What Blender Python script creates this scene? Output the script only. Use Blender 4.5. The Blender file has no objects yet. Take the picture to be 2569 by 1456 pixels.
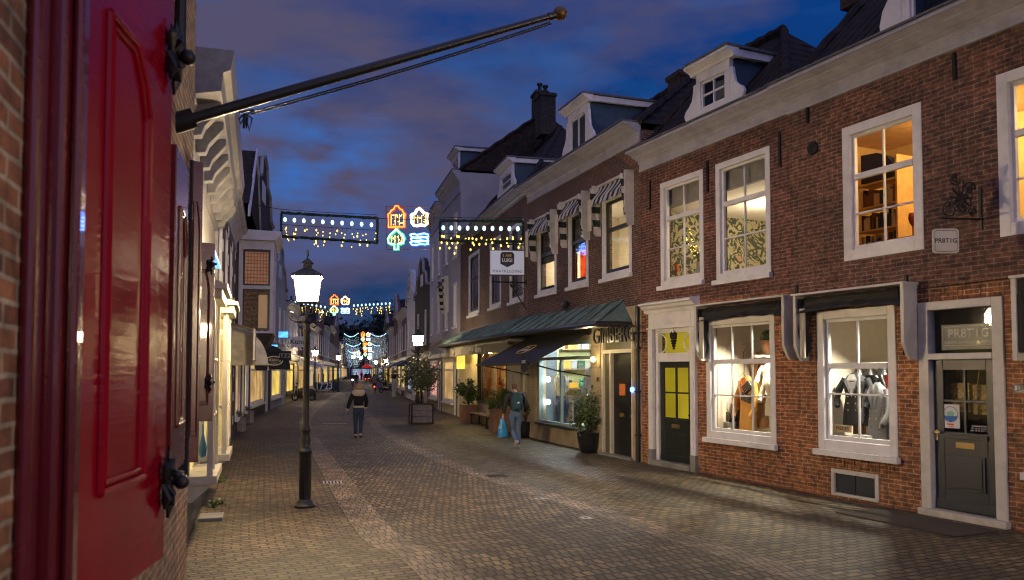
import bpy, bmesh, math, random
from mathutils import Vector, Matrix

C = bpy.context.scene.collection
scene = bpy.context.scene
R = math.radians

# ------------------------------------------------------------------ camera
FPX, CX, HY, EYE, PITCH = 2000.0, 1284.5, 930.0, 2.1, R(2.5)
AXY = HY - FPX * math.tan(PITCH)          # picture row of the optical axis
cam = bpy.data.objects.new('camera', bpy.data.cameras.new('camera'))
C.objects.link(cam)
cam.location = (0, 0, EYE)
cam.rotation_euler = (R(90) + PITCH, 0, 0)
cam.data.sensor_width = 36
cam.data.lens = 36 * FPX / 2569
cam.data.shift_y = (AXY - 728) / 2569
cam.data.clip_start = 0.05
cam.data.clip_end = 2000
cam.data.dof.use_dof = True
cam.data.dof.focus_distance = 19
cam.data.dof.aperture_fstop = 3.2
scene.camera = cam

# ------------------------------------------------------------------ world, light
world = bpy.data.worlds.new('World')
scene.world = world
world.use_nodes = True
def build_world():
    nt = world.node_tree; N = nt.nodes; L = nt.links
    for n in list(N): N.remove(n)
    out = N.new('ShaderNodeOutputWorld'); bg = N.new('ShaderNodeBackground')
    tc = N.new('ShaderNodeTexCoord')
    sep = N.new('ShaderNodeSeparateXYZ'); L.new(tc.outputs['Generated'], sep.inputs[0])
    # night sky: deep blue, bluer towards the east
    ramp = N.new('ShaderNodeValToRGB'); L.new(sep.outputs['Z'], ramp.inputs[0])
    e = ramp.color_ramp.elements
    e[0].position = 0.0; e[0].color = (.008, .035, .085, 1)
    e[1].position = 0.5; e[1].color = (.002, .036, .19, 1)
    k = e.new(.12); k.color = (.005, .030, .10, 1)
    # broad cloud bank lit from below by the town
    mp = N.new('ShaderNodeMapping'); L.new(tc.outputs['Generated'], mp.inputs[0])
    mp.inputs['Scale'].default_value = (1.2, 1.2, 3.4)
    mp.inputs['Location'].default_value = (3.3, 1.4, .35)
    nz = N.new('ShaderNodeTexNoise'); L.new(mp.outputs[0], nz.inputs['Vector'])
    nz.inputs['Scale'].default_value = 2.4; nz.inputs['Detail'].default_value = 9; nz.inputs['Roughness'].default_value = .58
    mx = N.new('ShaderNodeMath'); mx.operation = 'MULTIPLY_ADD'
    L.new(sep.outputs['X'], mx.inputs[0]); mx.inputs[1].default_value = -.42; L.new(nz.outputs['Fac'], mx.inputs[2])
    band = N.new('ShaderNodeValToRGB'); L.new(sep.outputs['Z'], band.inputs[0])
    b = band.color_ramp.elements
    b[0].position = .06; b[0].color = (.0, .0, .0, 1); b[1].position = .20; b[1].color = (.2, .2, .2, 1)
    q = b.new(.5); q.color = (.08, .08, .08, 1)
    ad = N.new('ShaderNodeMath'); ad.operation = 'ADD'; L.new(mx.outputs[0], ad.inputs[0]); L.new(band.outputs[0], ad.inputs[1])
    cr = N.new('ShaderNodeValToRGB'); L.new(ad.outputs[0], cr.inputs[0])
    c = cr.color_ramp.elements
    c[0].position = .52; c[0].color = (0, 0, 0, 1); c[1].position = .76; c[1].color = (1, 1, 1, 1)
    col = N.new('ShaderNodeMix'); col.data_type = 'RGBA'
    L.new(cr.outputs[0], col.inputs[0]); L.new(ramp.outputs[0], col.inputs[6])
    col.inputs[7].default_value = (.070, .064, .124, 1)
    # small brighter gaps
    nz2 = N.new('ShaderNodeTexNoise'); L.new(mp.outputs[0], nz2.inputs['Vector'])
    nz2.inputs['Scale'].default_value = 4.2; nz2.inputs['Detail'].default_value = 8
    c2 = N.new('ShaderNodeValToRGB'); L.new(nz2.outputs['Fac'], c2.inputs[0])
    c2.color_ramp.elements[0].position = .53; c2.color_ramp.elements[1].position = .73
    c2.color_ramp.elements[0].color = (0, 0, 0, 1); c2.color_ramp.elements[1].color = (.75, .75, .75, 1)
    col2 = N.new('ShaderNodeMix'); col2.data_type = 'RGBA'
    L.new(c2.outputs[0], col2.inputs[0]); L.new(col.outputs[2], col2.inputs[6])
    col2.inputs[7].default_value = (.020, .085, .28, 1)
    # a break in the cloud low over the left roofs
    ds = N.new('ShaderNodeVectorMath'); ds.operation = 'DISTANCE'; L.new(tc.outputs['Generated'], ds.inputs[0]); ds.inputs[1].default_value = Vector((-.25, 1, .255)).normalized()
    dm = N.new('ShaderNodeMapRange'); L.new(ds.outputs['Value'], dm.inputs[0]); dm.inputs['From Min'].default_value = .03; dm.inputs['From Max'].default_value = .14; dm.inputs['To Min'].default_value = 1; dm.inputs['To Max'].default_value = 0
    nz3 = N.new('ShaderNodeTexNoise'); L.new(mp.outputs[0], nz3.inputs['Vector']); nz3.inputs['Scale'].default_value = 9; nz3.inputs['Detail'].default_value = 8
    nr = N.new('ShaderNodeMapRange'); L.new(nz3.outputs['Fac'], nr.inputs[0]); nr.inputs['From Min'].default_value = .40; nr.inputs['From Max'].default_value = .66
    pm_ = N.new('ShaderNodeMath'); pm_.operation = 'MULTIPLY'; L.new(dm.outputs[0], pm_.inputs[0]); L.new(nr.outputs[0], pm_.inputs[1])
    col3 = N.new('ShaderNodeMix'); col3.data_type = 'RGBA'; L.new(pm_.outputs[0], col3.inputs[0]); L.new(col2.outputs[2], col3.inputs[6]); col3.inputs[7].default_value = (.036, .12, .38, 1)
    L.new(col3.outputs[2], bg.inputs[0]); bg.inputs[1].default_value = 1.0
    L.new(bg.outputs[0], out.inputs[0])
build_world()
glow = bpy.data.objects.new('night_sky_glow', bpy.data.lights.new('night_sky_glow', 'SUN'))
C.objects.link(glow)
glow.data.energy = 0.80; glow.data.angle = R(120); glow.data.color = (.68, .62, 1.0)  # added wide sun, a soft ambient fill on top of the world sky
glow.rotation_euler = (R(38), 0, R(25))
scene.view_settings.view_transform = 'Standard'
scene.view_settings.look = 'None'
scene.view_settings.exposure = 0.30
scene.view_settings.gamma = 1
scene.cycles.max_bounces = 6
scene.cycles.diffuse_bounces = 3
scene.cycles.transparent_max_bounces = 16
scene.cycles.sample_clamp_indirect = 3
scene.cycles.sample_clamp_direct = 0
scene.cycles.use_denoising = True
scene.cycles.filter_width = 1.15
scene.cycles.use_light_tree = True

def ray(x, y):
    a = (x - CX) / FPX; b = (AXY - y) / FPX
    return Vector((a, math.cos(PITCH) - b * math.sin(PITCH), math.sin(PITCH) + b * math.cos(PITCH)))
def G(x, y):                      # ground point seen at a picture point
    d = ray(x, y); t = -EYE / d.z
    return Vector((d.x * t, d.y * t))
def P(x, y, D):                   # point at depth D
    d = ray(x, y); t = D / d.y
    return Vector((d.x * t, D, EYE + d.z * t))

# ------------------------------------------------------------------ materials
MATS = {}
def newmat(name):
    m = bpy.data.materials.new(name); m.use_nodes = True
    nt = m.node_tree; b = nt.nodes['Principled BSDF']
    return m, nt, b
def ramp2(nt, fac, a, b, p0=.3, p1=.7):
    r = nt.nodes.new('ShaderNodeValToRGB'); nt.links.new(fac, r.inputs[0])
    r.color_ramp.elements[0].position = p0; r.color_ramp.elements[1].position = p1
    r.color_ramp.elements[0].color = (*a, 1); r.color_ramp.elements[1].color = (*b, 1)
    return r.outputs[0]
def sc(c, k): return tuple(max(0, min(1, v * k)) for v in c)
def pm(name, col, rough=.6, metal=0, var=.18, scale=6, bump=.15, bscale=60, coat=0, spec=.5, dirt=0):
    if name in MATS: return MATS[name]
    m, nt, b = newmat(name); N = nt.nodes; L = nt.links
    tc = N.new('ShaderNodeTexCoord')
    nz = N.new('ShaderNodeTexNoise'); L.new(tc.outputs['Object'], nz.inputs['Vector'])
    nz.inputs['Scale'].default_value = scale; nz.inputs['Detail'].default_value = 6; nz.inputs['Roughness'].default_value = .65
    c = ramp2(nt, nz.outputs['Fac'], sc(col, 1 - var), sc(col, 1 + var))
    if dirt:
        n3 = N.new('ShaderNodeTexNoise'); n3.inputs['Scale'].default_value = scale * .35; n3.inputs['Detail'].default_value = 9
        L.new(tc.outputs['Object'], n3.inputs['Vector'])
        f = ramp2(nt, n3.outputs['Fac'], (0, 0, 0), (dirt, dirt, dirt), .5, .68)
        mx = N.new('ShaderNodeMix'); mx.data_type = 'RGBA'; L.new(f, mx.inputs[0]); L.new(c, mx.inputs[6])
        mx.inputs[7].default_value = (*sc(col, .4), 1); c = mx.outputs[2]
    L.new(c, b.inputs['Base Color'])
    rr = N.new('ShaderNodeMapRange'); L.new(nz.outputs['Fac'], rr.inputs[0])
    rr.inputs['To Min'].default_value = max(.02, rough - .12); rr.inputs['To Max'].default_value = min(1, rough + .12)
    L.new(rr.outputs[0], b.inputs['Roughness'])
    b.inputs['Metallic'].default_value = metal
    b.inputs['Specular IOR Level'].default_value = spec
    b.inputs['Coat Weight'].default_value = coat
    if bump:
        n2 = N.new('ShaderNodeTexNoise'); n2.inputs['Scale'].default_value = bscale; n2.inputs['Detail'].default_value = 4
        L.new(tc.outputs['Object'], n2.inputs['Vector'])
        bp = N.new('ShaderNodeBump'); bp.inputs['Strength'].default_value = bump; bp.inputs['Distance'].default_value = .02
        L.new(n2.outputs['Fac'], bp.inputs['Height']); L.new(bp.outputs[0], b.inputs['Normal'])
    MATS[name] = m; return m
def emit(name, col, s, var=0, scale=8):
    if name in MATS: return MATS[name]
    m, nt, b = newmat(name)
    b.inputs['Base Color'].default_value = (*sc(col, .6), 1)
    b.inputs['Emission Color'].default_value = (*col, 1); b.inputs['Emission Strength'].default_value = s
    if var:
        tc = nt.nodes.new('ShaderNodeTexCoord'); nz = nt.nodes.new('ShaderNodeTexNoise'); nz.inputs['Scale'].default_value = scale
        nt.links.new(tc.outputs['Object'], nz.inputs['Vector'])
        nt.links.new(ramp2(nt, nz.outputs['Fac'], sc(col, 1 - var), col, .4, .6), b.inputs['Emission Color'])
    MATS[name] = m; return m
def brick(name, c1, c2, mortar, bw=.22, bh=.065, ms=.009, bump=.6, off=.5, uv=False, rough=.85, big=.38, mossy=0, bdist=.012):
    if name in MATS: return MATS[name]
    m, nt, b = newmat(name); N = nt.nodes; L = nt.links
    tc = N.new('ShaderNodeTexCoord')
    if uv: vec = tc.outputs['UV']
    else:
        sp = N.new('ShaderNodeSeparateXYZ'); L.new(tc.outputs['Object'], sp.inputs[0])
        ad = N.new('ShaderNodeMath'); L.new(sp.outputs[0], ad.inputs[0]); L.new(sp.outputs[1], ad.inputs[1])
        cb = N.new('ShaderNodeCombineXYZ'); L.new(ad.outputs[0], cb.inputs[0]); L.new(sp.outputs[2], cb.inputs[1]); vec = cb.outputs[0]
    # slightly wandering courses
    nw = N.new('ShaderNodeTexNoise'); nw.inputs['Scale'].default_value = 3.0; L.new(vec, nw.inputs['Vector'])
    vs = N.new('ShaderNodeVectorMath'); vs.operation = 'SCALE'; L.new(nw.outputs['Color'], vs.inputs[0]); vs.inputs['Scale'].default_value = bh * .55
    va = N.new('ShaderNodeVectorMath'); L.new(vec, va.inputs[0]); L.new(vs.outputs[0], va.inputs[1])
    bt = N.new('ShaderNodeTexBrick'); L.new(va.outputs[0], bt.inputs['Vector'])
    bt.inputs['Scale'].default_value = 1; bt.inputs['Brick Width'].default_value = bw; bt.inputs['Row Height'].default_value = bh
    bt.inputs['Mortar Size'].default_value = ms; bt.inputs['Mortar Smooth'].default_value = .35; bt.offset = off
    bt.inputs['Color1'].default_value = (*c1, 1); bt.inputs['Color2'].default_value = (*c2, 1); bt.inputs['Mortar'].default_value = (*mortar, 1)
    nz = N.new('ShaderNodeTexNoise'); nz.inputs['Scale'].default_value = .8; nz.inputs['Detail'].default_value = 8; nz.inputs['Roughness'].default_value = .7
    L.new(vec, nz.inputs['Vector'])
    g = ramp2(nt, nz.outputs['Fac'], (1 - big,) * 3, (1 + big,) * 3, .3, .7)
    g_ = N.new('ShaderNodeMix'); g_.data_type = 'RGBA'; g_.blend_type = 'MULTIPLY'; g_.inputs[0].default_value = 1
    L.new(bt.outputs['Color'], g_.inputs[6]); L.new(g, g_.inputs[7])
    n7 = N.new('ShaderNodeTexNoise'); n7.inputs['Scale'].default_value = .62 / bh; n7.inputs['Detail'].default_value = 3; L.new(vec, n7.inputs['Vector'])
    g2_ = N.new('ShaderNodeMix'); g2_.data_type = 'RGBA'; g2_.blend_type = 'MULTIPLY'; g2_.inputs[0].default_value = 1
    L.new(g_.outputs[2], g2_.inputs[6]); L.new(ramp2(nt, n7.outputs['Fac'], (.55, .55, .55), (1.35, 1.3, 1.25), .36, .64), g2_.inputs[7])
    vo = N.new('ShaderNodeTexVoronoi'); vo.inputs['Scale'].default_value = .55; vo.inputs['Randomness'].default_value = 1; L.new(va.outputs[0], vo.inputs['Vector'])
    g3_ = N.new('ShaderNodeMix'); g3_.data_type = 'RGBA'; g3_.blend_type = 'MULTIPLY'; g3_.inputs[0].default_value = 1
    sx_ = N.new('ShaderNodeSeparateXYZ'); L.new(vo.outputs['Color'], sx_.inputs[0])
    L.new(g2_.outputs[2], g3_.inputs[6]); L.new(ramp2(nt, sx_.outputs[0], (.78, .80, .84), (1.12, 1.08, 1.02), .2, .8), g3_.inputs[7]); c = g3_.outputs[2]
    if mossy:
        n5 = N.new('ShaderNodeTexNoise'); n5.inputs['Scale'].default_value = .45; n5.inputs['Detail'].default_value = 10; L.new(vec, n5.inputs['Vector'])
        f = ramp2(nt, n5.outputs['Fac'], (0, 0, 0), (mossy,) * 3, .48, .7)
        mm = N.new('ShaderNodeMix'); mm.data_type = 'RGBA'; L.new(f, mm.inputs[0]); L.new(c, mm.inputs[6]); mm.inputs[7].default_value = (.045, .05, .02, 1)
        c = mm.outputs[2]
    L.new(c, b.inputs['Base Color'])
    b.inputs['Roughness'].default_value = rough
    n4 = N.new('ShaderNodeTexNoise'); n4.inputs['Scale'].default_value = 45; L.new(vec, n4.inputs['Vector'])
    hh = N.new('ShaderNodeMath'); hh.operation = 'MULTIPLY_ADD'; L.new(bt.outputs['Fac'], hh.inputs[0]); hh.inputs[1].default_value = -1.0
    h2 = N.new('ShaderNodeMath'); h2.operation = 'MULTIPLY'; L.new(n4.outputs['Fac'], h2.inputs[0]); h2.inputs[1].default_value = .45
    L.new(h2.outputs[0], hh.inputs[2])
    bp = N.new('ShaderNodeBump'); bp.inputs['Strength'].default_value = bump; bp.inputs['Distance'].default_value = bdist
    L.new(hh.outputs[0], bp.inputs['Height']); L.new(bp.outputs[0], b.inputs['Normal'])
    MATS[name] = m; return m
def stripes(name, c1, c2, per, axis=0, rough=.8, wave=None):
    if name in MATS: return MATS[name]
    m, nt, b = newmat(name); N = nt.nodes; L = nt.links
    tc = N.new('ShaderNodeTexCoord'); sp = N.new('ShaderNodeSeparateXYZ'); L.new(tc.outputs['Object'], sp.inputs[0])
    src = sp.outputs[axis]
    dv = N.new('ShaderNodeMath'); dv.operation = 'DIVIDE'; L.new(src, dv.inputs[0]); dv.inputs[1].default_value = per
    fr = N.new('ShaderNodeMath'); fr.operation = 'FRACT'; L.new(dv.outputs[0], fr.inputs[0])
    gt = N.new('ShaderNodeMath'); gt.operation = 'GREATER_THAN'; L.new(fr.outputs[0], gt.inputs[0]); gt.inputs[1].default_value = .5
    mx = N.new('ShaderNodeMix'); mx.data_type = 'RGBA'; L.new(gt.outputs[0], mx.inputs[0])
    mx.inputs[6].default_value = (*c1, 1); mx.inputs[7].default_value = (*c2, 1)
    L.new(mx.outputs[2], b.inputs['Base Color']); b.inputs['Roughness'].default_value = rough
    MATS[name] = m; return m
def tiles(name, col, px=.24, pz=.22):
    if name in MATS: return MATS[name]
    m, nt, b = newmat(name); N = nt.nodes; L = nt.links
    tc = N.new('ShaderNodeTexCoord'); sp = N.new('ShaderNodeSeparateXYZ'); L.new(tc.outputs['Object'], sp.inputs[0])
    def frac(o, per):
        d = N.new('ShaderNodeMath'); d.operation = 'DIVIDE'; L.new(o, d.inputs[0]); d.inputs[1].default_value = per
        f = N.new('ShaderNodeMath'); f.operation = 'FRACT'; L.new(d.outputs[0], f.inputs[0]); return f.outputs[0]
    fx = frac(sp.outputs[0], px); fz = frac(sp.outputs[2], pz)
    sn = N.new('ShaderNodeMath'); sn.operation = 'MULTIPLY'; L.new(fx, sn.inputs[0]); sn.inputs[1].default_value = math.pi
    s2 = N.new('ShaderNodeMath'); s2.operation = 'SINE'; L.new(sn.outputs[0], s2.inputs[0])
    sb = N.new('ShaderNodeMath'); sb.operation = 'SUBTRACT'; L.new(s2.outputs[0], sb.inputs[0]); L.new(fz, sb.inputs[1])
    bp = N.new('ShaderNodeBump'); bp.inputs['Strength'].default_value = 1; bp.inputs['Distance'].default_value = .07
    L.new(sb.outputs[0], bp.inputs['Height']); L.new(bp.outputs[0], b.inputs['Normal'])
    nz = N.new('ShaderNodeTexNoise'); nz.inputs['Scale'].default_value = 5; nz.inputs['Detail'].default_value = 8; L.new(tc.outputs['Object'], nz.inputs['Vector'])
    L.new(ramp2(nt, nz.outputs['Fac'], sc(col, .5), sc(col, 1.6)), b.inputs['Base Color']); b.inputs['Roughness'].default_value = .9; b.inputs['Specular IOR Level'].default_value = .2
    MATS[name] = m; return m
def glassmat():
    m, nt, b = newmat('window_glass'); N = nt.nodes; L = nt.links
    N.remove(b); out = N['Material Output']
    tr = N.new('ShaderNodeBsdfTransparent'); tr.inputs[0].default_value = (.93, .95, .94, 1)
    gl = N.new('ShaderNodeBsdfGlossy'); gl.inputs['Roughness'].default_value = .03
    tc = N.new('ShaderNodeTexCoord'); nz = N.new('ShaderNodeTexNoise'); nz.inputs['Scale'].default_value = 2.0; L.new(tc.outputs['Object'], nz.inputs['Vector'])
    bp = N.new('ShaderNodeBump'); bp.inputs['Strength'].default_value = .12; bp.inputs['Distance'].default_value = .03
    L.new(nz.outputs['Fac'], bp.inputs['Height']); L.new(bp.outputs[0], gl.inputs['Normal'])
    lw = N.new('ShaderNodeLayerWeight'); lw.inputs['Blend'].default_value = .5
    pw = N.new('ShaderNodeMath'); pw.operation = 'POWER'; L.new(lw.outputs['Facing'], pw.inputs[0]); pw.inputs[1].default_value = 4.5
    mr = N.new('ShaderNodeMapRange'); L.new(pw.outputs[0], mr.inputs[0]); mr.inputs['To Min'].default_value = .035; mr.inputs['To Max'].default_value = .8
    mx = N.new('ShaderNodeMixShader'); L.new(mr.outputs[0], mx.inputs[0]); L.new(tr.outputs[0], mx.inputs[1]); L.new(gl.outputs[0], mx.inputs[2])
    L.new(mx.outputs[0], out.inputs[0]); return m
GLASS = glassmat()
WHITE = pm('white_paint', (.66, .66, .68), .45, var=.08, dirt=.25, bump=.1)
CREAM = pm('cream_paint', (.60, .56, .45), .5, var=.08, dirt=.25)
CORNW = pm('cool_shaded_white', (.36, .36, .43), .5, var=.12, dirt=.4, bump=.12)  # white paint with the dimmer, cooler light at eaves height put into its colour
OFFW = pm('weathered_white_paint', (.50, .49, .47), .5, var=.12, dirt=.35, bump=.12)
BLACKP = pm('black_iron_paint', (.012, .013, .014), .35, var=.3, bump=.12)
IRON = pm('dark_iron', (.02, .02, .022), .45, metal=.5, var=.3)
GREYD = pm('anthracite_paint', (.014, .022, .036), .4, var=.15)
DOORG = pm('dark_green_black_paint', (.012, .017, .018), .35, var=.2)
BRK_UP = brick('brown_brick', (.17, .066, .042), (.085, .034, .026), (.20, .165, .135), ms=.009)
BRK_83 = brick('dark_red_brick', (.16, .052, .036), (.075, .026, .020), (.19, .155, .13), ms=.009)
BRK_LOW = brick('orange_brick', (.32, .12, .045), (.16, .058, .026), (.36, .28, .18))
BRK_G = brick('fine_dark_brick', (.115, .048, .036), (.075, .032, .025), (.17, .145, .13), bw=.2, bh=.052)
BRK_L = brick('old_orange_brick', (.24, .11, .05), (.13, .055, .03), (.30, .26, .19), bw=.21, bh=.06)
BRK_D = brick('sooty_brick', (.05, .03, .025), (.03, .02, .018), (.06, .055, .05))
STONE = pm('travertine_stone', (.36, .30, .20), .7, var=.25, scale=3, bump=.3, bscale=25, dirt=.4)
STONEG = pm('grey_stone', (.20, .20, .19), .75, var=.25, scale=4, bump=.3, dirt=.3)
PLASTER = pm('white_plaster', (.36, .36, .41), .8, var=.1, scale=1.5, dirt=.25)
PLASTERG = pm('grey_plaster', (.30, .31, .33), .8, var=.12, scale=1.5, dirt=.3)
TILES = tiles('black_pantiles', (.028, .020, .016))
TILESR = tiles('dark_red_pantiles', (.045, .022, .016))
LEAD = pm('lead_sheet', (.10, .11, .13), .6, metal=.2, var=.25)
SLATEB = pm('blue_slate_cheek', (.035, .075, .12), .6, var=.25)
WOOD = pm('weathered_oak', (.20, .13, .07), .7, var=.35, scale=9, bump=.3)
WOODG = pm('silvered_planks', (.22, .20, .19), .8, var=.3, scale=7, bump=.3)
REDP = pm('glossy_red_paint', (.24, .0015, .012), .15, var=.16, scale=2, bump=.05, bscale=5, coat=0, spec=.30, dirt=.3)
def streaky(m, st=.16):
    nt = m.node_tree; N = nt.nodes; L = nt.links; b = N['Principled BSDF']
    tc = N.new('ShaderNodeTexCoord'); mp = N.new('ShaderNodeMapping'); L.new(tc.outputs['Object'], mp.inputs[0]); mp.inputs['Scale'].default_value = (1.5, 1.5, 16)
    nz = N.new('ShaderNodeTexNoise'); nz.inputs['Scale'].default_value = 3; nz.inputs['Detail'].default_value = 5; L.new(mp.outputs[0], nz.inputs['Vector'])
    bp = N.new('ShaderNodeBump'); bp.inputs['Strength'].default_value = st; bp.inputs['Distance'].default_value = .01; L.new(nz.outputs['Fac'], bp.inputs['Height']); L.new(bp.outputs[0], b.inputs['Normal']); L.new(bp.outputs[0], b.inputs['Coat Normal'])
streaky(REDP)
REDD = pm('dark_red_paint', (.10, .006, .012), .25, var=.15, scale=3, bump=.06, coat=.4)
DARKROOM = pm('dark_interior', (.03, .03, .035), .9, var=.3, bump=0)
LEAF = pm('green_leaves', (.065, .10, .026), .5, var=.45, scale=14, bump=0)
LEAF2 = pm('olive_leaves', (.12, .145, .065), .5, var=.4, scale=14, bump=0)
BARK = pm('brown_bark', (.06, .045, .03), .9, var=.3, bump=.5)

# ------------------------------------------------------------------ mesh building
class MB:
    def __init__(s): s.v = []; s.f = []; s.mi = []; s.m = 0
    def add(s, vs, fs):
        o = len(s.v); s.v += [tuple(p) for p in vs]
        for f in fs: s.f.append([o + i for i in f]); s.mi.append(s.m)
        return s
    def box(s, x0, x1, y0, y1, z0, z1):
        if x0 > x1: x0, x1 = x1, x0
        if y0 > y1: y0, y1 = y1, y0
        if z0 > z1: z0, z1 = z1, z0
        v = [(x, y, z) for x in (x0, x1) for y in (y0, y1) for z in (z0, z1)]
        return s.add(v, [(0, 1, 3, 2), (4, 6, 7, 5), (0, 4, 5, 1), (2, 3, 7, 6), (0, 2, 6, 4), (1, 5, 7, 3)])
    def quad(s, a, b, c, d): return s.add([a, b, c, d], [(0, 1, 2, 3)])
    def prism(s, poly, x0, x1, fn=None):          # poly in (y,z), run along x
        n = len(poly); v = [(x0, y, z) for y, z in poly] + [(x1, y, z) for y, z in poly]
        if fn: v = [fn(p) for p in v]
        f = [[i, (i + 1) % n, n + (i + 1) % n, n + i] for i in range(n)] + [list(range(n))[::-1], list(range(n, 2 * n))]
        return s.add(v, f)
    def plate(s, poly, y0, y1): # poly in (x,z), thickness along y
        n = len(poly); v = [(x, y0, z) for x, z in poly] + [(x, y1, z) for x, z in poly]
        f = [[i, (i + 1) % n, n + (i + 1) % n, n + i] for i in range(n)] + [list(range(n))[::-1], list(range(n, 2 * n))]
        return s.add(v, f)
    def cross(s, poly, x0, x1):  # same as prism
        return s.prism(poly, x0, x1)
    def tube(s, path, r, n=8, cap=True):
        path = [Vector(p) for p in path]; rs = r if isinstance(r, (list, tuple)) else [r] * len(path)
        rings = []; up = Vector((0, 0, 1))
        for i, p in enumerate(path):
            t = (path[min(i + 1, len(path) - 1)] - path[max(i - 1, 0)])
            if t.length < 1e-9: t = Vector((0, 0, 1))
            t.normalize()
            a = t.cross(up)
            if a.length < .05: a = t.cross(Vector((1, 0, 0)))
            a.normalize(); b = a.cross(t).normalized()
            rings.append([p + (a * math.cos(2 * math.pi * k / n) + b * math.sin(2 * math.pi * k / n)) * rs[i] for k in range(n)])
        v = [q for rg in rings for q in rg]; f = []
        for i in range(len(path) - 1):
            for k in range(n):
                k2 = (k + 1) % n; f.append((i * n + k, i * n + k2, (i + 1) * n + k2, (i + 1) * n + k))
        if cap: f.append(list(range(n))[::-1]); f.append([(len(path) - 1) * n + k for k in range(n)])
        return s.add(v, f)
    def lathe(s, prof, n=16, c=(0, 0, 0), rot=0, sx=1, sy=1):
        v = []; f = []
        for r, z in prof:
            for k in range(n):
                a = 2 * math.pi * k / n + rot; v.append((c[0] + r * math.cos(a) * sx, c[1] + r * math.sin(a) * sy, c[2] + z))
        for i in range(len(prof) - 1):
            for k in range(n):
                k2 = (k + 1) % n; f.append((i * n + k, i * n + k2, (i + 1) * n + k2, (i + 1) * n + k))
        f.append(list(range(n))[::-1]); f.append([(len(prof) - 1) * n + k for k in range(n)])
        return s.add(v, f)
    def ball(s, c, r, n=8, sz=1):
        m = max(3, n // 2)
        return s.lathe([(r * math.sin(math.pi * i / m) + 1e-4, -r * sz * math.cos(math.pi * i / m)) for i in range(m + 1)], n, c)
    def leaves(s, c, rad, n, size, seed=0, clumps=14, droop=0):
        rn = random.Random(seed); cl = []
        for _ in range(clumps):
            while True:
                p = Vector((rn.uniform(-1, 1), rn.uniform(-1, 1), rn.uniform(-1, 1)))
                if p.length < 1: break
            cl.append((p * .8, rn.uniform(.22, .48)))
        for _ in range(n):
            q, w = rn.choice(cl)
            p = q + Vector((rn.gauss(0, 1), rn.gauss(0, 1), rn.gauss(0, 1))) * w * .5
            p = Vector((p.x * rad[0], p.y * rad[1], p.z * rad[2])) + Vector(c)
            d = Vector((rn.gauss(0, 1), rn.gauss(0, 1), rn.gauss(0, .8) - droop)).normalized()
            w_ = d.cross(Vector((rn.gauss(0, 1), rn.gauss(0, 1), rn.gauss(0, 1)))).normalized()
            L_ = size * rn.uniform(.6, 1.3); ww = L_ * .24
            s.add([p, p + d * L_ * .5 + w_ * ww, p + d * L_, p + d * L_ * .5 - w_ * ww], [(0, 1, 2, 3)])
        return s
    def build(s, name, mat, parent=None, smooth=False, bevel=0, loc=None, rot=None):
        me = bpy.data.meshes.new(name); me.from_pydata(s.v, [], s.f)
        mats = mat if isinstance(mat, (list, tuple)) else [mat]
        for m in mats: me.materials.append(m)
        if len(mats) > 1:
            for p, i in zip(me.polygons, s.mi): p.material_index = i
        me.update()
        bm = bmesh.new(); bm.from_mesh(me); bmesh.ops.recalc_face_normals(bm, faces=bm.faces); bm.to_mesh(me); bm.free()
        if smooth:
            for p in me.polygons: p.use_smooth = True
        o = bpy.data.objects.new(name, me); C.objects.link(o)
        if parent: o.parent = parent
        if loc: o.location = loc
        if rot: o.rotation_euler = rot
        if bevel:
            b = o.modifiers.new('bevel', 'BEVEL'); b.width = bevel; b.segments = 2; b.limit_method = 'ANGLE'
        if smooth:
            try: me.set_sharp_from_angle(angle=R(40))
            except Exception: pass
        return o
def tag(o, label=None, cat=None, group=None, kind=None):
    if label: o['label'] = label
    if cat: o['category'] = cat
    if group: o['group'] = group
    if kind: o['kind'] = kind
    return o
def empty(name, loc, rz=0, label=None, cat=None, group=None, parent=None):
    o = bpy.data.objects.new(name, None); C.objects.link(o); o.location = loc; o.rotation_euler = (0, 0, rz)
    o.empty_display_size = .2
    if parent: o.parent = parent
    return tag(o, label, cat, group)
def copy_tree(o, parent=None):
    c = o.copy(); C.objects.link(c); c.parent = parent
    for ch in list(o.children): copy_tree(ch, c)
    return c
def text(name, s, size, mat, parent, loc, rot=(R(90), 0, 0), ext=.006, sx=1, align='CENTER', bold=0, sp=1):
    cu = bpy.data.curves.new(name, 'FONT'); cu.body = s; cu.size = size; cu.extrude = ext; cu.align_x = align; cu.align_y = 'CENTER'
    cu.offset = bold; cu.space_character = sp; cu.resolution_u = 4
    t = bpy.data.objects.new(name, cu); C.objects.link(t)
    dg = bpy.context.evaluated_depsgraph_get(); me = bpy.data.meshes.new_from_object(t.evaluated_get(dg))
    bpy.data.objects.remove(t)
    me.materials.clear(); me.materials.append(mat)
    o = bpy.data.objects.new(name, me); C.objects.link(o)
    if parent: o.parent = parent
    o.location = loc; o.rotation_euler = rot; o.scale = (sx, 1, 1)
    return o
def lamp(name, loc, power, col, r=.1, parent=None, spot=None, rot=None):
    d = bpy.data.lights.new(name, 'SPOT' if spot else 'POINT'); d.energy = power; d.color = col; d.shadow_soft_size = r
    if spot: d.spot_size = R(spot); d.spot_blend = .5
    o = bpy.data.objects.new(name, d); C.objects.link(o); o.location = loc
    if rot: o.rotation_euler = rot
    if parent: o.parent = parent
    return o

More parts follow.
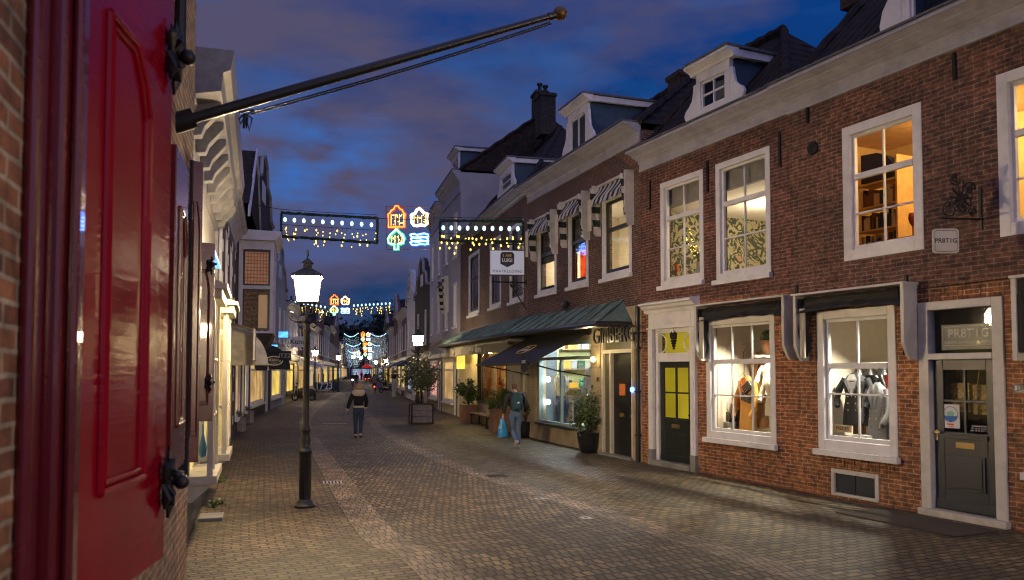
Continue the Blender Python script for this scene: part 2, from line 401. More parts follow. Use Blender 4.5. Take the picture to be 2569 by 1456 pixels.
# ------------------------------------------------------------------ house frame
class House:
    def __init__(s, name, label, p0, p1, cat='house', group=None, depth=8):
        s.p0 = Vector(p0[:2]); s.p1 = Vector(p1[:2]); d = s.p1 - s.p0
        s.W = d.length; s.ang = math.atan2(d.y, d.x); s.depth = depth
        s.root = empty(name, (s.p0.x, s.p0.y, 0), s.ang, label, cat, group)
        s.op = []; s.M = Matrix.Translation((s.p0.x, s.p0.y, 0)) @ Matrix.Rotation(s.ang, 4, 'Z'); s.Mi = s.M.inverted()
    def hit(s, x, y, off=0):
        o = s.Mi @ Vector((0, 0, EYE)); d = s.Mi.to_3x3() @ ray(x, y); t = (-off - o.y) / d.y
        p = o + d * t; return p.x, p.z
    def u(s, x, off=0): return s.hit(x, HY, off)[0]
    def rect(s, xl, xr, ytl, ytr, ybl, ybr, off=0):
        a = s.hit(xl, ytl, off); b = s.hit(xr, ytr, off); c = s.hit(xl, ybl, off); d = s.hit(xr, ybr, off)
        return [(a[0] + c[0]) / 2, (b[0] + d[0]) / 2, (c[1] + d[1]) / 2, (a[1] + b[1]) / 2]
    def ridge_at(s, x, y, u):
        best = min((abs(s.hit(x, y, -r / 20)[0] - u), r / 20) for r in range(10, 240)); r = best[1]
        return r, s.hit(x, y, -r)[1]
    def w(s, u, y, z): return s.M @ Vector((u, y, z))
    def hole(s, r): s.op.append(r); return r
    def wall(s, z0, z1, mat, name='wall', t=.28, y=0, u0=0, u1=None, ends=True):
        u1 = s.W if u1 is None else u1
        op = [(max(a, u0), min(b, u1), max(c, z0), min(d, z1)) for a, b, c, d in s.op if b > u0 and a < u1 and d > z0 and c < z1]
        us = sorted({u0, u1, *[o[0] for o in op], *[o[1] for o in op]}); zs = sorted({z0, z1, *[o[2] for o in op], *[o[3] for o in op]})
        m = MB()
        for i in range(len(us) - 1):
            for j in range(len(zs) - 1):
                cu = (us[i] + us[i + 1]) / 2; cz = (zs[j] + zs[j + 1]) / 2
                if any(o[0] < cu < o[1] and o[2] < cz < o[3] for o in op): continue
                for yy in (y, y + t): m.quad((us[i], yy, zs[j]), (us[i + 1], yy, zs[j]), (us[i + 1], yy, zs[j + 1]), (us[i], yy, zs[j + 1]))
        for a, b, c, d in op:
            if a > u0: m.quad((a, y, c), (a, y + t, c), (a, y + t, d), (a, y, d))
            if b < u1: m.quad((b, y, c), (b, y + t, c), (b, y + t, d), (b, y, d))
            if c > z0: m.quad((a, y, c), (b, y, c), (b, y + t, c), (a, y + t, c))
            if d < z1: m.quad((a, y, d), (b, y, d), (b, y + t, d), (a, y + t, d))
        D = s.depth
        if ends:
            m.quad((u0, y, z0), (u0, D, z0), (u0, D, z1), (u0, y, z1)); m.quad((u1, y, z0), (u1, D, z0), (u1, D, z1), (u1, y, z1))
            m.quad((u0, D, z0), (u1, D, z0), (u1, D, z1), (u0, D, z1))
        bm_fix = m.build(name, mat, s.root); return bm_fix
    def roof(s, H, rise, mat=None, over=.25, hip0=0, hip1=0, flat=False, ridge=None):
        mat = mat or TILES; D = s.depth; a, b = -.02, s.W + .02
        m = MB()
        y0 = -.05; rd = ridge or D / 2; D = rd * 2
        v = [(a, y0, H), (b, y0, H), (b, D, H), (a, D, H), (a + hip0, rd, H + rise), (b - hip1, rd, H + rise)]
        m.add(v, [(0, 1, 5, 4), (2, 3, 4, 5), (0, 4, 3), (1, 2, 5)])
        # raised ridge
        n = int((b - a) / .35); m.tube([(a + hip0 + (b - a - hip0 - hip1) * k / n, rd, H + rise + .03 * (k % 2)) for k in range(n + 1)], .13, 8)
        for xx, xr in ((a, a + hip0), (b, b - hip1)): m.tube([(xx + (xr - xx) * k / 12, y0 + (rd - y0) * k / 12, H + rise * k / 12 + .05 * (k % 2)) for k in range(13)], .09, 6)
        return m.build('roof', mat, s.root)
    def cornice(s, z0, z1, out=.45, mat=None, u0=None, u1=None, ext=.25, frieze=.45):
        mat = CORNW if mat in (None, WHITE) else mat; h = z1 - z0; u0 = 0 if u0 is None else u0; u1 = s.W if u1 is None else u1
        f = z0 + h * frieze
        pr = [(0.02, z0), (-.05, z0), (-.05, z0 + .05), (-.035, z0 + .06), (-.035, f - .03), (-.07, f), (-.07, f + .03), (-out * .35, f + h * .13),
              (-out * .35, f + h * .16), (-out * .62, f + h * .27), (-out * .62, f + h * .33), (-out * .9, f + h * .40), (-out, z1 - .07), (-out, z1 - .03), (-out * .96, z1), (.02, z1)]
        m = MB(); m.prism(pr, u0 - ext, u1 + ext); o = m.build('cornice', mat, s.root)
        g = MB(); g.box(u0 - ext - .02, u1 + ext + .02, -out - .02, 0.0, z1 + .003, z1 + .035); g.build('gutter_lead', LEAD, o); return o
    def window(s, r, fr=None, cw=.10, sw=.05, vb=(), hb=(), rail=None, y=.05, sill=True, pane=None, sash=None, proud=.015, bar=.028, sillmat=None, name='window', botw=None):
        fr = fr or WHITE; sash = sash or fr; a, b, c, d = r; m = MB(); bw = botw or cw
        y0, y1 = -proud, .13
        m.box(a, a + cw, y0, y1, c, d); m.box(b - cw, b, y0, y1, c, d); m.box(a + cw, b - cw, y0, y1, d - cw, d); m.box(a + cw, b - cw, y0, y1, c, c + bw)
        o = m.build(name, fr, s.root, bevel=.006)
        A, B, Cc, Dd = a + cw, b - cw, c + bw, d - cw; m = MB(); q0, q1 = y, y + .06
        m.box(A, A + sw, q0, q1, Cc, Dd); m.box(B - sw, B, q0, q1, Cc, Dd); m.box(A + sw, B - sw, q0, q1, Dd - sw, Dd); m.box(A + sw, B - sw, q0, q1, Cc, Cc + sw * 1.3)
        if rail:
            zr = Cc + (Dd - Cc) * rail; m.box(A + sw, B - sw, q0 - .02, q1, zr - .045, zr + .045)
        else: zr = None
        for f, za, zb in vb:
            uu = A + (B - A) * f; m.box(uu - bar / 2, uu + bar / 2, q0 + .012, q1 - .012, Cc + (Dd - Cc) * za + .02, Cc + (Dd - Cc) * zb - .02)
        for f, ua, ub in hb:
            zz = Cc + (Dd - Cc) * f; m.box(A + (B - A) * ua + .02, A + (B - A) * ub - .02, q0 + .010, q1 - .010, zz - bar / 2, zz + bar / 2)
        m.build('sash', sash, o)
        g = MB(); yy = y + .03; g.quad((A + .01, yy, Cc + .01), (B - .01, yy, Cc + .01), (B - .01, yy, Dd - .01), (A + .01, yy, Dd - .01)); g.build('pane', pane or GLASS, o)
        if sill:
            k = MB(); k.box(a - .05, b + .05, -.10, -proud - .002, c - .09, c + .005); k.box(a, b, -proud - .002, .1, c - .09, c - .002); k.build('sill', sillmat or fr, o)
        return o
    def room(s, u0, u1, z0, z1, y0, y1, mat, ceil=None, floor=None, name='room', side=None):
        m = MB(); m.m = 0
        m.quad((u0, y1, z0), (u1, y1, z0), (u1, y1, z1), (u0, y1, z1))
        m.m = 3
        m.quad((u0, y0, z0), (u0, y1, z0), (u0, y1, z1), (u0, y0, z1)); m.quad((u1, y0, z0), (u1, y1, z0), (u1, y1, z1), (u1, y0, z1))
        m.m = 1; m.quad((u0, y0, z1), (u1, y0, z1), (u1, y1, z1), (u0, y1, z1))
        m.m = 2; m.quad((u0, y0, z0), (u1, y0, z0), (u1, y1, z0), (u0, y1, z0))
        return m.build(name, [mat, ceil or mat, floor or mat, side or mat], s.root)
# ================================================================== GROUND
def V2(a): return Vector(a)
LW = [(2, -9), (-2.57, 6.4), (-3.85, 9.3), (-6.0, 16.1), (-8.9, 25.5), (-11.2, 34), (-14, 48), (-17.1, 66), (-20.8, 88), (-29, 135), (-46, 225)]
RW = [(13.5, -4), (6.54, 10.6), (5.0, 14), (2.3, 20.2), (-.5, 29), (-2.35, 37), (-5.4, 50), (-8.9, 68), (-12.6, 90), (-21.5, 136), (-39, 227)]
def catmull(pts, n=6):
    out = []
    for i in range(len(pts) - 1):
        p0 = Vector(pts[max(i - 1, 0)]); p1 = Vector(pts[i]); p2 = Vector(pts[i + 1]); p3 = Vector(pts[min(i + 2, len(pts) - 1)])
        for k in range(n):
            t = k / n
            out.append(.5 * ((2 * p1) + (p2 - p0) * t + (2 * p0 - 5 * p1 + 4 * p2 - p3) * t * t + (3 * p1 - p0 - 3 * p2 + p3) * t ** 3))
    out.append(Vector(pts[-1])); return out
LS, RS = catmull(LW), catmull(RW)
def strip(name, fa, fb, z, mat, kind='structure'):
    """band of paving between lateral offsets fa(width), fb(width) measured from the left wall"""
    vs = []; uvs = []; u = 0; prev = None
    for a, b in zip(LS, RS):
        w = (b - a).length; d = (b - a) / w; A, B = fa(w), fb(w); n = 8
        c = (a + b) / 2
        if prev is not None: u += (c - prev).length
        prev = c
        for k in range(n + 1):
            o = A + (B - A) * k / n; p = a + d * o
            vs.append((p.x, p.y, z)); uvs.append((o, u))
    fs = []; n = 9
    for i in range(len(LS) - 1):
        for k in range(n - 1): fs.append((i * n + k, i * n + k + 1, (i + 1) * n + k + 1, (i + 1) * n + k))
    me = bpy.data.meshes.new(name); me.from_pydata(vs, [], fs); me.materials.append(mat)
    ul = me.uv_layers.new(name='UVMap')
    for lp in me.loops: ul.data[lp.index].uv = uvs[lp.vertex_index]
    me.update(); o = bpy.data.objects.new(name, me); C.objects.link(o); return tag(o, kind=kind)
PAVR = brick('road_clinker', (.165, .125, .075), (.064, .050, .032), (.006, .005, .004), bw=.108, bh=.205, ms=.017, bump=1.0, bdist=.03, uv=True, rough=.62, big=.3)
PAVS = brick('pavement_clinker', (.170, .125, .070), (.075, .056, .034), (.007, .006, .005), bw=.205, bh=.11, ms=.015, bump=1.0, bdist=.025, uv=True, rough=.66, big=.32, mossy=.55)
PAVP = brick('side_pavement_clinker', (.185, .143, .076), (.078, .062, .036), (.007, .006, .005), bw=.205, bh=.108, ms=.015, bump=1.0, bdist=.025, uv=True, rough=.6, big=.3, mossy=.2)
PAVG = brick('gutter_band_clinker', (.22, .17, .12), (.13, .10, .072), (.014, .012, .010), bw=.095, bh=.215, ms=.010, bump=1.0, bdist=.025, uv=True, rough=.6, big=.2)
m = MB(); m.quad((-500, -60, -.012), (400, -60, -.012), (400, 700, -.012), (-500, 700, -.012))
tag(m.build('ground', pm('dark_earth_paving', (.05, .042, .035), .8, scale=1)), kind='structure')
strip('left_pavement', lambda w: -.9, lambda w: 2.15, 0, PAVS)
strip('left_gutter', lambda w: 2.15, lambda w: 2.62, 0, PAVG)
strip('road', lambda w: 2.62, lambda w: w - 4.4, 0, PAVR)
strip('right_gutter', lambda w: w - 4.4, lambda w: w - 4.0, 0, PAVG)
strip('right_pavement', lambda w: w - 4.0, lambda w: w + .9, 0, PAVP)

# ================================================================== RIGHT ROW
pA, pB = G(1612, 1160), G(2520, 1326)
dF = (pB - pA).normalized()
tmp = House('tmp', None, pA, pB)            # only measures
u_split = tmp.u(1988); bpy.data.objects.remove(tmp.root)
pS = pA + dF * u_split
pE = pA + dF * ((pB - pA).length + 4.2)

# ---- house 83 -----------------------------------------------------
h = House('brick_house', 'dark red brick house with a black door under a grape ornament fanlight', pA, pS, group='terraced shop houses along the right side')
H83 = h
wU1 = h.hole(h.rect(1658, 1765, 461, 424, 722, 702)); wU2 = h.hole(h.rect(1797, 1933, 412, 366, 705, 686))
wSh = h.hole(h.rect(1773, 1946, 803, 786, 1096, 1118)); 
dr = h.rect(1640, 1741, 800, 792, 1166, 1186); dr[2] = 0; dr = h.hole([dr[0] + .05, dr[1] - .05, 0, dr[3]])
ztop83 = (h.hit(1612, 427)[1] + h.hit(1980, 292)[1]) / 2
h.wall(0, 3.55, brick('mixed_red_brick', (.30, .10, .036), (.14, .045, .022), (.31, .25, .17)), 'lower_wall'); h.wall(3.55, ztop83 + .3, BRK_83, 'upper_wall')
zr83 = (h.hit(1600, 362, .42)[1] + h.hit(1900, 236, .42)[1]) / 2; print('C83', ztop83, zr83)
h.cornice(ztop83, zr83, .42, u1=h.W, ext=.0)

for (r, nm) in ((wU1, 0), (wU2, 1)):
    h.window(r, cw=.12, vb=((.5, 0, 1),), hb=((.335, 0, 1),), rail=.66)
    m = MB()                               # soldier course over the window
    a, b = r[0] - .12, r[1] + .12; n = int((b - a) / .062)
    for i in range(n):
        x = a + (b - a) * (i + .5) / n; k = ((i + .5) / n - .5) * .22
        m.add([(x - .026, -.006, r[3] + .02), (x + .026, -.006, r[3] + .02), (x + .026 + k, -.006, r[3] + .36), (x - .026 + k, -.006, r[3] + .36)], [(0, 1, 2, 3)])
    m.build('brick_lintel', BRK_83, h.root)
w83 = h.window(wSh, cw=.13, vb=((.333, .0, 1), (.666, .0, 1)), hb=((.34, 0, 1),), rail=.655, botw=.14)
# door surround of number 83
DW = WHITE
m = MB(); a, b, _, zt = dr
pw = .17
for (x0, x1) in ((a - pw, a), (b, b + pw)):
    m.box(x0, x1, -.07, .02, .34, 3.02); m.box(x0 + .04, x1 - .04, -.082, -.07, .5, 2.9); 
m.box(a - pw, b + pw, -.05, .02, 3.06, 3.38); m.box(a - .02, b + .02, -.062, -.05, 3.12, 3.32); m.box(a - pw - .03, b + pw + .03, -.09, .02, 3.02, 3.06)
sur = m.build('door_surround', DW, h.root, bevel=.008)
m = MB(); m.prism([(.02, 3.38), (-.08, 3.38), (-.10, 3.45), (-.16, 3.48), (-.20, 3.54), (-.26, 3.56), (-.26, 3.60), (.02, 3.66)], a - pw - .1, b + pw + .1); m.build('door_cornice', DW, sur)
for (x0, x1) in ((a - pw - .01, a + .0), (b, b + pw + .01)): m = MB(); m.box(x0, x1, -.085, .02, 0, .34); m.build('plinth_block', STONEG, sur)
# transom and leaf
zT = h.hit(1700, 889)[1]; zD = h.hit(1690, 908)[1]
m = MB(); m.box(a, a + .10, .02, .14, 0, 3.02); m.box(b - .10, b, .02, .14, 0, 3.02); m.box(a + .1, b - .1, .0, .14, zD, zT + .03); m.box(a + .1, b - .1, .02, .14, 2.92, 3.02)
df = m.build('door_frame', DW, h.root, bevel=.006)
fa, fb, f0, f1 = a + .1, b - .1, zT + .03, 2.92
g = MB(); g.quad((fa, .1, f0), (fb, .1, f0), (fb, .1, f1), (fa, .1, f1)); g.build('fanlight_pane', GLASS, df)
mc = (f0 + f1) / 2; rr = (f1 - f0) / 2
for sgn, cx in ((1, fa), (-1, fb)):
    m = MB(); m.tube([(cx + sgn * (.02 + .24 * math.cos(t)), .07, mc + rr * .96 * math.sin(t)) for t in [-1.5 + 3.0 * i / 14 for i in range(15)]], .016, 6); m.build('fanlight_arch', DW, df)

m = MB(); gx = (fa + fb) / 2; rn = random.Random(5)
for i in range(6):
    n = 5 - i if i else 4
    for k in range(n): m.ball((gx + (k - (n - 1) / 2) * .045, .03, mc + .10 - i * .055), .032, 7)
m.plate([(gx - .11, mc + .1), (gx - .12, mc + .2), (gx - .05, mc + .25), (gx, mc + .2), (gx + .06, mc + .26), (gx + .12, mc + .19), (gx + .1, mc + .1), (gx, mc + .14)], .01, .04)
m.tube([(gx, .03, mc + .2), (gx + .01, .03, mc + .33)], .014, 6)
m.build('grape_ornament', IRON, df)
def panel_door(h, a, b, z0, z1, zs, mat, cols=2, rows=2, frac=(.14, .86), slot=True, y=.07, gap=.13):
    """leaf with a glazed opening from zs to near the top"""
    m = MB(); st = gap; W_ = b - a
    zb = zs; zt = z1 - gap
    m.box(a, a + st, y, y + .05, z0, z1); m.box(b - st, b, y, y + .05, z0, z1); m.box(a + st, b - st, y, y + .05, zt, z1)
    m.box(a + st, b - st, y, y + .05, z0, zb)
    m.box(a + .02, b - .02, y - .025, y, z0 + .02, z0 + .14); m.box(a + st - .02, b - st + .02, y - .03, y, zb - .09, zb - .03)
    m.box(a + st + .03, b - st - .03, y - .018, y, z0 + .30, zb - .32)
    m.box(a + st + .07, b - st - .07, y - .028, y - .018, z0 + .34, zb - .36)
    for i in range(1, cols): x = a + st + (W_ - 2 * st) * i / cols; m.box(x - .02, x + .02, y + .005, y + .045, zb, zt)
    for i in range(1, rows): z = zb + (zt - zb) * i / rows; m.box(a + st, b - st, y + .008, y + .042, z - .018, z + .018)
    o = m.build('door', mat, h.root, bevel=.005)
    g = MB(); g.quad((a + st, y + .025, zb), (b - st, y + .025, zb), (b - st, y + .025, zt), (a + st, y + .025, zt)); g.build('pane', GLASS, o)
    if slot:
        k = MB(); x = (a + b) / 2; k.box(x - .14, x + .14, y - .015, y, zb - .22, zb - .14); k.box(x - .10, x + .10, y - .02, y - .015, zb - .195, zb - .165)
        k.build('letter_slot', pm('brass_plate', (.30, .22, .10), .35, metal=.7), o)
    return o
zs = h.hit(1690, 1047)[1]
d83 = panel_door(h, fa, fb, .12, zD, zs - .02, DOORG)
m = MB(); m.box(a - .02, b + .02, -.12, .2, 0, .115); m.build('doorstep', STONEG, h.root, bevel=.01)
m = MB(); m.lathe([(.005, 0), (.022, .01), (.028, .03), (.02, .05), (.005, .06)], 10); m.build('handle', IRON, d83, smooth=True, loc=(fb - .06, .07, 1.15), rot=(R(90), 0, 0))
YELROOM = emit('yellow_lit_hall', (.66, .52, .03), .38, .35, 1.2)
rm = h.room(fa - .2, fb + .3, .12, 3.1, .3, 1.5, YELROOM, name='hall_interior')
# rooms of 83
WALLP = None
def wallpaper():
    m, nt, b = newmat('floral_wallpaper'); N = nt.nodes; L = nt.links
    tc = N.new('ShaderNodeTexCoord'); v = N.new('ShaderNodeTexVoronoi'); v.inputs['Scale'].default_value = 7; v.feature = 'DISTANCE_TO_EDGE'
    nz = N.new('ShaderNodeTexNoise'); nz.inputs['Scale'].default_value = 3.2; nz.inputs['Detail'].default_value = 2; nz.inputs['Distortion'].default_value = 3.5
    L.new(tc.outputs['Object'], nz.inputs['Vector']); L.new(tc.outputs['Object'], v.inputs['Vector'])
    c1 = ramp2(nt, nz.outputs['Fac'], (.045, .055, .035), (.36, .32, .20), .47, .53)
    v2 = N.new('ShaderNodeTexVoronoi'); v2.inputs['Scale'].default_value = 2.4; L.new(tc.outputs['Object'], v2.inputs['Vector'])
    f = ramp2(nt, v2.outputs['Distance'], (1, 1, 1), (0, 0, 0), .12, .2)
    mx = N.new('ShaderNodeMix'); mx.data_type = 'RGBA'; L.new(f, mx.inputs[0]); L.new(c1, mx.inputs[6]); mx.inputs[7].default_value = (.45, .22, .15, 1)
    L.new(mx.outputs[2], b.inputs['Base Color']); b.inputs['Roughness'].default_value = .9; return m
WALLP = wallpaper()
PWALL = pm('pale_room_paint', (.62, .56, .44), .9, var=.05, bump=0)
PCEIL = pm('white_ceiling', (.75, .72, .66), .9, var=.03, bump=0)
FLOORW = pm('room_floor', (.25, .16, .09), .6, bump=0)
r83 = h.room(.45, h.W - .15, 3.75, 5.75, .3, 3.4, PWALL, PCEIL, FLOORW, 'upstairs_room', side=WALLP)
for r in (wU1, wU2):
    m = MB(); m.box(r[0], r[1], .2, .29, 5.74, r[3]); m.build('roller_blind', pm('grey_beige_blind', (.25, .23, .20), .8, bump=0), h.root)
lamp('room_lamp', (h.W * .5, 1.9, 5.3), 110, (1, .80, .52), .2, h.root)
SHOPW = pm('shop_white_wall', (.72, .66, .54), .8, var=.05, bump=0)
s83 = h.room(wSh[0] - .1, h.W - .1, wSh[2] - .1, 3.35, .3, 2.3, SHOPW, PCEIL, pm('shop_display_floor', (.6, .56, .48), .5, bump=0), 'shop_interior')
for du, pw_ in ((.75, 34), (1.4, 34)):
    lamp('display_spot', (wSh[0] + du, .72, 3.0), pw_ * 7, (1, .86, .62), .05, h.root, spot=125, rot=(R(-20), 0, 0))
# facade details: wall ties, vent, number plate, cornice awning
for x, y0_, y1_ in ((1632, 454, 527), (1776, 405, 483), (1957, 333, 420)):
    u0, za = h.hit(x, y0_); _, zb = h.hit(x, y1_); m = MB(); m.box(u0 - .025, u0 + .025, -.03, .0, zb, za); m.build('wall_tie', IRON, h.root)
u0, z0 = h.hit(1627, 937); m = MB(); m.box(u0 - .06, u0 + .06, -.012, 0, z0 - .05, z0 + .05); pl = m.build('number_plate', pm('enamel_white', (.6, .6, .58), .3), h.root)
text('number', '83', .085, pm('black_enamel', (.01, .01, .01), .4, var=0), pl, (u0, -.016, z0), ext=.002)
D83 = 7.5
def shop_awning(h, xl, xr, yl, yr, xb0, xb1, ybot, can, boards=(.16, .16), drop=.0, name='folded_awning'):
    """white cassette board, side boards and a rolled dark canvas with a scalloped valance"""
    u0, z0 = h.hit(xl, yl, .25); u1, z1 = h.hit(xr, yr, .25); zt = (z0 + z1) / 2; zb = h.hit((xl + xr) / 2, ybot, .25)[1]
    m = MB(); m.box(u0 - .02, u1 + .02, -.34, .0, zt, zt + .035)
    for a_, s_ in ((u0, 1), (u1 - .06, -1)):
        m.add([(a_, 0, zt), (a_, -.30, zt), (a_, -.30, zb + .25), (a_, -.22, zb + .08), (a_, -.16, zb), (a_, 0, zb),
               (a_ + .06, 0, zt), (a_ + .06, -.30, zt), (a_ + .06, -.30, zb + .25), (a_ + .06, -.22, zb + .08), (a_ + .06, -.16, zb), (a_ + .06, 0, zb)],
              [(0, 1, 2, 3, 4, 5), (11, 10, 9, 8, 7, 6), (0, 6, 7, 1), (1, 7, 8, 2), (2, 8, 9, 3), (3, 9, 10, 4), (4, 10, 11, 5), (5, 11, 6, 0)])
    o = m.build(name, OFFW, h.root)
    # canvas: roll, sagging folds and scalloped valance
    m = MB(); n = 40; a_, b_ = u0 + .07, u1 - .07; rows = 9; vs = []
    rn = random.Random(int(xl)); ph = [rn.uniform(0, 6) for _ in range(4)]
    for j in range(rows + 1):
        for i in range(n + 1):
            t = i / n; q = j / rows
            sag = .05 * math.sin(math.pi * t) * q
            y = -.10 - .17 * q + .028 * math.sin(9 * q + ph[0]) * (1 + .4 * math.sin(7 * t + ph[1])) + .01 * math.sin(23 * t + ph[2])
            z = zt - .02 - .27 * q + sag - .03 * q * abs(math.sin(math.pi * t * 5.5)) + .008 * math.sin(31 * t + 5 * q)
            vs.append((a_ + (b_ - a_) * t, y, z))
    m.add(vs, [(j * (n + 1) + i, j * (n + 1) + i + 1, (j + 1) * (n + 1) + i + 1, (j + 1) * (n + 1) + i) for j in range(rows) for i in range(n)])
    for a2, sg in ((u0 + .075, 1), (u1 - .075, -1)):       # hanging side curtains
        vs = []
        for j in range(13):
            for i in range(5):
                q = j / 12; t = i / 4
                vs.append((a2 + sg * (.02 + .02 * math.sin(t * 9 + q * 3)), -.04 - .24 * t * (1 - .25 * q) - .02 * math.sin(q * 14), zt - .05 - (zt - zb - .12) * q))
        m.add(vs, [(j * 5 + i, j * 5 + i + 1, (j + 1) * 5 + i + 1, (j + 1) * 5 + i) for j in range(12) for i in range(4)])
    m.build('canvas', can, o, smooth=True)
    m = MB()
    for k in range(4): m.box(u0 + .12 + k * .022, u0 + .133 + k * .022, -.27 + k * .008, -.24 + k * .008, zb + .05, zt - .22)
    m.build('folding_arm', CREAM, o)
    return o
CANV = pm('charcoal_canvas', (.018, .019, .022), .85, var=.3, scale=5, bump=.3)
shop_awning(h, 1746, 1971, 769, 747, 0, 0, 904, CANV)
# roof with dormer
def dormer(h, u0, u1, z0, z1, y0, dep, cheek, win=(2, 2), scroll=True, lit=None, cmat=None, over=.16, cor=.38):
    m = MB(); H_ = z1 - z0; cm = cmat or WHITE
    fw = .14
    m.box(u0, u0 + fw, y0, y0 + .1, z0, z1 - cor); m.box(u1 - fw, u1, y0, y0 + .1, z0, z1 - cor); m.box(u0 + fw, u1 - fw, y0, y0 + .1, z0, z0 + .12); m.box(u0, u1, y0, y0 + .1, z1 - cor, z1 - cor + .2)
    o = m.build('dormer', cm, h.root, bevel=.006)
    m = MB(); m.prism([(y0 + .12, z1 - cor + .2), (y0 - .02, z1 - cor + .2), (y0 - .05, z1 - cor + .25), (y0 - .12, z1 - cor + .29), (y0 - .2, z1 - .06), (y0 - .2, z1), (y0 + .12, z1)], u0 - over, u1 + over)
    for s_, x0, x1 in ((0, u0 - over, u0 - .0), (1, u1 + .0, u1 + over)):
        m.box(x0 + .03, x1 - .03, y0 + .12, y0 + dep, z1 - cor + .22, z1 - .01)
    m.build('dormer_cornice', cm, o)
    m = MB(); m.box(u0 - over - .02, u1 + over + .02, y0 - .22, y0 + dep, z1 + .003, z1 + .05); m.build('dormer_roof', LEAD, o)
    m = MB(); m.box(u0 + .02, u0 + .07, y0 + .1, y0 + dep, z0 - .2, z1 - cor + .21); m.box(u1 - .07, u1 - .02, y0 + .1, y0 + dep, z0 - .2, z1 - cor + .21); m.build('cheek', cheek, o)
    c, r = win; a, b, za, zb = u0 + fw, u1 - fw, z0 + .12, z1 - cor; m = MB(); y = y0 + .05
    m.box(a, a + .05, y - .02, y + .03, za, zb); m.box(b - .05, b, y - .02, y + .03, za, zb); m.box(a, b, y - .02, y + .03, za, za + .05); m.box(a, b, y - .02, y + .03, zb - .05, zb)
    for i in range(1, c): x = a + (b - a) * i / c; m.box(x - .02, x + .02, y - .015, y + .025, za, zb)
    for i in range(1, r): z = za + (zb - za) * i / r; m.box(a, b, y - .013, y + .023, z - .018, z + .018)
    w = m.build('window', cm, o)
    g = MB(); g.quad((a, y + .02, za), (b, y + .02, za), (b, y + .02, zb), (a, y + .02, zb)); g.build('pane', GLASS, w)
    g = MB(); g.box(a, b, y + .35, y + .36, za - .05, zb + .05); g.build('curtain', lit or DARKROOM, w)
    if scroll:
        for x0, sg in ((u0, -1), (u1, 1)):
            pts = [(0, 0), (.34, 0), (.40, .08), (.42, .2), (.36, .33), (.25, .42), (.16, .55), (.11, .8), (.09, 1.0), (0, 1.02)]
            hh = (z1 - cor - z0)
            pl = [(x0 + sg * px, z0 + pz * hh) for px, pz in pts]
            m = MB(); m.plate(pl, y0 + .0, y0 + .07); m.build('side_scroll', cm, o, bevel=.01)
    return o
ru_, rz_ = h.hit(1966, 79, -2.2); print('R83', ru_, rz_, h.W)
h.roof(zr83, rz_ - zr83, ridge=2.2, hip1=max(0, h.W - ru_))
du0 = h.hit(1746, 220, -.25)[0]; du1 = h.hit(1830, 200, -.25)[0]
dz0 = (h.hit(1748, 297, -.25)[1] + h.hit(1828, 257, -.25)[1]) / 2; dz1 = (h.hit(1716, 171, -.05)[1] + h.hit(1833, 107, -.05)[1]) / 2
dormer(h, du0, du1, dz0, dz1, .25, 2.6, SLATEB, (2, 2), lit=pm('pale_curtain', (.12, .14, .2), .9, bump=0))

# ---- house 81 -----------------------------------------------------
h = House('brick_house', 'brown brick clothing shop with the grey glazed door and an orange lit upper window', pS, pE, group='terraced shop houses along the right side')
H81 = h
w1 = h.hole(h.rect(2116, 2315, 315, 262, 655, 628)); wx = w1[1] - w1[0]
u2 = h.hit(2500, 205)[0]; w2 = h.hole([u2, u2 + wx, w1[2], w1[3]])
wS = h.hole(h.rect(2052, 2250, 782, 766, 1126, 1148))
dd = h.rect(2310, 2525, 758, 745, 1289, 1328); dd = h.hole([dd[0], dd[1], .0, dd[3]])
u3 = h.hit(2569, 930)[0]
w3 = h.hole([u3 + .02, u3 + 1.5, wS[2], wS[3]])
cel = h.rect(2087, 2206, 1176, 1190, 1258, 1276); cel[2] = max(.04, cel[2]); h.hole(cel)
ztop = (h.hit(1994, 279)[1] + h.hit(2540, 75)[1]) / 2
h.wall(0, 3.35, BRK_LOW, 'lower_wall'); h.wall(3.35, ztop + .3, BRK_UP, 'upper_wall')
zr81 = (h.hit(1994, 181, .5)[1] + h.hit(2380, 13, .5)[1]) / 2; print('C81', ztop, zr81)
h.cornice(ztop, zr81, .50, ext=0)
h.window(w1, cw=.15, vb=((.5, 0, 1),), hb=((.31, 0, 1),), rail=.63, sill=False, botw=.17)
h.window(w2, cw=.15, vb=((.5, 0, 1),), hb=((.31, 0, 1),), rail=.63, sill=False, botw=.17)
h.window(wS, cw=.14, vb=((.5, 0, 1),), hb=((.38, 0, 1),), rail=.61, sw=.055, botw=.17)
h.window(w3, cw=.14, vb=((.5, 0, 1),), hb=((.38, 0, 1),), rail=.61, sw=.055, botw=.17)
# soldier courses
for (a, b, z) in ((dd[0] - .1, dd[1] + .1, dd[3] + .01), (wS[0], wS[1], wS[2] - .27), (w1[0] - .1, w1[1] + .1, w1[3] + .01), (w2[0] - .1, w2[1] + .1, w2[3] + .01)):
    m = MB(); n = int((b - a) / .066)
    for i in range(n):
        x = a + (b - a) * (i + .5) / n; m.box(x - .026, x + .026, -.008, 0, z, z + .17)
    m.build('brick_lintel', BRK_LOW if z < 3.2 else BRK_UP, h.root)
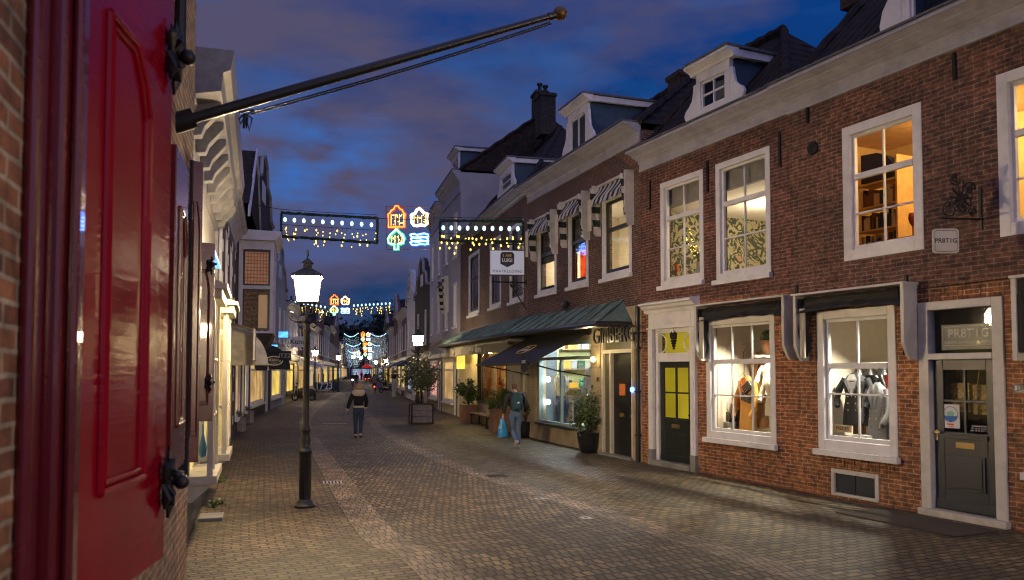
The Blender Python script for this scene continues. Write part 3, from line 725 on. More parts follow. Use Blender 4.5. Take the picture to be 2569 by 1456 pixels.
# cellar hatch
m = MB(); a, b, c, d = cel
m.box(a, a + .07, -.02, .1, c, d); m.box(b - .07, b, -.02, .1, c, d); m.box(a + .07, b - .07, -.02, .1, d - .07, d); m.box(a + .07, b - .07, -.02, .1, c, c + .05)
ch = m.build('cellar_hatch', OFFW, h.root, bevel=.005)
m = MB(); xm = (a + b) / 2; m.box(a + .07, xm - .006, .02, .05, c + .05, d - .07); m.box(xm + .006, b - .07, .02, .05, c + .05, d - .07); m.build('hatch_door', GREYD, ch, bevel=.006)
# door 81
a, b, c, d = dd; cw = .16
zh = (h.hit(2336, 905)[1] + h.hit(2507, 898)[1]) / 2; zt2 = (h.hit(2336, 889)[1] + h.hit(2507, 882)[1]) / 2
m = MB(); m.box(a, a + cw, -.03, .14, .10, d); m.box(b - cw, b, -.03, .14, .10, d); m.box(a + cw, b - cw, -.03, .14, d - .12, d); m.box(a + cw, b - cw, -.04, .14, zh, zt2)
df = m.build('door_frame', OFFW, h.root, bevel=.008)
m = MB(); m.box(a - .02, b + .02, -.10, .25, 0, .10); m.build('doorstep', pm('pale_doorstep', (.45, .43, .38), .7, dirt=.5), h.root, bevel=.012)
fa, fb = a + cw, b - cw
g = MB(); g.quad((fa, .09, zt2), (fb, .09, zt2), (fb, .09, d - .12), (fa, .09, d - .12)); g.build('fanlight_pane', GLASS, df)
zw = h.hit(2430, 1088)[1]
d81 = panel_door(h, fa + .01, fb - .01, .11, zh, zw, GREYD, 2, 2, gap=.15)
# shop sign behind the fanlight
NAVY = pm('navy_sign_board', (.012, .018, .028), .4, var=.1, bump=0)
SIGNW = pm('sign_white_letters', (.7, .68, .62), .5, var=0, bump=0)
ca, za = h.hit(2352, 826, -.14); cb, zb = h.hit(2492, 868, -.14)
ca = fa + .1; cb = fb - .04; zc = (zt2 + d - .12) / 2 - .07; zH = .145
m = MB(); m.box(ca, cb, .14, .16, zc - zH - .05, zc + zH + .02); 
sg = m.build('fanlight_sign', NAVY, df)
cx = (ca + cb) / 2
text('sign_lettering', 'PR8T1G', .175, SIGNW, sg, (cx, .136, zc + .03), ext=.002, sx=.98, sp=1.08, bold=.001)
text('sign_lettering', 'KLEDING  ACCESSOIRES  LIFESTYLE', .045, SIGNW, sg, (cx, .136, zc - .09), ext=.001, sx=.98, sp=1.05)
m = MB(); q = .01; X0, X1, Z0, Z1 = ca + .025, cb - .025, zc - zH + .01, zc + zH - .01
rad = .035; pts = []
for (px, pz, a0) in ((X1 - rad, Z1 - rad, 0), (X0 + rad, Z1 - rad, 90), (X0 + rad, Z0 + rad, 180), (X1 - rad, Z0 + rad, 270)):
    for k in range(5): t = R(a0 + 22.5 * k); pts.append((px + rad * math.cos(t), .136, pz + rad * math.sin(t)))
pts.append(pts[0]); m.tube(pts, .0035, 4, cap=False); m.build('sign_border', SIGNW, sg)
# notices stuck inside the door glass
pa, pz1 = h.hit(2362, 1014, -.08); pb, pz0 = h.hit(2408, 1076, -.08)
m = MB(); m.box(pa, pb, .082, .085, pz0, pz1); po = m.build('door_notice', pm('white_paper', (.62, .62, .60), .8, var=.03, bump=0), d81)
BLUEI = pm('blue_print', (.05, .16, .42), .8, var=0, bump=0); GRNI = pm('pale_green_print', (.25, .5, .4), .8, var=0, bump=0); REDI = pm('red_print', (.6, .05, .06), .8, var=0, bump=0)
pc = ((pa + pb) / 2, pz1 - (pz1 - pz0) * .42); rr_ = (pb - pa) * .40
m = MB(); m.tube([(pc[0] + rr_ * math.cos(t), .080, pc[1] + rr_ * math.sin(t)) for t in [i * math.pi / 10 for i in range(21)]], .004, 4); 
m.plate([(pc[0] - rr_ * .95, pc[1] - rr_ * .2), (pc[0] + rr_ * .95, pc[1] - rr_ * .2), (pc[0] + rr_ * .75, pc[1] - rr_ * .65), (pc[0], pc[1] - rr_), (pc[0] - rr_ * .75, pc[1] - rr_ * .65)], .0795, .0815); m.build('notice_print', BLUEI, po)
m = MB(); m.plate([(pc[0] - .06, pc[1] + .03), (pc[0], pc[1] + .05), (pc[0] + .06, pc[1] + .03), (pc[0] + .05, pc[1] - .02), (pc[0], pc[1] - .03), (pc[0] - .05, pc[1] - .02)], .0795, .0815); m.build('notice_print', GRNI, po)
m = MB(); m.box(pc[0] - .05, pc[0] + .05, .0795, .0815, pz0 + .045, pz0 + .065); m.box(pc[0] - .04, pc[0] + .04, .0795, .0815, pz0 + .02, pz0 + .03); m.build('notice_print', REDI, po)
ua, za = h.hit(2440, 1070, -.08); text('opening_hours', 'OPENINGSTIJDEN\nMA 13-18  DI 10-18\nWO 10-18  DO 10-18', .032, SIGNW, d81, (fb - .27, .083, zw + .07), ext=.001)
m = MB(); ux = h.hit(2338, 1083)[0]; m.box(ux - .03, ux + .11, .03, .055, 1.19, 1.22); m.box(ux - .03, ux + .05, .055, .07, 1.09, 1.24); m.build('handle', pm('aged_brass', (.35, .28, .16), .4, metal=.6), d81)
# rooms of 81
ORANGE = pm('ochre_room_wall', (.62, .42, .17), .9, var=.08, bump=0)
h.room(.05, h.W - .2, 3.75, 6.3, .3, 2.4, ORANGE, pm('ochre_ceiling', (.55, .34, .14), .9, bump=0), FLOORW, 'upstairs_room')
lamp('room_lamp', ((w1[0] + w1[1]) / 2 + .5, 1.4, 5.9), 80, (1, .66, .26), .2, h.root)
lamp('room_lamp', ((w2[0] + w2[1]) / 2, 1.6, 5.9), 90, (1, .70, .32), .2, h.root)
h.room(wS[0] - .15, dd[0] - .05, wS[2] - .05, 3.25, .3, 2.6, SHOPW, PCEIL, pm('shop_plinth_top', (.62, .6, .55), .4, bump=0), 'shop_interior')
h.room(dd[0] + .0, dd[1] - .0, .0, 3.2, .3, 3.4, pm('dim_shop_wall', (.16, .14, .12), .9, bump=0), PCEIL, FLOORW, 'entrance_interior')
h.room(w3[0] - .2, w3[1], wS[2] - .05, 3.25, .3, 2.4, YELROOM, YELROOM, YELROOM, 'shop_interior')
for du, pw_ in ((.85, 32), (1.45, 32)):
    lamp('display_spot', (wS[0] + du, .72, 2.98), pw_ * 7, (1, .90, .70), .05, h.root, spot=125, rot=(R(-20), 0, 0))
shop_awning(h, 1994, 2272, 741, 717, 0, 0, 904, CANV)
ua, _ = h.hit(2541, 695, .25)
m = MB()
for z0_, x in ((0, 0),):
    zt = h.hit(2541, 700, .25)[1]; zb = h.hit(2541, 905, .25)[1]; m.box(ua, ua + .06, -.3, 0, zb, zt); m.box(ua, ua + 2.0, -.34, 0, zt, zt + .035)
o = m.build('folded_awning', OFFW, h.root); m = MB(); m.box(ua + .08, ua + 1.9, -.27, -.1, zt - .28, zt - .01); m.box(ua + .07, ua + .12, -.28, -.03, zb + .1, zt - .2); m.build('canvas', CANV, o)
for x, y0_, y1_ in ((2027, 255, 310), (2395, 134, 202), (2274, 690, 790), (2000, 715, 740)):
    u0, za = h.hit(x, y0_); _, zb = h.hit(x, y1_); m = MB(); m.box(u0 - .025, u0 + .025, -.03, .0, zb, za); m.build('wall_tie', IRON, h.root)
u0, z0 = h.hit(2041, 373); m = MB(); m.lathe([(.001, 0), (.10, 0), (.115, .02), (.10, .05), (.07, .055), (.03, .04), (.001, .04)], 20); m.build('round_vent', IRON, h.root, smooth=True, loc=(u0, 0, z0), rot=(R(90), 0, 0))
u0, z0 = h.hit(2555, 975); m = MB(); m.box(u0 - .065, u0 + .075, -.012, 0, z0 - .05, z0 + .05); pl = m.build('number_plate', pm('blue_enamel', (.01, .02, .06), .3), h.root)
text('number', '81', .085, SIGNW, pl, (u0, -.016, z0), ext=.002)
m = MB(); u0, z0 = h.hit(2350, 722); m.tube([(u0 - 1.6, -.02, z0 + .02), (u0 - .6, -.02, z0 + .0), (u0 + .3, -.02, z0 + .01), (u0 + 1.6, -.02, z0 + .03)], .008, 5); m.build('facade_cable', IRON, h.root)
h.roof(zr81, 4.2, ridge=4.2)
du0 = h.hit(2262, 30, -.25)[0]; dz0 = h.hit(2262, 80, -.25)[1]
dormer(h, du0, du0 + 1.9, dz0 - .1, dz0 + 2.0, .25, 2.6, SLATEB, (2, 2))
def chimney(h, u, y, z0, w, d, hh, pots=1, mat=BRK_D):
    m = MB(); m.box(u - w / 2, u + w / 2, y - d / 2, y + d / 2, z0, z0 + hh); m.box(u - w / 2 - .05, u + w / 2 + .05, y - d / 2 - .05, y + d / 2 + .05, z0 + hh - .16, z0 + hh - .04); o = m.build('chimney', mat, h.root)
    m = MB()
    for i in range(pots): m.lathe([(.11, 0), (.09, .3), (.09, .34), (.14, .40), (.14, .46), (.05, .5)], 10, (u + (i - (pots - 1) / 2) * .35, y, z0 + hh - .02))
    m.build('chimney_pot', IRON, o, smooth=True)
pu = H81.hit(2160, 5, -3.5)
chimney(H81, pu[0] + .3, 3.5, ztop + 3.2, 1.0, .8, 2.2)

# ---- Gimberg house (85) ------------------------------------------
q0, q1 = Vector((.52, 25.3)), Vector((2.965, 18.33))
q1 = pA.copy()
h = House('brick_house', 'brown brick house with three striped window awnings above a stone tailor shopfront', q0, q1, group='terraced shop houses along the right side')
HG = h
wa = h.hole(h.rect(1349, 1396, 577, 560, 742, 731)); wb = h.hole(h.rect(1426, 1476, 536, 516, 723, 712)); wc = h.hole(h.rect(1511, 1585, 497, 470, 702, 686))
sw = h.hole(h.rect(1351, 1486, 868, 846, 1057, 1082)); gd = h.rect(1513, 1592, 822, 812, 1125, 1150); gd = h.hole([gd[0], gd[1], 0, gd[3] - .02])
ztg = (h.hit(1324, 513)[1] + h.hit(1559, 381)[1]) / 2
h.wall(0, 3.62, STONE, 'stone_shopfront', y=-.03); h.wall(3.62, ztg + .3, BRK_G, 'upper_wall')
zrg = (h.hit(1319, 453, .48)[1] + h.hit(1559, 306, .48)[1]) / 2; print('CG', ztg, zrg)
h.cornice(ztg, zrg, .48, ext=0, frieze=.5)
DKG = pm('black_green_sash', (.008, .014, .013), .35, var=.2)
for r in (wa, wb, wc): h.window(r, cw=.13, sash=DKG, sw=.07, rail=.60, bar=.02)
LINT = emit('warm_lit_room', (1, .74, .36), .55, .35, 1.2)
h.room(.42, h.W - .1, 3.9, 7.1, .3, 3.0, PWALL, PCEIL, FLOORW, 'upstairs_room')
lamp('room_lamp', (wa[0] + .5, 1.3, 5.3), 75, (1, .82, .55), .15, h.root); lamp('room_lamp', (wc[0] + .6, 1.6, 5.6), 95, (1, .78, .45), .15, h.root)
m = MB(); rn = random.Random(3); m.box(wb[0] + .12, wb[1] - .15, .31, .33, wb[2], wb[2] + 1.15); m.build('red_curtain', emit('red_lit_curtain', (1, .10, .02), .9, .8, 5), h.root)
m = MB()
for r in (wa, wb): m.box(r[0] + .05, r[1] - .05, .16, .17, (r[2] + r[3]) / 2 - .05, r[3] - .1)
m.build('roller_blind', pm('grey_blind', (.10, .10, .11), .8), h.root)
# striped window awnings
STR = stripes('green_white_stripes', (.010, .022, .020), (.52, .50, .48), .26)
STRZ = stripes('green_white_side_stripes', (.010, .022, .020), (.52, .50, .48), .34, axis=2)
def stripe_awning(h, r, z_top, z_bot, ext=.16, out=.45, scal=8):
    a, b = r[0] - ext, r[1] + ext
    m = MB(); m.box(a, b, -.10, 0, z_top, z_top + .06)
    for x0 in (a, b - .05):
        m.add([(x0, 0, z_top + .05), (x0, -.24, z_top + .05), (x0, -.24, z_bot + .30), (x0, -.20, z_bot + .26), (x0, -.20, z_bot + .08), (x0, -.15, z_bot), (x0, 0, z_bot)] +
              [(x0 + .05, 0, z_top + .05), (x0 + .05, -.24, z_top + .05), (x0 + .05, -.24, z_bot + .30), (x0 + .05, -.20, z_bot + .26), (x0 + .05, -.20, z_bot + .08), (x0 + .05, -.15, z_bot), (x0 + .05, 0, z_bot)],
              [tuple(range(7)), tuple(range(7, 14))[::-1]] + [(i, (i + 1) % 7, 7 + (i + 1) % 7, 7 + i) for i in range(7)])
    o = m.build('striped_awning', OFFW, h.root)
    m = MB(); n = 32; vs = []
    for j in range(7):
        for i in range(n + 1):
            t = i / n; q = j / 6
            vs.append((a + .06 + (b - a - .12) * t, -.05 - out * q + .03 * math.sin(q * 8), z_top - .50 * q - .06 * q * abs(math.sin(math.pi * t * scal / 2)) + .02 * math.sin(q * 9)))
    m.add(vs, [(j * (n + 1) + i, j * (n + 1) + i + 1, (j + 1) * (n + 1) + i + 1, (j + 1) * (n + 1) + i) for j in range(6) for i in range(n)])
    m.build('canvas', STR, o, smooth=True)
    for x0, sgn in ((a + .07, 1), (b - .07, -1)):
        m = MB(); vs = []
        for j in range(17):
            for i in range(6):
                q = j / 16; t = i / 5
                vs.append((x0 + sgn * (.02 * math.sin(i * 2.5 + j)), -.03 - t * (.30 - .12 * q) - .02 * abs(math.sin(q * 22)), z_top - .03 - (z_top - z_bot - .2) * q))
        m.add(vs, [(j * 6 + i, j * 6 + i + 1, (j + 1) * 6 + i + 1, (j + 1) * 6 + i) for j in range(16) for i in range(5)]); m.build('side_curtain', STRZ, o, smooth=True)
    m = MB()
    for k in range(4): m.box(a + .10 + k * .028, a + .112 + k * .028, -.40 + k * .01, -.37 + k * .01, z_bot + .1, z_top - .35)
    m.build('folding_arm', CREAM, o)
    return o
for r in (wa, wb, wc):
    stripe_awning(h, r, r[3] + .30, r[3] - .95, ext=.12, out=.34)
# shopfront
ZS0, ZS1 = sw[2], sw[3]
TEALF = pm('pale_aqua_frame', (.30, .40, .40), .4, var=.05)
m = MB(); a, b, c, d = sw
for x0, x1, z0_, z1_ in ((a, a + .10, c, d), (b - .06, b, c, d), (a + .1, b - .06, c, c + .07), (a + .1, b - .06, d - .1, d)): m.box(x0, x1, -.02, .12, z0_, z1_)
zm = h.hit(1420, 903)[1]
m.box(a + .1, b - .06, .0, .1, zm, zm + .09); um = a + (b - a) * .44; m.box(um - .04, um + .04, .01, .09, c + .07, zm)
o = m.build('shop_window', TEALF, h.root, bevel=.006)
g = MB(); g.quad((a, .05, c), (b, .05, c), (b, .05, d), (a, .05, d)); g.build('pane', GLASS, o)
m = MB(); m.box(a - .03, b + .03, -.12, -.02, c - .07, c); m.build('sill', GREYD, o)
h.room(.38, b + .0, .45, 3.5, .3, 2.6, pm('shop_cool_wall', (.13, .16, .17), .8, var=.35, scale=1.2, bump=0), PCEIL, pm('pale_plinth', (.6, .66, .64), .4, bump=0), 'shop_interior')
for k in range(3): lamp('display_spot', (a + .45 + k * .9, .9, 3.2), 110, (.88, .96, 1), .08, h.root)
m = MB(); m.lathe([(.02, .34), (.02, .2), (.05, .17), (.14, 0), (.135, 0)], 14); m.build('pendant_shade', CREAM, h.root, smooth=True, loc=(b - .55, .8, 2.62))
m = MB(); m.tube([(b - .55, .8, 2.95), (b - .55, .8, 3.5)], .008, 5); m.build('pendant_cord', BLACKP, h.root)
for k, (yy, z) in enumerate(((952, 0), (1009, 0))):
    ub, zb_ = h.hit(1371, yy, -.2); m = MB(); m.ball((ub, .25, zb_), .085, 12); m.build('globe_bulb', emit('cool_globe', (.85, .95, 1), 16), h.root, smooth=True)
# wooden shelves with goods inside the shop are separate things, see below
# pillars and letters
pu0 = h.u(1487) + .02; pu1 = gd[0] - .02
for (x0, x1) in ((pu0, pu1), (gd[1] + .02, h.W - .22), (0.02, a - .06)):
    m = MB()
    for k in range(6):
        m.box(x0, x1, -.075, -.031, .02 + k * .54, .02 + k * .54 + .53)
    m.build('stone_facing', STONE, h.root, bevel=.006)
u0, z0 = h.hit(1499, 953, .1); text('number', '85', .16, BLACKP, h.root, (u0, -.085, z0), ext=.006)
# narrow door with carved panels
a, b, c, d = gd; fwn = .09; ztr = h.hit(1555, 886)[1]
m = MB(); m.box(a, a + .08, -.05, .12, 0, d); m.box(b - .08, b, -.05, .12, .0, d); m.box(a + .08, b - .08, -.05, .12, ztr, ztr + .09)
da = a + (b - a) * .30; m.box(da - .07, da, -.04, .12, .0, ztr); 
o = m.build('door_frame', CREAM, h.root, bevel=.006)
m = MB(); m.box(a + .08, da - .07, .02, .06, .05, ztr); m.box(a + .08, b - .08, .03, .07, ztr + .09, d); m.build('side_panel', pm('olive_panel', (.09, .09, .06), .5), o)
m = MB(); x0, x1 = da, b - .08; z1_ = ztr
m.box(x0, x1, .05, .10, .05, z1_); 
for k, (p, q) in enumerate(((.08, .30), (.34, .40), (.44, .92))):
    for n_ in range(3 if k != 1 else 1):
        i = .05 + n_ * .05; zA = .05 + (z1_ - .05) * p; zB = .05 + (z1_ - .05) * q
        m.box(x0 + i, x1 - i, .05 - .014 * (n_ + 1), .05 - .014 * n_, zA + n_ * .05, zB - n_ * .05)
dg = m.build('door', BLACKP, o, bevel=.005)
m = MB(); m.box(x0 + (x1 - x0) * .36, x1 - (x1 - x0) * .36, .0, .006, 1.50, 1.78); m.build('door_pane', emit('amber_glint_glass', (.9, .25, .06), .10, .9, 14), dg)  # orange glint on the dark glass put in as a faint emission
m = MB(); m.box((x0 + x1) / 2 - .12, (x0 + x1) / 2 + .1, -.01, .008, .98, 1.07); m.ball((x1 - .06, -.02, 1.02), .03, 8); m.build('letter_slot', pm('polished_brass', (.55, .38, .10), .3, metal=.8), dg)
m = MB(); m.box(a - .02, b + .02, -.15, .2, 0, .05); m.build('doorstep', STONEG, h.root)
ub, zb_ = h.hit(1586, 978, .12); m = MB(); m.box(ub - .03, ub + .03, -.13, -.08, zb_ + .06, zb_ + .2); bl = m.build('doorbell_lamp', WHITE, h.root)
m = MB(); m.ball((ub, -.12, zb_), .05, 10, 1.3); m.build('blue_bulb', emit('blue_glow', (.05, .18, 1), 14), bl, smooth=True)
ub, zb_ = h.hit(1488, 902, .2); m = MB(); m.ball((ub, -.2, zb_), .07, 10); m.build('wall_lamp', emit('warm_wall_globe', (1, .75, .3), 12), h.root, smooth=True)
lamp('wall_light', (ub + .5, -.75, 2.75), 22, (1, .74, .38), .08, h.root)
# free-standing letters
t1 = h.hit(1490, 842, .35); t2 = h.hit(1592, 842, .35)
txt = text('facade_lettering', 'GIMBERG', .56, BLACKP, h.root, ((t1[0] + t2[0]) / 2, -.36, (h.hit(1490, 842, .35)[1] + h.hit(1598, 842, .35)[1]) / 2), ext=.02, sx=.62, bold=-.004, sp=.97)
bpy.context.view_layer.update()
txt.scale.x = .62 * (t2[0] - t1[0]) / max(.1, txt.dimensions.x)
m = MB(); m.box(t1[0], t2[0], -.335, -.33, (txt.location.z) + .02, txt.location.z + .04); 
for t_ in (t1[0] + .05, (t1[0] + t2[0]) / 2, t2[0] - .05): m.box(t_ - .01, t_ + .01, -.33, -.03, txt.location.z + .02, txt.location.z + .04)
m.build('lettering_bracket', IRON, h.root)
# downpipe between the houses
m = MB(); m.tube([(h.W - .04, -.09, 0), (h.W - .04, -.09, 3.6)], .045, 10); 
for z in (.6, 1.6, 2.6): m.box(h.W - .10, h.W + .02, -.15, -.03, z, z + .04)
m.build('downpipe', BLACKP, h.root, smooth=True)
ru_, rz_ = h.hit(1735, 197, -2.5); print('RG', ru_, rz_, h.W)
h.roof(zrg, rz_ - zrg, ridge=2.5, hip1=max(0, h.W - ru_))
chimney(h, ru_ - .5, 2.5, rz_ - .6, .6, .5, .9, 0)
du0 = h.hit(1424, 300, -.2)[0]; du1 = h.hit(1469, 300, -.2)[0]; dz0 = (h.hit(1424, 398, -.2)[1] + h.hit(1469, 372, -.2)[1]) / 2; dz1 = (h.hit(1409, 276, 0)[1] + h.hit(1469, 226, 0)[1]) / 2
dormer(h, du0, du1 + .1, dz0, dz1, .2, 2.6, SLATEB, (2, 1), lit=pm('dim_curtain', (.05, .05, .06), .9, bump=0))

# ---- Elpidio house ------------------------------------------------
e0 = Vector((-2.35, 36.2))
h = House('brick_house', 'brown brick house over the restaurant with the taupe awning and yellow lit corner', e0, q0, group='terraced shop houses along the right side')
HE = h
wd = h.hole(h.rect(1229, 1257, 700, 690, 774, 768)); we = h.hole(h.rect(1279, 1314, 690, 672, 760, 752)); wf = h.hole(h.rect(1176, 1203, 640, 628, 792, 788))
wd[3] = we[3] = wf[3]
zte = (h.hit(1319, 516)[1] + h.hit(1200, 565)[1]) / 2
ew = h.hole(h.rect(1198, 1271, 880, 870, 1012, 1022)); es = h.hole(h.rect(1306, 1328, 878, 874, 990, 996))
h.wall(0, 3.62, STONE, 'stone_shopfront'); h.wall(3.62, zte + .3, BRK_G, 'upper_wall')
zre = (h.hit(1310, 460, .45)[1] + h.hit(1205, 532, .45)[1]) / 2; print('CE', zte, zre)
h.cornice(zte, zre, .45, ext=0, frieze=.45)
for r in (wd, we, wf): h.window(r, cw=.14, sash=DKG, sw=.07, rail=.6)
h.window(ew, cw=.07, fr=DOORG, sash=DOORG, vb=((.12, 0, 1),), sill=False)
h.window(es, cw=.07, fr=STONE, sash=OFFW, sill=False)
h.room(.1, h.W - .1, 3.9, 7.0, .3, 3, PWALL, PCEIL, FLOORW, 'upstairs_room'); lamp('room_lamp', (h.W * .5, 1.5, 5.0), 10, (1, .8, .6), .2, h.root)
m = MB(); m.ball((wd[1] - .3, .4, wd[2] + .35), .16, 8); m.build('red_window_lamp', emit('red_window_glow', (1, .05, .03), 2.5), h.root, smooth=True)
h.room(max(.6, ew[0] - 1.8), ew[1] + .3, .3, 3.3, .3, 3.0, pm('terracotta_wall', (.45, .27, .12), .9, var=.12, scale=2, bump=0), PCEIL, FLOORW, 'restaurant_interior')
lamp('room_lamp', ((ew[0] + ew[1]) / 2, 1.5, 2.7), 42, (1, .60, .25), .2, h.root)
m = MB(); rn = random.Random(8)
HC = [pm('orange_cloth', (.60, .14, .02), .8, bump=0), pm('red_cloth', (.40, .02, .015), .8, bump=0), pm('cream_cloth', (.6, .5, .3), .8, bump=0), pm('amber_cloth', (.65, .33, .05), .8, bump=0)]
for i in range(13):
    x = ew[0] - 1.3 + i * .42; y_ = .42 + .1 * (i % 3); m = MB(); zt_ = rn.uniform(2.2, 2.9); m.tube([(x, y_, zt_ - rn.uniform(.9, 1.5)), (x + rn.uniform(-.05, .05), y_, zt_ - .4), (x, y_, zt_)], [.14, .10, .03], 6); m.build('hanging_fabric', HC[i % 4], h.root)
h.room(es[0] - .2, es[1] + .2, .6, 3.3, .3, 2, pm('yellow_green_wall', (.5, .5, .22), .9, bump=0), PCEIL, FLOORW, 'restaurant_interior'); lamp('room_lamp', ((es[0] + es[1]) / 2, 1, 2.6), 14, (1, .95, .6), .1, h.root)
# lit yellow corner box sign
ya, zA = h.hit(1145, 862, .35); yb, zB = h.hit(1164, 926, .35)
m = MB(); m.box(ya + .1, ya + .2, -.36, 0, zB, zA); lit = m.build('lit_corner_panel', emit('yellow_lamp_panel', (1, .70, .12), .8, .25, 2), h.root)
lamp('panel_light', (yb + .6, -.5, 2.9), 70, (1, .72, .2), .1, h.root)
# cassette awning
u0 = h.u(1164); u1 = h.W - .02
m = MB(); m.box(u0, u1, -.62, -.02, 3.02, 3.16); o = m.build('cassette_awning', pm('grey_cassette', (.18, .18, .17), .5), h.root, bevel=.02)
m = MB(); vs = []; n = 60
for i in range(n + 1):
    x = u0 + .05 + (u1 - u0 - .1) * i / n; vs += [(x, -.66, 3.03), (x, -.68 + .012 * math.sin(i * 1.9), 2.70 - .01 * math.sin(i * 1.9))]
m.add(vs, [(2 * i, 2 * i + 2, 2 * i + 3, 2 * i + 1) for i in range(n)]); m.build('valance', pm('taupe_canvas', (.20, .18, .15), .85), o)
text('valance_lettering', 'ELPIDIO  Osteria', .30, pm('cream_letters', (.62, .57, .45), .7, var=0, bump=0), o, ((u0 + u1) / 2 + .25, -.70, 2.87), ext=.002, sx=1.15, sp=1.0)
ru_, rz_ = h.hit(1405, 322, -3.6); print('RE', ru_, rz_, h.W)
h.roof(zre, rz_ - zre, ridge=3.6, hip1=max(0, h.W - ru_))
cu_, cz_ = h.hit(1368, 240, -3.6); chimney(h, cu_, 3.6, cz_ - 1.9, .9, .7, 1.9)
du0 = h.hit(1254, 450, -.2)[0]; du1 = h.hit(1284, 450, -.2)[0]; dz0 = h.hit(1270, 482, -.2)[1]; dz1 = h.hit(1265, 402, 0)[1]
dormer(h, du0, du1, dz0, dz1, .2, 2.4, SLATEB, (1, 2), lit=pm('dim_curtain2', (.05, .06, .08), .9, bump=0))

# ---- green standing-seam canopy over both shopfronts (one thing) --
COP = pm('verdigris_copper', (.13, .20, .17), .5, metal=.1, var=.5, scale=2.2, bump=.2, dirt=.5)
cz0, cz1 = 3.22, 3.80
def canopy():
    root = empty('copper_canopy', (0, 0, 0), 0, 'long green copper seamed canopy above the stone shopfronts', 'canopy')
    Pa = HE.w(.05, 0, 0).xy if False else Vector(HE.w(.05, 0, 0)[:2]); Pm = Vector(HG.w(0, 0, 0)[:2]); Pb = Vector(HG.w(HG.W - .35, 0, 0)[:2])
    nE = -Vector((HE.M.to_3x3() @ Vector((0, 1, 0)))[:2]); nG = -Vector((HG.M.to_3x3() @ Vector((0, 1, 0)))[:2]); nM = (nE + nG).normalized()
    dE = (Pm - Pa).normalized(); dG = (Pb - Pm).normalized(); out = .95
    top = [Pa + dE * .6, Pm, Pb - dG * .55]; eave = [Pa + nE * out, Pm + nM * out, Pb + nG * out]
    m = MB()
    for i in range(2):
        a, b, c, d = top[i], top[i + 1], eave[i + 1], eave[i]
        m.quad((*a, cz1), (*b, cz1), (*c, cz0), (*d, cz0))
        n = 17 if i == 0 else 10
        L_ = [(b - a).length]
        for k in range(n + 1):
            t = k / n; p = a + (b - a) * t; q = d + (c - d) * t
            m.tube([(*p, cz1 + .03), (*q, cz0 + .03)], .030, 4)
    # hipped ends
    m.add([(*top[0], cz1), (*eave[0], cz0), (*Pa, cz0)], [(0, 1, 2)]); m.add([(*top[2], cz1), (*eave[2], cz0), (*Pb, cz0)], [(0, 1, 2)])
    m.build('seamed_roof', COP, root)
    m = MB(); e = [(*p, cz0 - .04) for p in (Pa, eave[0], eave[1], eave[2], Pb)]; m.tube(e, .07, 8); 
    m.build('canopy_gutter', BLACKP, root, smooth=True)
    m = MB()
    for a, b, c, d in ((Pa, Pm, eave[1], eave[0]), (Pm, Pb, eave[2], eave[1])): m.quad((*a, cz0 - .02), (*b, cz0 - .02), (*c, cz0 - .02), (*d, cz0 - .02))
    m.build('soffit', CREAM, root)
    m = MB(); a, b = top[1] + (top[2] - top[1]) * .50, 0; m.ball((*(a + nG * .12), cz1 + .12), .13, 8); m.box(a.x - .1, a.x + .1, a.y - .1, a.y + .1, cz1 - .05, cz1 + .1); m.build('floodlight', BLACKP, root)
canopy()

# ---- dark blue tailor awning -------------------------------------
h = HG; a0, a1 = h.u(1332) - .1, h.u(1492) - .05
def f_(x, y, o): return h.hit(x, y, o)
off = 1.75; zf = 2.28
L0 = h.hit(1253, 913, off)[0]; L1 = h.hit(1399, 911, off)[0]
root = empty('extended_awning', h.w(a0, 0, 3.1), h.ang, 'dark blue tailor awning rolled out over the shop window', 'awning')
w_ = a1 - a0
m = MB(); m.add([(0, -.10, 0), (w_, -.10, 0), (w_, -off, zf - 3.1), (0, -off, zf - 3.1)], [(0, 1, 2, 3)])
m.add([(0, -.10, .012), (w_, -.10, .012), (w_, -off, zf - 3.1 + .012), (0, -off, zf - 3.1 + .012)], [(0, 1, 2, 3)])
NAVYC = pm('navy_canvas', (.014, .017, .028), .8, var=.2, bump=.15)
cv = m.build('canvas', NAVYC, root)
m = MB(); m.box(0, w_, -off - .03, -off + .03, zf - 3.1 - .05, zf - 3.1 + .02); m.build('front_bar', BLACKP, root)
m = MB(); m.box(-.03, w_ + .03, -.14, -.02, -.06, .09); m.build('roller_tube', BLACKP, root)
m = MB()
for x in (.1, w_ - .1): m.tube([(x, -.05, -1.15), (x + (.5 if x < 1 else -.3), -.9, -1.0), (x, -off, zf - 3.1)], .02, 6)
m.build('folding_arm', BLACKP, root, smooth=True)
sl = math.atan2(3.1 - zf, off - .1)
GOLDL = pm('gold_print', (.5, .38, .10), .7, var=0, bump=0); PALEL = pm('pale_print', (.5, .5, .6), .7, var=0, bump=0)
midp = (w_ / 2 - .05, -(off + .1) / 2 - .05, (zf - 3.1) / 2 - .02 + .035)
lg = empty('x', (0, 0, 0)); bpy.data.objects.remove(lg)
m = MB(); rx, rz = .40, .26
m.tube([(rx * (abs(math.cos(t)) ** .5) * (1 if math.cos(t) > 0 else -1), rz * math.sin(t), 0) for t in [i * math.pi / 16 for i in range(33)]], .012, 5)
lo = m.build('awning_emblem', GOLDL, root); lo.location = midp; lo.rotation_euler = (sl, 0, 0)
t = text('emblem_lettering', 'I AM', .13, GOLDL, lo, (0, .10, .006), rot=(0, 0, 0), ext=.002); t = text('emblem_lettering', 'LUIGI', .19, PALEL, lo, (0, -.05, .006), rot=(0, 0, 0), ext=.002, bold=.004)
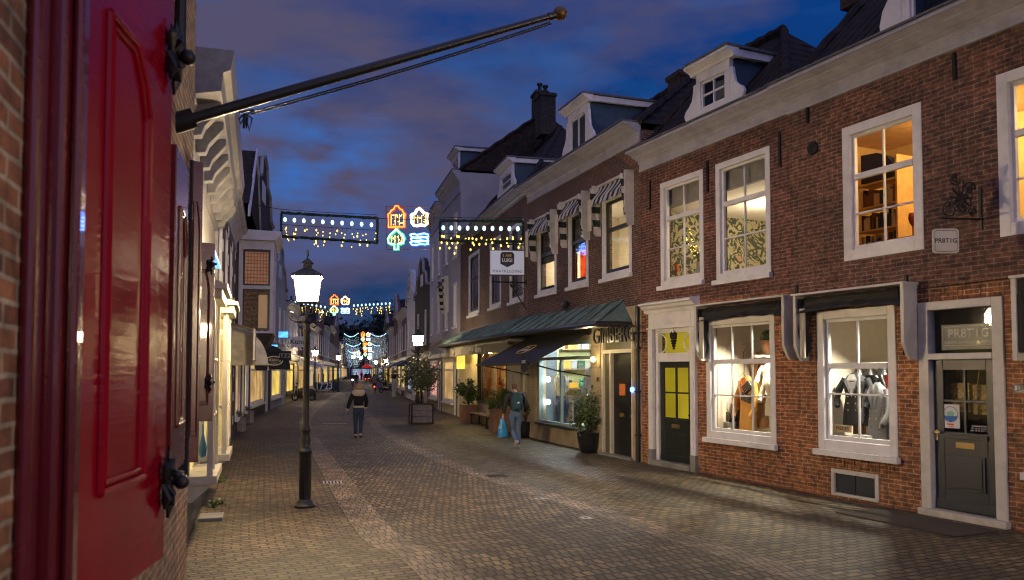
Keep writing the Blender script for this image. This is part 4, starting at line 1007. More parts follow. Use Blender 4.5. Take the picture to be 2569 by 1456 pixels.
m = MB(); q = [(-.16, .2), (.16, .2), (.2, 0), (.2, -.16), (0, -.26), (-.2, -.16), (-.2, 0)]; m.plate(q, -off - .075, -off - .05); vt = m.build('emblem_tag', NAVYC, root); vt.location = (w_ - .35, 0, zf - 3.1 + .02)
text('tag_lettering', 'LUIGI', .11, PALEL, vt, (0, -off - .08, .02), ext=.002)

# ---- projecting sign ---------------------------------------------
def projecting_sign():
    sp = P(1272, 660, 25.35)
    uu = HE.Mi @ sp
    root = empty('projecting_sign', HE.w(uu.x, 0, uu.z), HE.ang, 'white square tailor signboard hung out over the shopfronts on a scrolled bracket', 'sign')
    # board stands square to the facade, facing both ways along the street
    hw, hh = .57, .41
    yc = uu.y
    ba = R(90) - 0
    bd = empty('tmpx', (0, 0, 0)); bpy.data.objects.remove(bd)
    m = MB(); m.box(-hw, hw, -.06, .06, -hh, hh); b = m.build('signboard', pm('sign_frame_brown', (.10, .04, .03), .5), root); b.location = (0, yc, 0); b.rotation_euler = (0, 0, R(6) - HE.ang)
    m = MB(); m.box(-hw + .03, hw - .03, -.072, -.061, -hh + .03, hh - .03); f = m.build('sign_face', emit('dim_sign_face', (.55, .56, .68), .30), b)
    m = MB(); m.plate([(-.16, .34), (.16, .34), (.22, .27), (.22, -.04), (0, -.15), (-.22, -.04), (-.22, .27)], -.083, -.073); e = m.build('sign_emblem', BLACKP, f)
    text('emblem_lettering', 'I AM', .14, GOLDL, e, (0, -.086, .22), ext=.002, bold=.003); text('emblem_lettering', 'LUIGI', .16, SIGNW, e, (0, -.086, .07), ext=.002, bold=.006, sx=.85)
    text('sign_lettering', 'MAATKLEDING', .125, BLACKP, f, (0, -.078, -.28), ext=.002, sp=1.15)
    m = MB(); m.tube([(0, 0, -.62), (0, yc - .5, -.62)], .025, 6); m.tube([(0, 0, -1.5), (0, yc + .1, -.66)], .022, 6)
    for k in range(3):
        c_ = (0, yc * (.3 + .2 * k), -.9 + .1 * k); m.tube([(0, c_[1] + .13 * (1 - i / 22) * math.cos(i * .6), c_[2] + .13 * (1 - i / 22) * math.sin(i * .6)) for i in range(20)], .012, 5)
    m.tube([(0, 0, .6), (0, yc - .3, .6)], .02, 6)
    for zz in (.6, -.62): m.box(-.05, .05, -.03, .0, zz - .1, zz + .1)
    m.tube([(0, yc - .3, .6), (0, yc - .3, .5)], .012, 5)
    m.build('scroll_bracket', IRON, root, smooth=True)
projecting_sign()

# ---- shop hanging sign at 81 -------------------------------------
def hang_sign():
    c = P(2372, 605, 10.6); l = H81.Mi @ c
    root = empty('hanging_sign', H81.w(l.x, 0, l.z), H81.ang, 'small cream hanging shop sign with rounded corners on curled iron beside the orange window', 'sign')
    y = l.y; m = MB(); hw, hh = .17, .165; pts = []
    for (px, pz, a0) in ((hw - .04, hh - .04, 0), (-hw + .04, hh - .04, 90), (-hw + .04, -hh + .04, 180), (hw - .04, -hh + .04, 270)):
        for k in range(4): t = R(a0 + 30 * k); pts.append((px + .04 * math.cos(t), pz + .04 * math.sin(t)))
    m.plate(pts, -.012, .012); b = m.build('signboard', CREAM, root); b.location = (0, y, 0); b.rotation_euler = (0, 0, R(78))
    b.rotation_euler = (0, 0, R(62))
    m = MB(); pp = [(x * .85, -.016, z * .85) for x, z in pts]; m.tube(pp + [pp[0]], .003, 4); m.build('sign_border', BLACKP, b)
    text('sign_lettering', 'PR8T1G', .085, BLACKP, b, (0, -.016, 0), ext=.002, bold=.001)
    m = MB(); m.tube([(0, .0, .35), (0, y - .1, .30)], .014, 6)
    for (cy, cz, r0, s) in ((y * .5, .52, .16, 1), (y * .9, .45, .12, -1), (y * .3, .75, .10, 1), (y * .7, .86, .09, -1), (y * .25, .42, .07, 1)):
        m.tube([(.02 * math.sin(i), cy + r0 * (1 - i / 26) * math.cos(s * i * .55), cz + r0 * (1 - i / 26) * math.sin(s * i * .55)) for i in range(22)], .013, 5)
    for k in range(10): t = k * .63; m.tube([(0, y * .55, .6), (.03 * math.cos(t), y * .55 + .18 * math.cos(t), .62 + .2 * math.sin(t)), (.02, y * .55 + .22 * math.cos(t + .3), .62 + .25 * math.sin(t + .3))], [.02, .013, .006], 5)
    m.tube([(-.0, y, .16), (0, y, .31)], .006, 4); m.box(-.02, .02, -.02, 0, .2, .8)
    m.build('scroll_bracket', IRON, root, smooth=True)
hang_sign()
# ================================================================== FAR RIGHT ROW
DARKP = pm('dark_window_pane', (.02, .025, .04), .12, var=.3, scale=2, bump=0, spec=.8)
LITP = [emit('warm_lit_pane', (1, .62, .22), .5, .6, 1.1), emit('pale_lit_pane', (1, .80, .48), .45, .6, 1.1), emit('yellow_lit_pane', (1, .70, .14), .8, .5, 1.0), emit('cool_lit_pane', (.55, .75, 1), .6, .8, 3), emit('rose_lit_pane', (1, .45, .35), .7, .7, 3)]
RG = 'houses down the right side of the street'
LG = 'houses down the left side of the street'
def row_house(label, p0, p1, H, wall, group, nwin=2, floors=1, style='cornice', shop=2, frame=WHITE, lit=0, shopmat=None, seed=1, roofm=None, rise=2.6, cor=.7, awn=None, chim=True, zs=3.3, name='terraced_house', winw=.95, detail=True, depth=8):
    h = House(name, label, p0, p1, group=group, depth=depth); rn = random.Random(seed); W = h.W
    ups = []
    fh = (H - zs - cor) / floors
    for f in range(floors):
        z0 = zs + fh * f + .45; z1 = z0 + min(fh - .65, 2.1)
        for i in range(nwin):
            c = W * (i + .5) / nwin; ups.append(h.hole([c - winw / 2, c + winw / 2, z0, z1]))
    sh = h.hole([.35, W * .66, .55, 2.65]); dr = h.hole([W * .72, W * .72 + 1.0, 0, 2.5])
    h.wall(0, zs - .02, shopmat or wall, 'shopfront'); h.wall(zs - .02, H - .1, wall, 'upper_wall')
    for i, r in enumerate(ups):
        pane = LITP[rn.randrange(2)] if rn.random() < lit else DARKP
        h.window(r, fr=frame, cw=.11, sw=.05, rail=.62, vb=((.5, 0, .62),) if rn.random() < .4 else (), pane=pane)
    sp = LITP[shop] if shop is not None else DARKP
    h.window(sh, fr=frame if rn.random() < .6 else DOORG, cw=.10, vb=((.5, 0, .75),), rail=.78, pane=sp)
    m = MB(); a, b, c, d = dr; m.box(a, a + .09, -.02, .1, 0, d); m.box(b - .09, b, -.02, .1, 0, d); m.box(a + .09, b - .09, -.02, .1, d - .09, d); f_ = m.build('door_frame', frame, h.root)
    m = MB(); m.box(a + .09, b - .09, .04, .09, .02, 1.05); m.box(a + .09, a + .22, .04, .09, 1.05, d - .09); m.box(b - .22, b - .09, .04, .09, 1.05, d - .09); m.box(a + .22, b - .22, .04, .09, d - .3, d - .09); m.box(a + .22, b - .22, .05, .055, 1.05, d - .3); m.build('door', DOORG, f_)
    if style == 'cornice':
        h.cornice(H - cor, H, .4, ext=0, mat=frame if frame is not DOORG else WHITE); h.roof(H, rise, roofm)
    elif style == 'gable':
        gm = MB(); n = 10; top = H + rise
        pts = [(0, H - .1), (W, H - .1), (W, H + .25), (W * .86, H + .35), (W * .80, H + rise * .55), (W * .66, H + rise * .65), (W * .62, H + rise), (W * .5, H + rise + .35), (W * .38, H + rise), (W * .34, H + rise * .65), (W * .20, H + rise * .55), (W * .14, H + .35), (0, H + .25)]
        gm.plate(pts, 0, .3); g = gm.build('gable', wall, h.root)
        rim = MB()
        for i in range(2, len(pts)):
            a, b = pts[i], pts[(i + 1) % len(pts)] if i < len(pts) - 1 else pts[0]
            rim.tube([(a[0], -.04, a[1]), (b[0], -.04, b[1])], .10, 5)
        rim.build('gable_coping', OFFW if wall in (PLASTER, PURW) else PLASTERG, g)
        m = MB(); m.box(W * .42, W * .58, -.03, 0, H + rise * .25, H + rise * .62); m.build('attic_window', WHITE, g)
        m = MB(); D = h.depth; m.add([(0, .3, H - .1), (W, .3, H - .1), (W / 2, .3, H + rise * .9), (0, D, H - .1), (W, D, H - .1), (W / 2, D, H + rise * .9)], [(0, 3, 5, 2), (1, 2, 5, 4), (3, 4, 5)]); m.build('roof', roofm or TILES, h.root)
    elif style == 'flat':
        h.cornice(H - cor, H, .3, ext=0); m = MB(); m.box(0, W, 0, h.depth, H - .12, H - .02); m.build('roof', LEAD, h.root)
    if chim: chimney(h, W * rn.uniform(.15, .85), 4, H + rise * .6, .8, .6, rise * .4 + 1.2)
    if awn:
        o = MB(); o.add([(.2, 0, 3.0), (W * .68, 0, 3.0), (W * .68, -1.1, 2.45), (.2, -1.1, 2.45), (.2, -1.1, 2.25), (W * .68, -1.1, 2.25)], [(0, 1, 2, 3), (3, 2, 5, 4)]); o.add([(.2, 0, 3.0), (.2, -1.1, 2.45), (.2, 0, 2.45)], [(0, 1, 2)]); o.add([(W * .68, 0, 3.0), (W * .68, -1.1, 2.45), (W * .68, 0, 2.45)], [(0, 1, 2)]); o.build('shop_awning', awn, h.root)
    # shop fascia board
    m = MB(); m.box(.15, W - .15, -.09, 0, 2.78, 3.18); m.build('fascia', frame if rn.random() < .5 else GREYD, h.root)
    return h
PURW = pm('lilac_white_paint', (.50, .50, .56), .7, var=.1, dirt=.2)
MAROON = pm('maroon_brick_paint', (.12, .02, .02), .6, var=.3)
a3 = Vector((-3.62, 41.3)); a4 = Vector((-4.85, 46.9))
h = row_house('tall white plastered house with striped shop awning beside the restaurant', a3, e0, 11.3, PLASTER, RG, nwin=2, floors=2, shop=0, seed=3, cor=1.0, lit=.2, zs=3.7, rise=3, shopmat=pm('cream_shopfront', (.50, .42, .25), .6, dirt=.3)); HW = h
m = MB(); m.add([(.2, 0, 3.45), (h.W - .3, 0, 3.45), (h.W - .3, -.6, 3.15), (.2, -.6, 3.15), (.2, -.62, 2.9), (h.W - .3, -.62, 2.9)], [(0, 1, 2, 3), (3, 2, 5, 4)]); m.build('shop_awning', STR, h.root)
dormer(h, 1.0, 2.9, 11.3, 13.0, .3, 2.6, SLATEB, (2, 1), scroll=False)
r_ = [h.W * .25 - .5, h.W * .25 + .5, 4.1, 6.2]
h.root['label'] = 'tall white plastered house with striped awnings beside the restaurant'
stripe_awning(h, r_, 6.75, 5.0)
h = row_house('tall dark house with maroon shopfront and lilac upper storeys', a4, a3, 10.9, PURW, RG, nwin=2, floors=2, shop=4, seed=4, cor=1.0, lit=.1, zs=3.7, shopmat=MAROON)
poly = [(-4.85, 46.9), (-6.7, 55), (-8.2, 62), (-9.7, 70), (-11.3, 79), (-13.2, 89), (-15.6, 101), (-18.6, 116), (-22.6, 135), (-27.5, 158), (-33, 188), (-40, 228)]
specs = [('narrow brick house with ornate white scrolled gable beyond the maroon shopfront', 7.0, BRK_D, 'gable', 2, 0, MAROON, None),
         ('white gabled house with scroll brackets behind the concrete post', 7.2, PURW, 'gable', 3, .3, None, GREYD),
         ('low dark brick house with small lit shop past the white gables', 7.0, BRK_83, 'cornice', 2, .2, None, NAVYC),
         ('grey plastered house with plain cornice and yellow shop window', 7.4, PLASTERG, 'cornice', 2, .2, None, None),
         ('brown brick house with a pale awning past the grey one', 7.8, BRK_UP, 'gable', 1, .3, None, OFFW),
         ('white fronted house behind the distant red parasol', 7.0, PLASTER, 'cornice', 0, .3, None, REDD),
         ('dark gabled house far down on the right', 8.0, BRK_D, 'gable', 2, .3, None, None),
         ('long brick house far down on the right', 7.2, BRK_UP, 'cornice', 3, .3, None, None),
         ('pale house far down on the right under the last lights', 8, PLASTERG, 'cornice', 0, .3, None, None),
         ('dark house closing the right row under the trees', 8, BRK_D, 'gable', 2, .3, None, None),
         ('last low house of the right row', 7, BRK_UP, 'cornice', 0, .3, None, None)]
for i, (lb, H_, wm, st, shp, lt, sm, aw) in enumerate(specs):
    row_house(lb, poly[i + 1], poly[i], H_, wm, RG, nwin=2 if i < 7 else 4, style=st, shop=shp, lit=lt, shopmat=sm, seed=20 + i, awn=aw, rise=2.0)

# ================================================================== LEFT ROW
# ---- near house with the red shutters ----
lp0, lp1 = Vector((-.65 + .3 * 2.5, -2.5)), Vector((-.65 - .3 * 6.25, 6.25))
h = House('shuttered_house', 'old orange brick house with glossy red shutters and a flagpole, close at the left edge', lp0, lp1, group=None); HL = h
h.wall(0, 7.2, BRK_L, 'wall')
def lu(Z): return (Vector((-.65 - .3 * Z, Z)) - lp0).length
m = MB(); u0, u1 = lu(2.02), lu(2.30); m.box(u0 + .12, u1, -.07, 0, 1.36, 5.0); m.box(u0, u0 + .1, -.035, 0, 1.3, 5.0); m.box(u1 - .12, u1 - .04, -.10, -.071, 1.4, 4.9)
m.build('window_frame', REDD, h.root, bevel=.015)
def shutter(name, parent, loc, rz, w, z0, z1, mat, panel=None, th=.045, label=None):
    e = empty(name, loc, rz, parent=parent)
    m = MB(); m.box(0, w, 0, th, z0, z1)
    o = m.build('shutter_leaf', mat, e, bevel=.006)
    pa, pb, pz0, pz1 = panel or (w * .2, w * .72, z0 + .36, z1 - .42)
    m = MB(); t = .045                    # raised moulding round a sunk field with an ogee head
    e_ = pb - pa; pts = [(pa, pz0), (pb, pz0), (pb, pz1 - .22), (pb - e_ * .15, pz1 - .10), (pb - e_ * .4, pz1 + .0), (pa, pz1 + .0)]
    for i in range(len(pts)):
        a, b = pts[i], pts[(i + 1) % len(pts)]; m.tube([(a[0], -.004, a[1]), (b[0], -.004, b[1])], min(.016, w * .04), 8)
        m.tube([(a[0] + (pa + pb - 2 * a[0]) * .09, -.003, a[1] + (pz0 + pz1 - 2 * a[1]) * .02), (b[0] + (pa + pb - 2 * b[0]) * .09, -.003, b[1] + (pz0 + pz1 - 2 * b[1]) * .02)], min(.010, w * .03), 8)
    m.build('moulding', mat, o, smooth=True)
    return e
l0 = h.Mi @ Vector((-1.27, 2.30, 0)); l1 = h.Mi @ Vector((-1.382, 3.20, 0))
ang = math.atan2(l1.y - l0.y, l1.x - l0.x); wS1 = (l1 - l0).length
s1 = shutter('shutter', h.root, (l0.x, l0.y, 0), ang, wS1, 1.36, 4.6, REDP, (wS1 * .24, wS1 * .68, 1.715, 3.25))
def catch(parent, x, y, z, s=1):
    m = MB()
    m.tube([(x, y + .06, z), (x, y - .05, z)], .012 * s, 8); m.ball((x, y - .07, z), .030 * s, 10); m.ball((x + .05 * s, y - .04, z + .02 * s), .022 * s, 10)
    for sg in (-1, 1):
        m.tube([(x, y - .02, z), (x - .015 * s, y - .03, z + sg * .05 * s), (x + .012 * s, y - .025, z + sg * .09 * s), (x - .004 * s, y - .02, z + sg * .14 * s)], [.02 * s, .026 * s, .018 * s, .006 * s], 8)
        m.tube([(x - .05 * s, y - .02, z), (x - .055 * s, y - .03, z + sg * .06 * s), (x - .045 * s, y - .02, z + sg * .10 * s)], [.012 * s, .02 * s, .005 * s], 8)
    return m.build('shutter_catch', IRON, parent, smooth=True)
catch(s1, wS1 - .03, 0, 1.66); catch(s1, wS1 - .05, 0, 3.36, 1.1)
l0 = h.Mi @ Vector((-.53 - .3 * 4.25, 4.25, 0)); shutter('shutter', h.root, (l0.x, l0.y, 0), 0, .62, 1.54, 3.32, REDD, (.15, .48, 1.8, 3.0)); 
l0 = h.Mi @ Vector((-2.47, 6.08, 0)); s3 = shutter('shutter', h.root, (l0.x, l0.y, 0), R(-68), .09, 1.40, 3.72, REDD, (.02, .07, 1.6, 3.4))
m = MB(); u_ = lu(5.2); m.box(u_, u_ + .06, -.10, 0, 1.45, 1.52); m.box(u_, u_ + .06, -.10, 0, 3.1, 3.2); m.tube([(u_ + .03, -.09, 1.4), (u_ + .03, -.09, 3.5)], .012, 6); m.build('shutter_hinge', IRON, h.root)
m = MB(); uu = lu(6.1); m.tube([(lu(4.9), -.04, 4.0), (lu(4.9), -.04, 7.2)], .035, 8); m.build('downpipe', IRON, h.root, smooth=True)
h.roof(7.2, 3, TILESR)
# ---- flagpole (its own thing) ----
def flagpole():
    B = P(432, 312, 5.15); T = P(1392, 38, 5.9)
    root = empty('flagpole', B, 0, 'long black flagpole slanting out from the shuttered brick wall across the sky, gilded tip', 'flagpole')
    v = T - B
    m = MB(); m.tube([(0, 0, 0), v * .5, v], [.036, .031, .023], 14); m.tube([v * .98, v * 1.0], [.029, .029], 14); m.build('pole', BLACKP, root, smooth=True)
    m = MB(); d = v.normalized(); m.tube([v, v + d * .02, v + d * .05, v + d * .08, v + d * .10], [.030, .047, .052, .042, .013], 14); m.build('gilded_finial', pm('worn_gilding', (.16, .09, .03), .45, metal=.6, var=.5, scale=30), root, smooth=True)
    m = MB(); k = Vector((0, 0, -.03)); p0 = v * .18 + Vector((0, 0, -.07)); p1 = v * .985 + Vector((0, 0, -.045))
    for s_ in (0, .012): m.tube([p0 + (p1 - p0) * (i / 12) + Vector((s_, 0, -.02 * math.sin(math.pi * i / 12) - s_)) for i in range(13)], .006, 6)
    m.tube([v * .155 + Vector((0, 0, -.05)), v * .19 + Vector((0, 0, -.06)), v * .17 + Vector((0, 0, -.09)), v * .16 + Vector((.02, 0, -.16))], .008, 6)
    for k in range(4): m.tube([v * .17 + Vector((0, 0, -.07)), v * .17 + Vector((.03 * (k - 1.5), .01, -.10)), v * .17 + Vector((.02 * (k - 1.5), 0, -.14 - .015 * k)), v * .17 + Vector((.004, 0, -.09))], .006, 5)
    m.build('halyard', IRON, root, smooth=True)
    m = MB(); m.tube([v * -.04, v * .05], .068, 12); W_ = Vector((-.12, .0, 0)); m.tube([(0, 0, -.05), (-.04, -.01, -.18), (-.12, -.04, -.24)], .018, 6); m.tube([(0, 0, 0), (-.1, -.03, .16)], .016, 6); m.tube([(-.10, -.03, -.30), (-.10, -.03, .22)], .022, 6); m.build('wall_bracket', IRON, root, smooth=True)
flagpole()

# ---- white house with the big bracketed cornice ----
g0, g1 = Vector((-3.86, 9.3)), Vector((-6.02, 16.1))
h = House('white_house', 'white painted house with deep bracketed cornice and two lit bay windows beyond the red shutters', g0, g1, group=LG); HB = h
GREYW = pm('grey_white_render', (.24, .24, .23), .7, var=.1, dirt=.3)
h.wall(0, .45, GREYD, 'plinth', y=-.05); h.wall(.45, 5.0, GREYW, 'wall')
m = MB(); pr = [(.02, 4.85), (-.04, 4.85), (-.04, 5.2), (-.12, 5.28), (-.12, 5.34), (-.40, 5.40), (-.42, 5.62), (-.50, 5.66), (-.54, 5.9), (.02, 5.9)]; CORW = pm('weathered_cornice_paint', (.20, .20, .21), .35, var=.25, dirt=.6); m.prism(pr, -.15, h.W); co = m.build('cornice', CORW, h.root)
for k in range(9):
    u = .25 + k * .82; m = MB(); m.prism([(-.04, 4.95), (-.16, 4.97), (-.2, 5.08), (-.30, 5.2), (-.38, 5.3), (-.38, 5.39), (-.04, 5.39)], u, u + .2); m.build('cornice_bracket', CORW, co, bevel=.01)
h.roof(5.9, 2.4)
for x_ in (-.02, 2.1, 6.6): m = MB(); m.box(x_, x_ + .3, -.07, -.0, .45, 4.85); m.build('pilaster', CORW, h.root)
YBOX = emit('yellow_bay_light', (1, .78, .30), .45, .3, 1.5)
def bay(h, u0, u1, z0, z1, out, glow, frame=WHITE, cols=2):
    m = MB(); t = .07
    m.box(u0 - .05, u1 + .05, -out - .05, 0, z0 - .10, z0); m.prism([(0, z0 - .10), (-out, z0 - .10), (-out + .1, z0 - .2), (-.1, z0 - .32), (0, z0 - .32)], u0, u1)
    m.box(u0 - .06, u1 + .06, -out - .08, 0, z1, z1 + .12); m.box(u0 - .12, u1 + .12, -out - .14, 0, z1 + .12, z1 + .18); m.prism([(0, z1 + .182), (-out - .1, z1 + .182), (0, z1 + .45)], u0 - .08, u1 + .08)
    for x in (u0, u1 - t): m.box(x, x + t, -out, -out + t, z0, z1); m.box(x, x + t, -t, -.002, z0, z1)
    for i in range(1, cols): x = u0 + (u1 - u0) * i / cols; m.box(x - .02, x + .02, -out + .01, -out + .05, z0, z1)
    for q in (.33, .66):
        z = z0 + (z1 - z0) * q; m.box(u0 + t, u1 - t, -out + .015, -out + .045, z - .015, z + .015)
        for x in (u0 + .02, u1 - .05): m.box(x, x + .03, -out + t, -t, z - .015, z + .015)
    o = m.build('bay_window', frame, h.root)
    g = MB(); e = .025; g.quad((u0 + t, -out + e, z0), (u1 - t, -out + e, z0), (u1 - t, -out + e, z1), (u0 + t, -out + e, z1))
    for x in (u0 + e, u1 - e): g.quad((x, -out + t, z0), (x, -t, z0), (x, -t, z1), (x, -out + t, z1))
    g.build('pane', GLASS, o)
    m = MB(); m.box(u0 + t, u1 - t, -.03, -.005, z0, z1); m.build('bay_interior', glow, o)
    return o
CRD = pm('dull_cream_paint', (.36, .34, .29), .5, var=.12, dirt=.4)
bay(h, .55, 1.9, .80, 3.0, .34, YBOX, CRD); bay(h, 3.2, 4.6, .80, 3.0, .40, YBOX, CRD)
lamp('bay_lamp', (1.2, -.2, 2.8), 2, (1, .8, .4), .05, h.root); lamp('bay_lamp', (3.9, -.2, 2.8), 4, (1, .75, .25), .05, h.root)
l0 = Vector((.02, -.12, 0)); s4 = shutter('shutter', h.root, l0, R(-72), .24, 1.50, 3.62, REDD, (.06, .18, 1.7, 3.3)); catch(s4, .2, 0, 1.95, .8); catch(s4, .2, 0, 3.35, .8)
m = MB(); m.tube([(.55, -.20, 1.0), (.55, -.2, 1.02), (.55, -.2, 1.12), (.55, -.2, 1.22), (.55, -.2, 1.3), (.55, -.2, 1.42)], [.02, .045, .055, .03, .013, .010], 10); tag(m.build('glass_vase', pm('blue_glass', (.03, .16, .32), .1, var=.2, bump=0), None, smooth=True, loc=h.w(.30, -.0, 0), rot=(0, 0, h.ang)), 'blue glass bottle vase standing in the nearer white bay window', 'vase')
neon = MB(); neon.box(.6, 2.6, -.30, -.24, 3.62, 3.68); neon.build('blue_neon_tube', emit('blue_neon', (.03, .22, 1), 1.5), h.root)
lamp('neon_light', (1.6, -.5, 3.6), 8, (.05, .2, 1), .1, h.root)

# ---- banded brick house ----
g2 = Vector((-8.9, 25.5))
h = House('banded_house', 'dark brick house striped with white stone blocks behind the white bays', g1, g2, group=LG); HBB = h
ws = [h.hole([1.2 + i * 2.6, 2.2 + i * 2.6, 3.9, 5.6]) for i in range(3)]
dsh = h.hole([1.2, 4.0, .6, 2.9]); ddr = h.hole([6.6, 8.2, 0, 2.9])
h.wall(0, 6.3, BRK_83, 'wall')
for r in ws: h.window(r, pane=DARKP, rail=.6)
h.window(dsh, pane=LITP[0]); h.window(ddr, pane=LITP[2], sill=False)
for k in range(8):
    z = .4 + k * .75
    for x in (0.0, 2.4, 5.0, 7.6, h.W - .35):
        if any(o_[0] - .1 < x + .35 and x < o_[1] + .1 and o_[2] - .1 < z + .26 and z < o_[3] + .1 for o_ in h.op): continue
        m = MB(); m.box(x, x + .35, -.015, 0, z, z + .26); m.build('stone_block', WHITE, h.root)
h.cornice(5.9, 6.6, .35, ext=0); h.roof(6.6, 2.2)
m = MB(); m.box(.3, .55, -.22, 0, .3, 3.2); m.box(.22, .63, -.3, 0, 3.2, 3.5); m.box(.25, 4.6, -.25, 0, 3.5, 3.8); m.build('door_pilaster', pm('warm_cream_paint', (.60, .52, .25), .5), h.root, bevel=.01)
lamp('doorway_lamp', (1.5, -1.0, 2.9), 16, (1, .78, .25), .1, h.root)
AWG = pm('grey_awning_cloth', (.40, .39, .38), .85, var=.3, scale=4, bump=.4)
m = MB(); vs = []; n = 10
for i in range(2):
    for k in range(n + 1):
        t = R(90) * k / n; vs.append((4.6 + i * 3.3, -1.05 * math.sin(t), 2.25 + 1.05 * math.cos(t)))
m.add(vs, [(k, k + 1, n + 2 + k, n + 1 + k) for k in range(n)]); m.add([vs[k] for k in range(n + 1)] + [(4.6, 0, 2.25)], [tuple(range(n + 2))]); m.add([vs[n + 1 + k] for k in range(n + 1)] + [(7.9, 0, 2.25)], [tuple(range(n + 2))]); m.box(4.6, 7.9, -1.06, -1.04, 2.08, 2.26)
m.build('dutch_awning', AWG, h.root)
m = MB(); m.box(2.9, 4.5, -.75, -.70, 2.35, 3.1); m.add([(2.9, 0, 3.3), (4.5, 0, 3.3), (4.5, -.72, 3.1), (2.9, -.72, 3.1)], [(0, 1, 2, 3)]); m.build('rolled_awning', AWG, h.root)

# ---- dark gabled house with the bay over the street ----
g3 = Vector((-11.2, 34.0))
h = House('gabled_house', 'tall dark gabled house with a boxed bay window jutting over the street', g2, g3, group=LG); HD = h
hs = h.hole([.8, 3.2, .5, 2.7]); hd = h.hole([4.0, 5.2, 0, 2.6]); hs2 = h.hole([5.8, 8.2, .5, 2.7]); h2 = h.hole([5.2, 6.3, 4.2, 6.0])
h.wall(0, 7.6, BRK_D, 'wall'); h.window(hs, pane=LITP[0]); h.window(hd, pane=LITP[2], sill=False); h.window(hs2, pane=LITP[1]); h.window(h2, pane=DARKP)
D_ = h.depth
m = MB(); m.add([(-.1, -.4, 7.5), (h.W / 2, -.4, 10.4), (h.W + .1, -.4, 7.5), (-.1, D_, 7.5), (h.W / 2, D_, 10.4), (h.W + .1, D_, 7.5)], [(0, 3, 4, 1), (1, 4, 5, 2), (3, 5, 4), (0, 1, 2)]); m.build('roof', TILES, h.root)
m = MB()
for sg in (-1, 1): m.add([(h.W / 2, -.45, 10.5), (h.W / 2 + sg * (h.W / 2 + .2), -.45, 7.35), (h.W / 2 + sg * (h.W / 2 + .2), -.45, 7.05), (h.W / 2, -.45, 10.2), (h.W / 2, -.38, 10.5), (h.W / 2 + sg * (h.W / 2 + .2), -.38, 7.35), (h.W / 2 + sg * (h.W / 2 + .2), -.38, 7.05), (h.W / 2, -.38, 10.2)], [(0, 1, 2, 3), (4, 7, 6, 5), (0, 4, 5, 1), (3, 2, 6, 7), (1, 5, 6, 2), (0, 3, 7, 4)])
m.build('barge_board', PURW, h.root)

def cpos(h, px, py, y):
    u = min((abs(CX + FPX * h.w(k / 20, y, 0).x / h.w(k / 20, y, 0).y - px), k / 20) for k in range(-40, 260))[1]; return u, EYE + (HY - py) / FPX * h.w(u, y, 0).y
cu_, cz_ = cpos(h, 642, 386, .6); print('CH', cu_, cz_); chimney(h, cu_, .6, cz_ - 3.4, .5, .5, 3.4, 0)
cu_, cz_ = cpos(h, 668, 440, .6); chimney(h, cu_, .6, cz_ - 3.2, .5, .5, 3.2, 0)
 
# boxed bay
bu0, bu1 = 1.6, 4.4; bo = 1.15; bz0, bz1 = 3.45, 6.25
m = MB(); t = .12
m.box(bu0 - .02, bu1 + .02, -bo - .02, 0, bz0 - .08, bz0); 
for x in (bu0, bu1 - t): m.box(x, x + t, -bo, -bo + t, bz0, bz1); m.box(x, x + t, -.14, -.002, bz0, bz1)
m.box(bu0, bu1, -bo, 0, bz1, bz1 + .3)
zr = 4.95
for x in (bu0, bu1 - t): m.box(x, x + t, -bo + t, -.14, zr - .06, zr + .06)
m.box(bu0 + t, bu1 - t, -bo, -bo + t, zr - .06, zr + .06); m.box((bu0 + bu1) / 2 - .05, (bu0 + bu1) / 2 + .05, -bo, -bo + t, bz0, bz1)
m.prism([(0, bz1 + .3), (-bo - .05, bz1 + .3), (-bo - .1, bz1 + .4), (-bo - .22, bz1 + .48), (-bo - .24, bz1 + .62), (0, bz1 + .66)], bu0 - .2, bu1 + .2)
o = m.build('boxed_bay', PURW, h.root, bevel=.01)
m = MB(); m.prism([(0, bz0 - .08), (-bo, bz0 - .08), (-bo + .15, bz0 - .45), (-.3, bz0 - .9), (0, bz0 - .9)], bu0, bu1); m.build('bay_corbel', BRK_D, o)
for x in (bu0 + .04, bu1 - .05):
    m = MB()
    for za, zb in ((bz0 + .02, zr - .06), (zr + .06, bz1 - .02)):
        y0, y1 = -bo + t, -.14
        m.box(x - .01, x + .02, y0, y0 + .06, za, zb); m.box(x - .01, x + .02, y1 - .06, y1, za, zb); m.box(x - .01, x + .02, y0 + .06, y1 - .06, za, za + .06); m.box(x - .01, x + .02, y0 + .06, y1 - .06, zb - .06, zb)
    m.build('bay_sash', DKG, o)
g = MB(); g.box(bu0 + .045, bu0 + .05, -bo + t + .05, -.2, bz0 + .05, zr - .1); g.build('blind_lit_pane', brick('venetian_blind', (.30, .20, .10), (.24, .16, .09), (.03, .025, .02), bw=3, bh=.045, ms=.008, bump=.1), o)
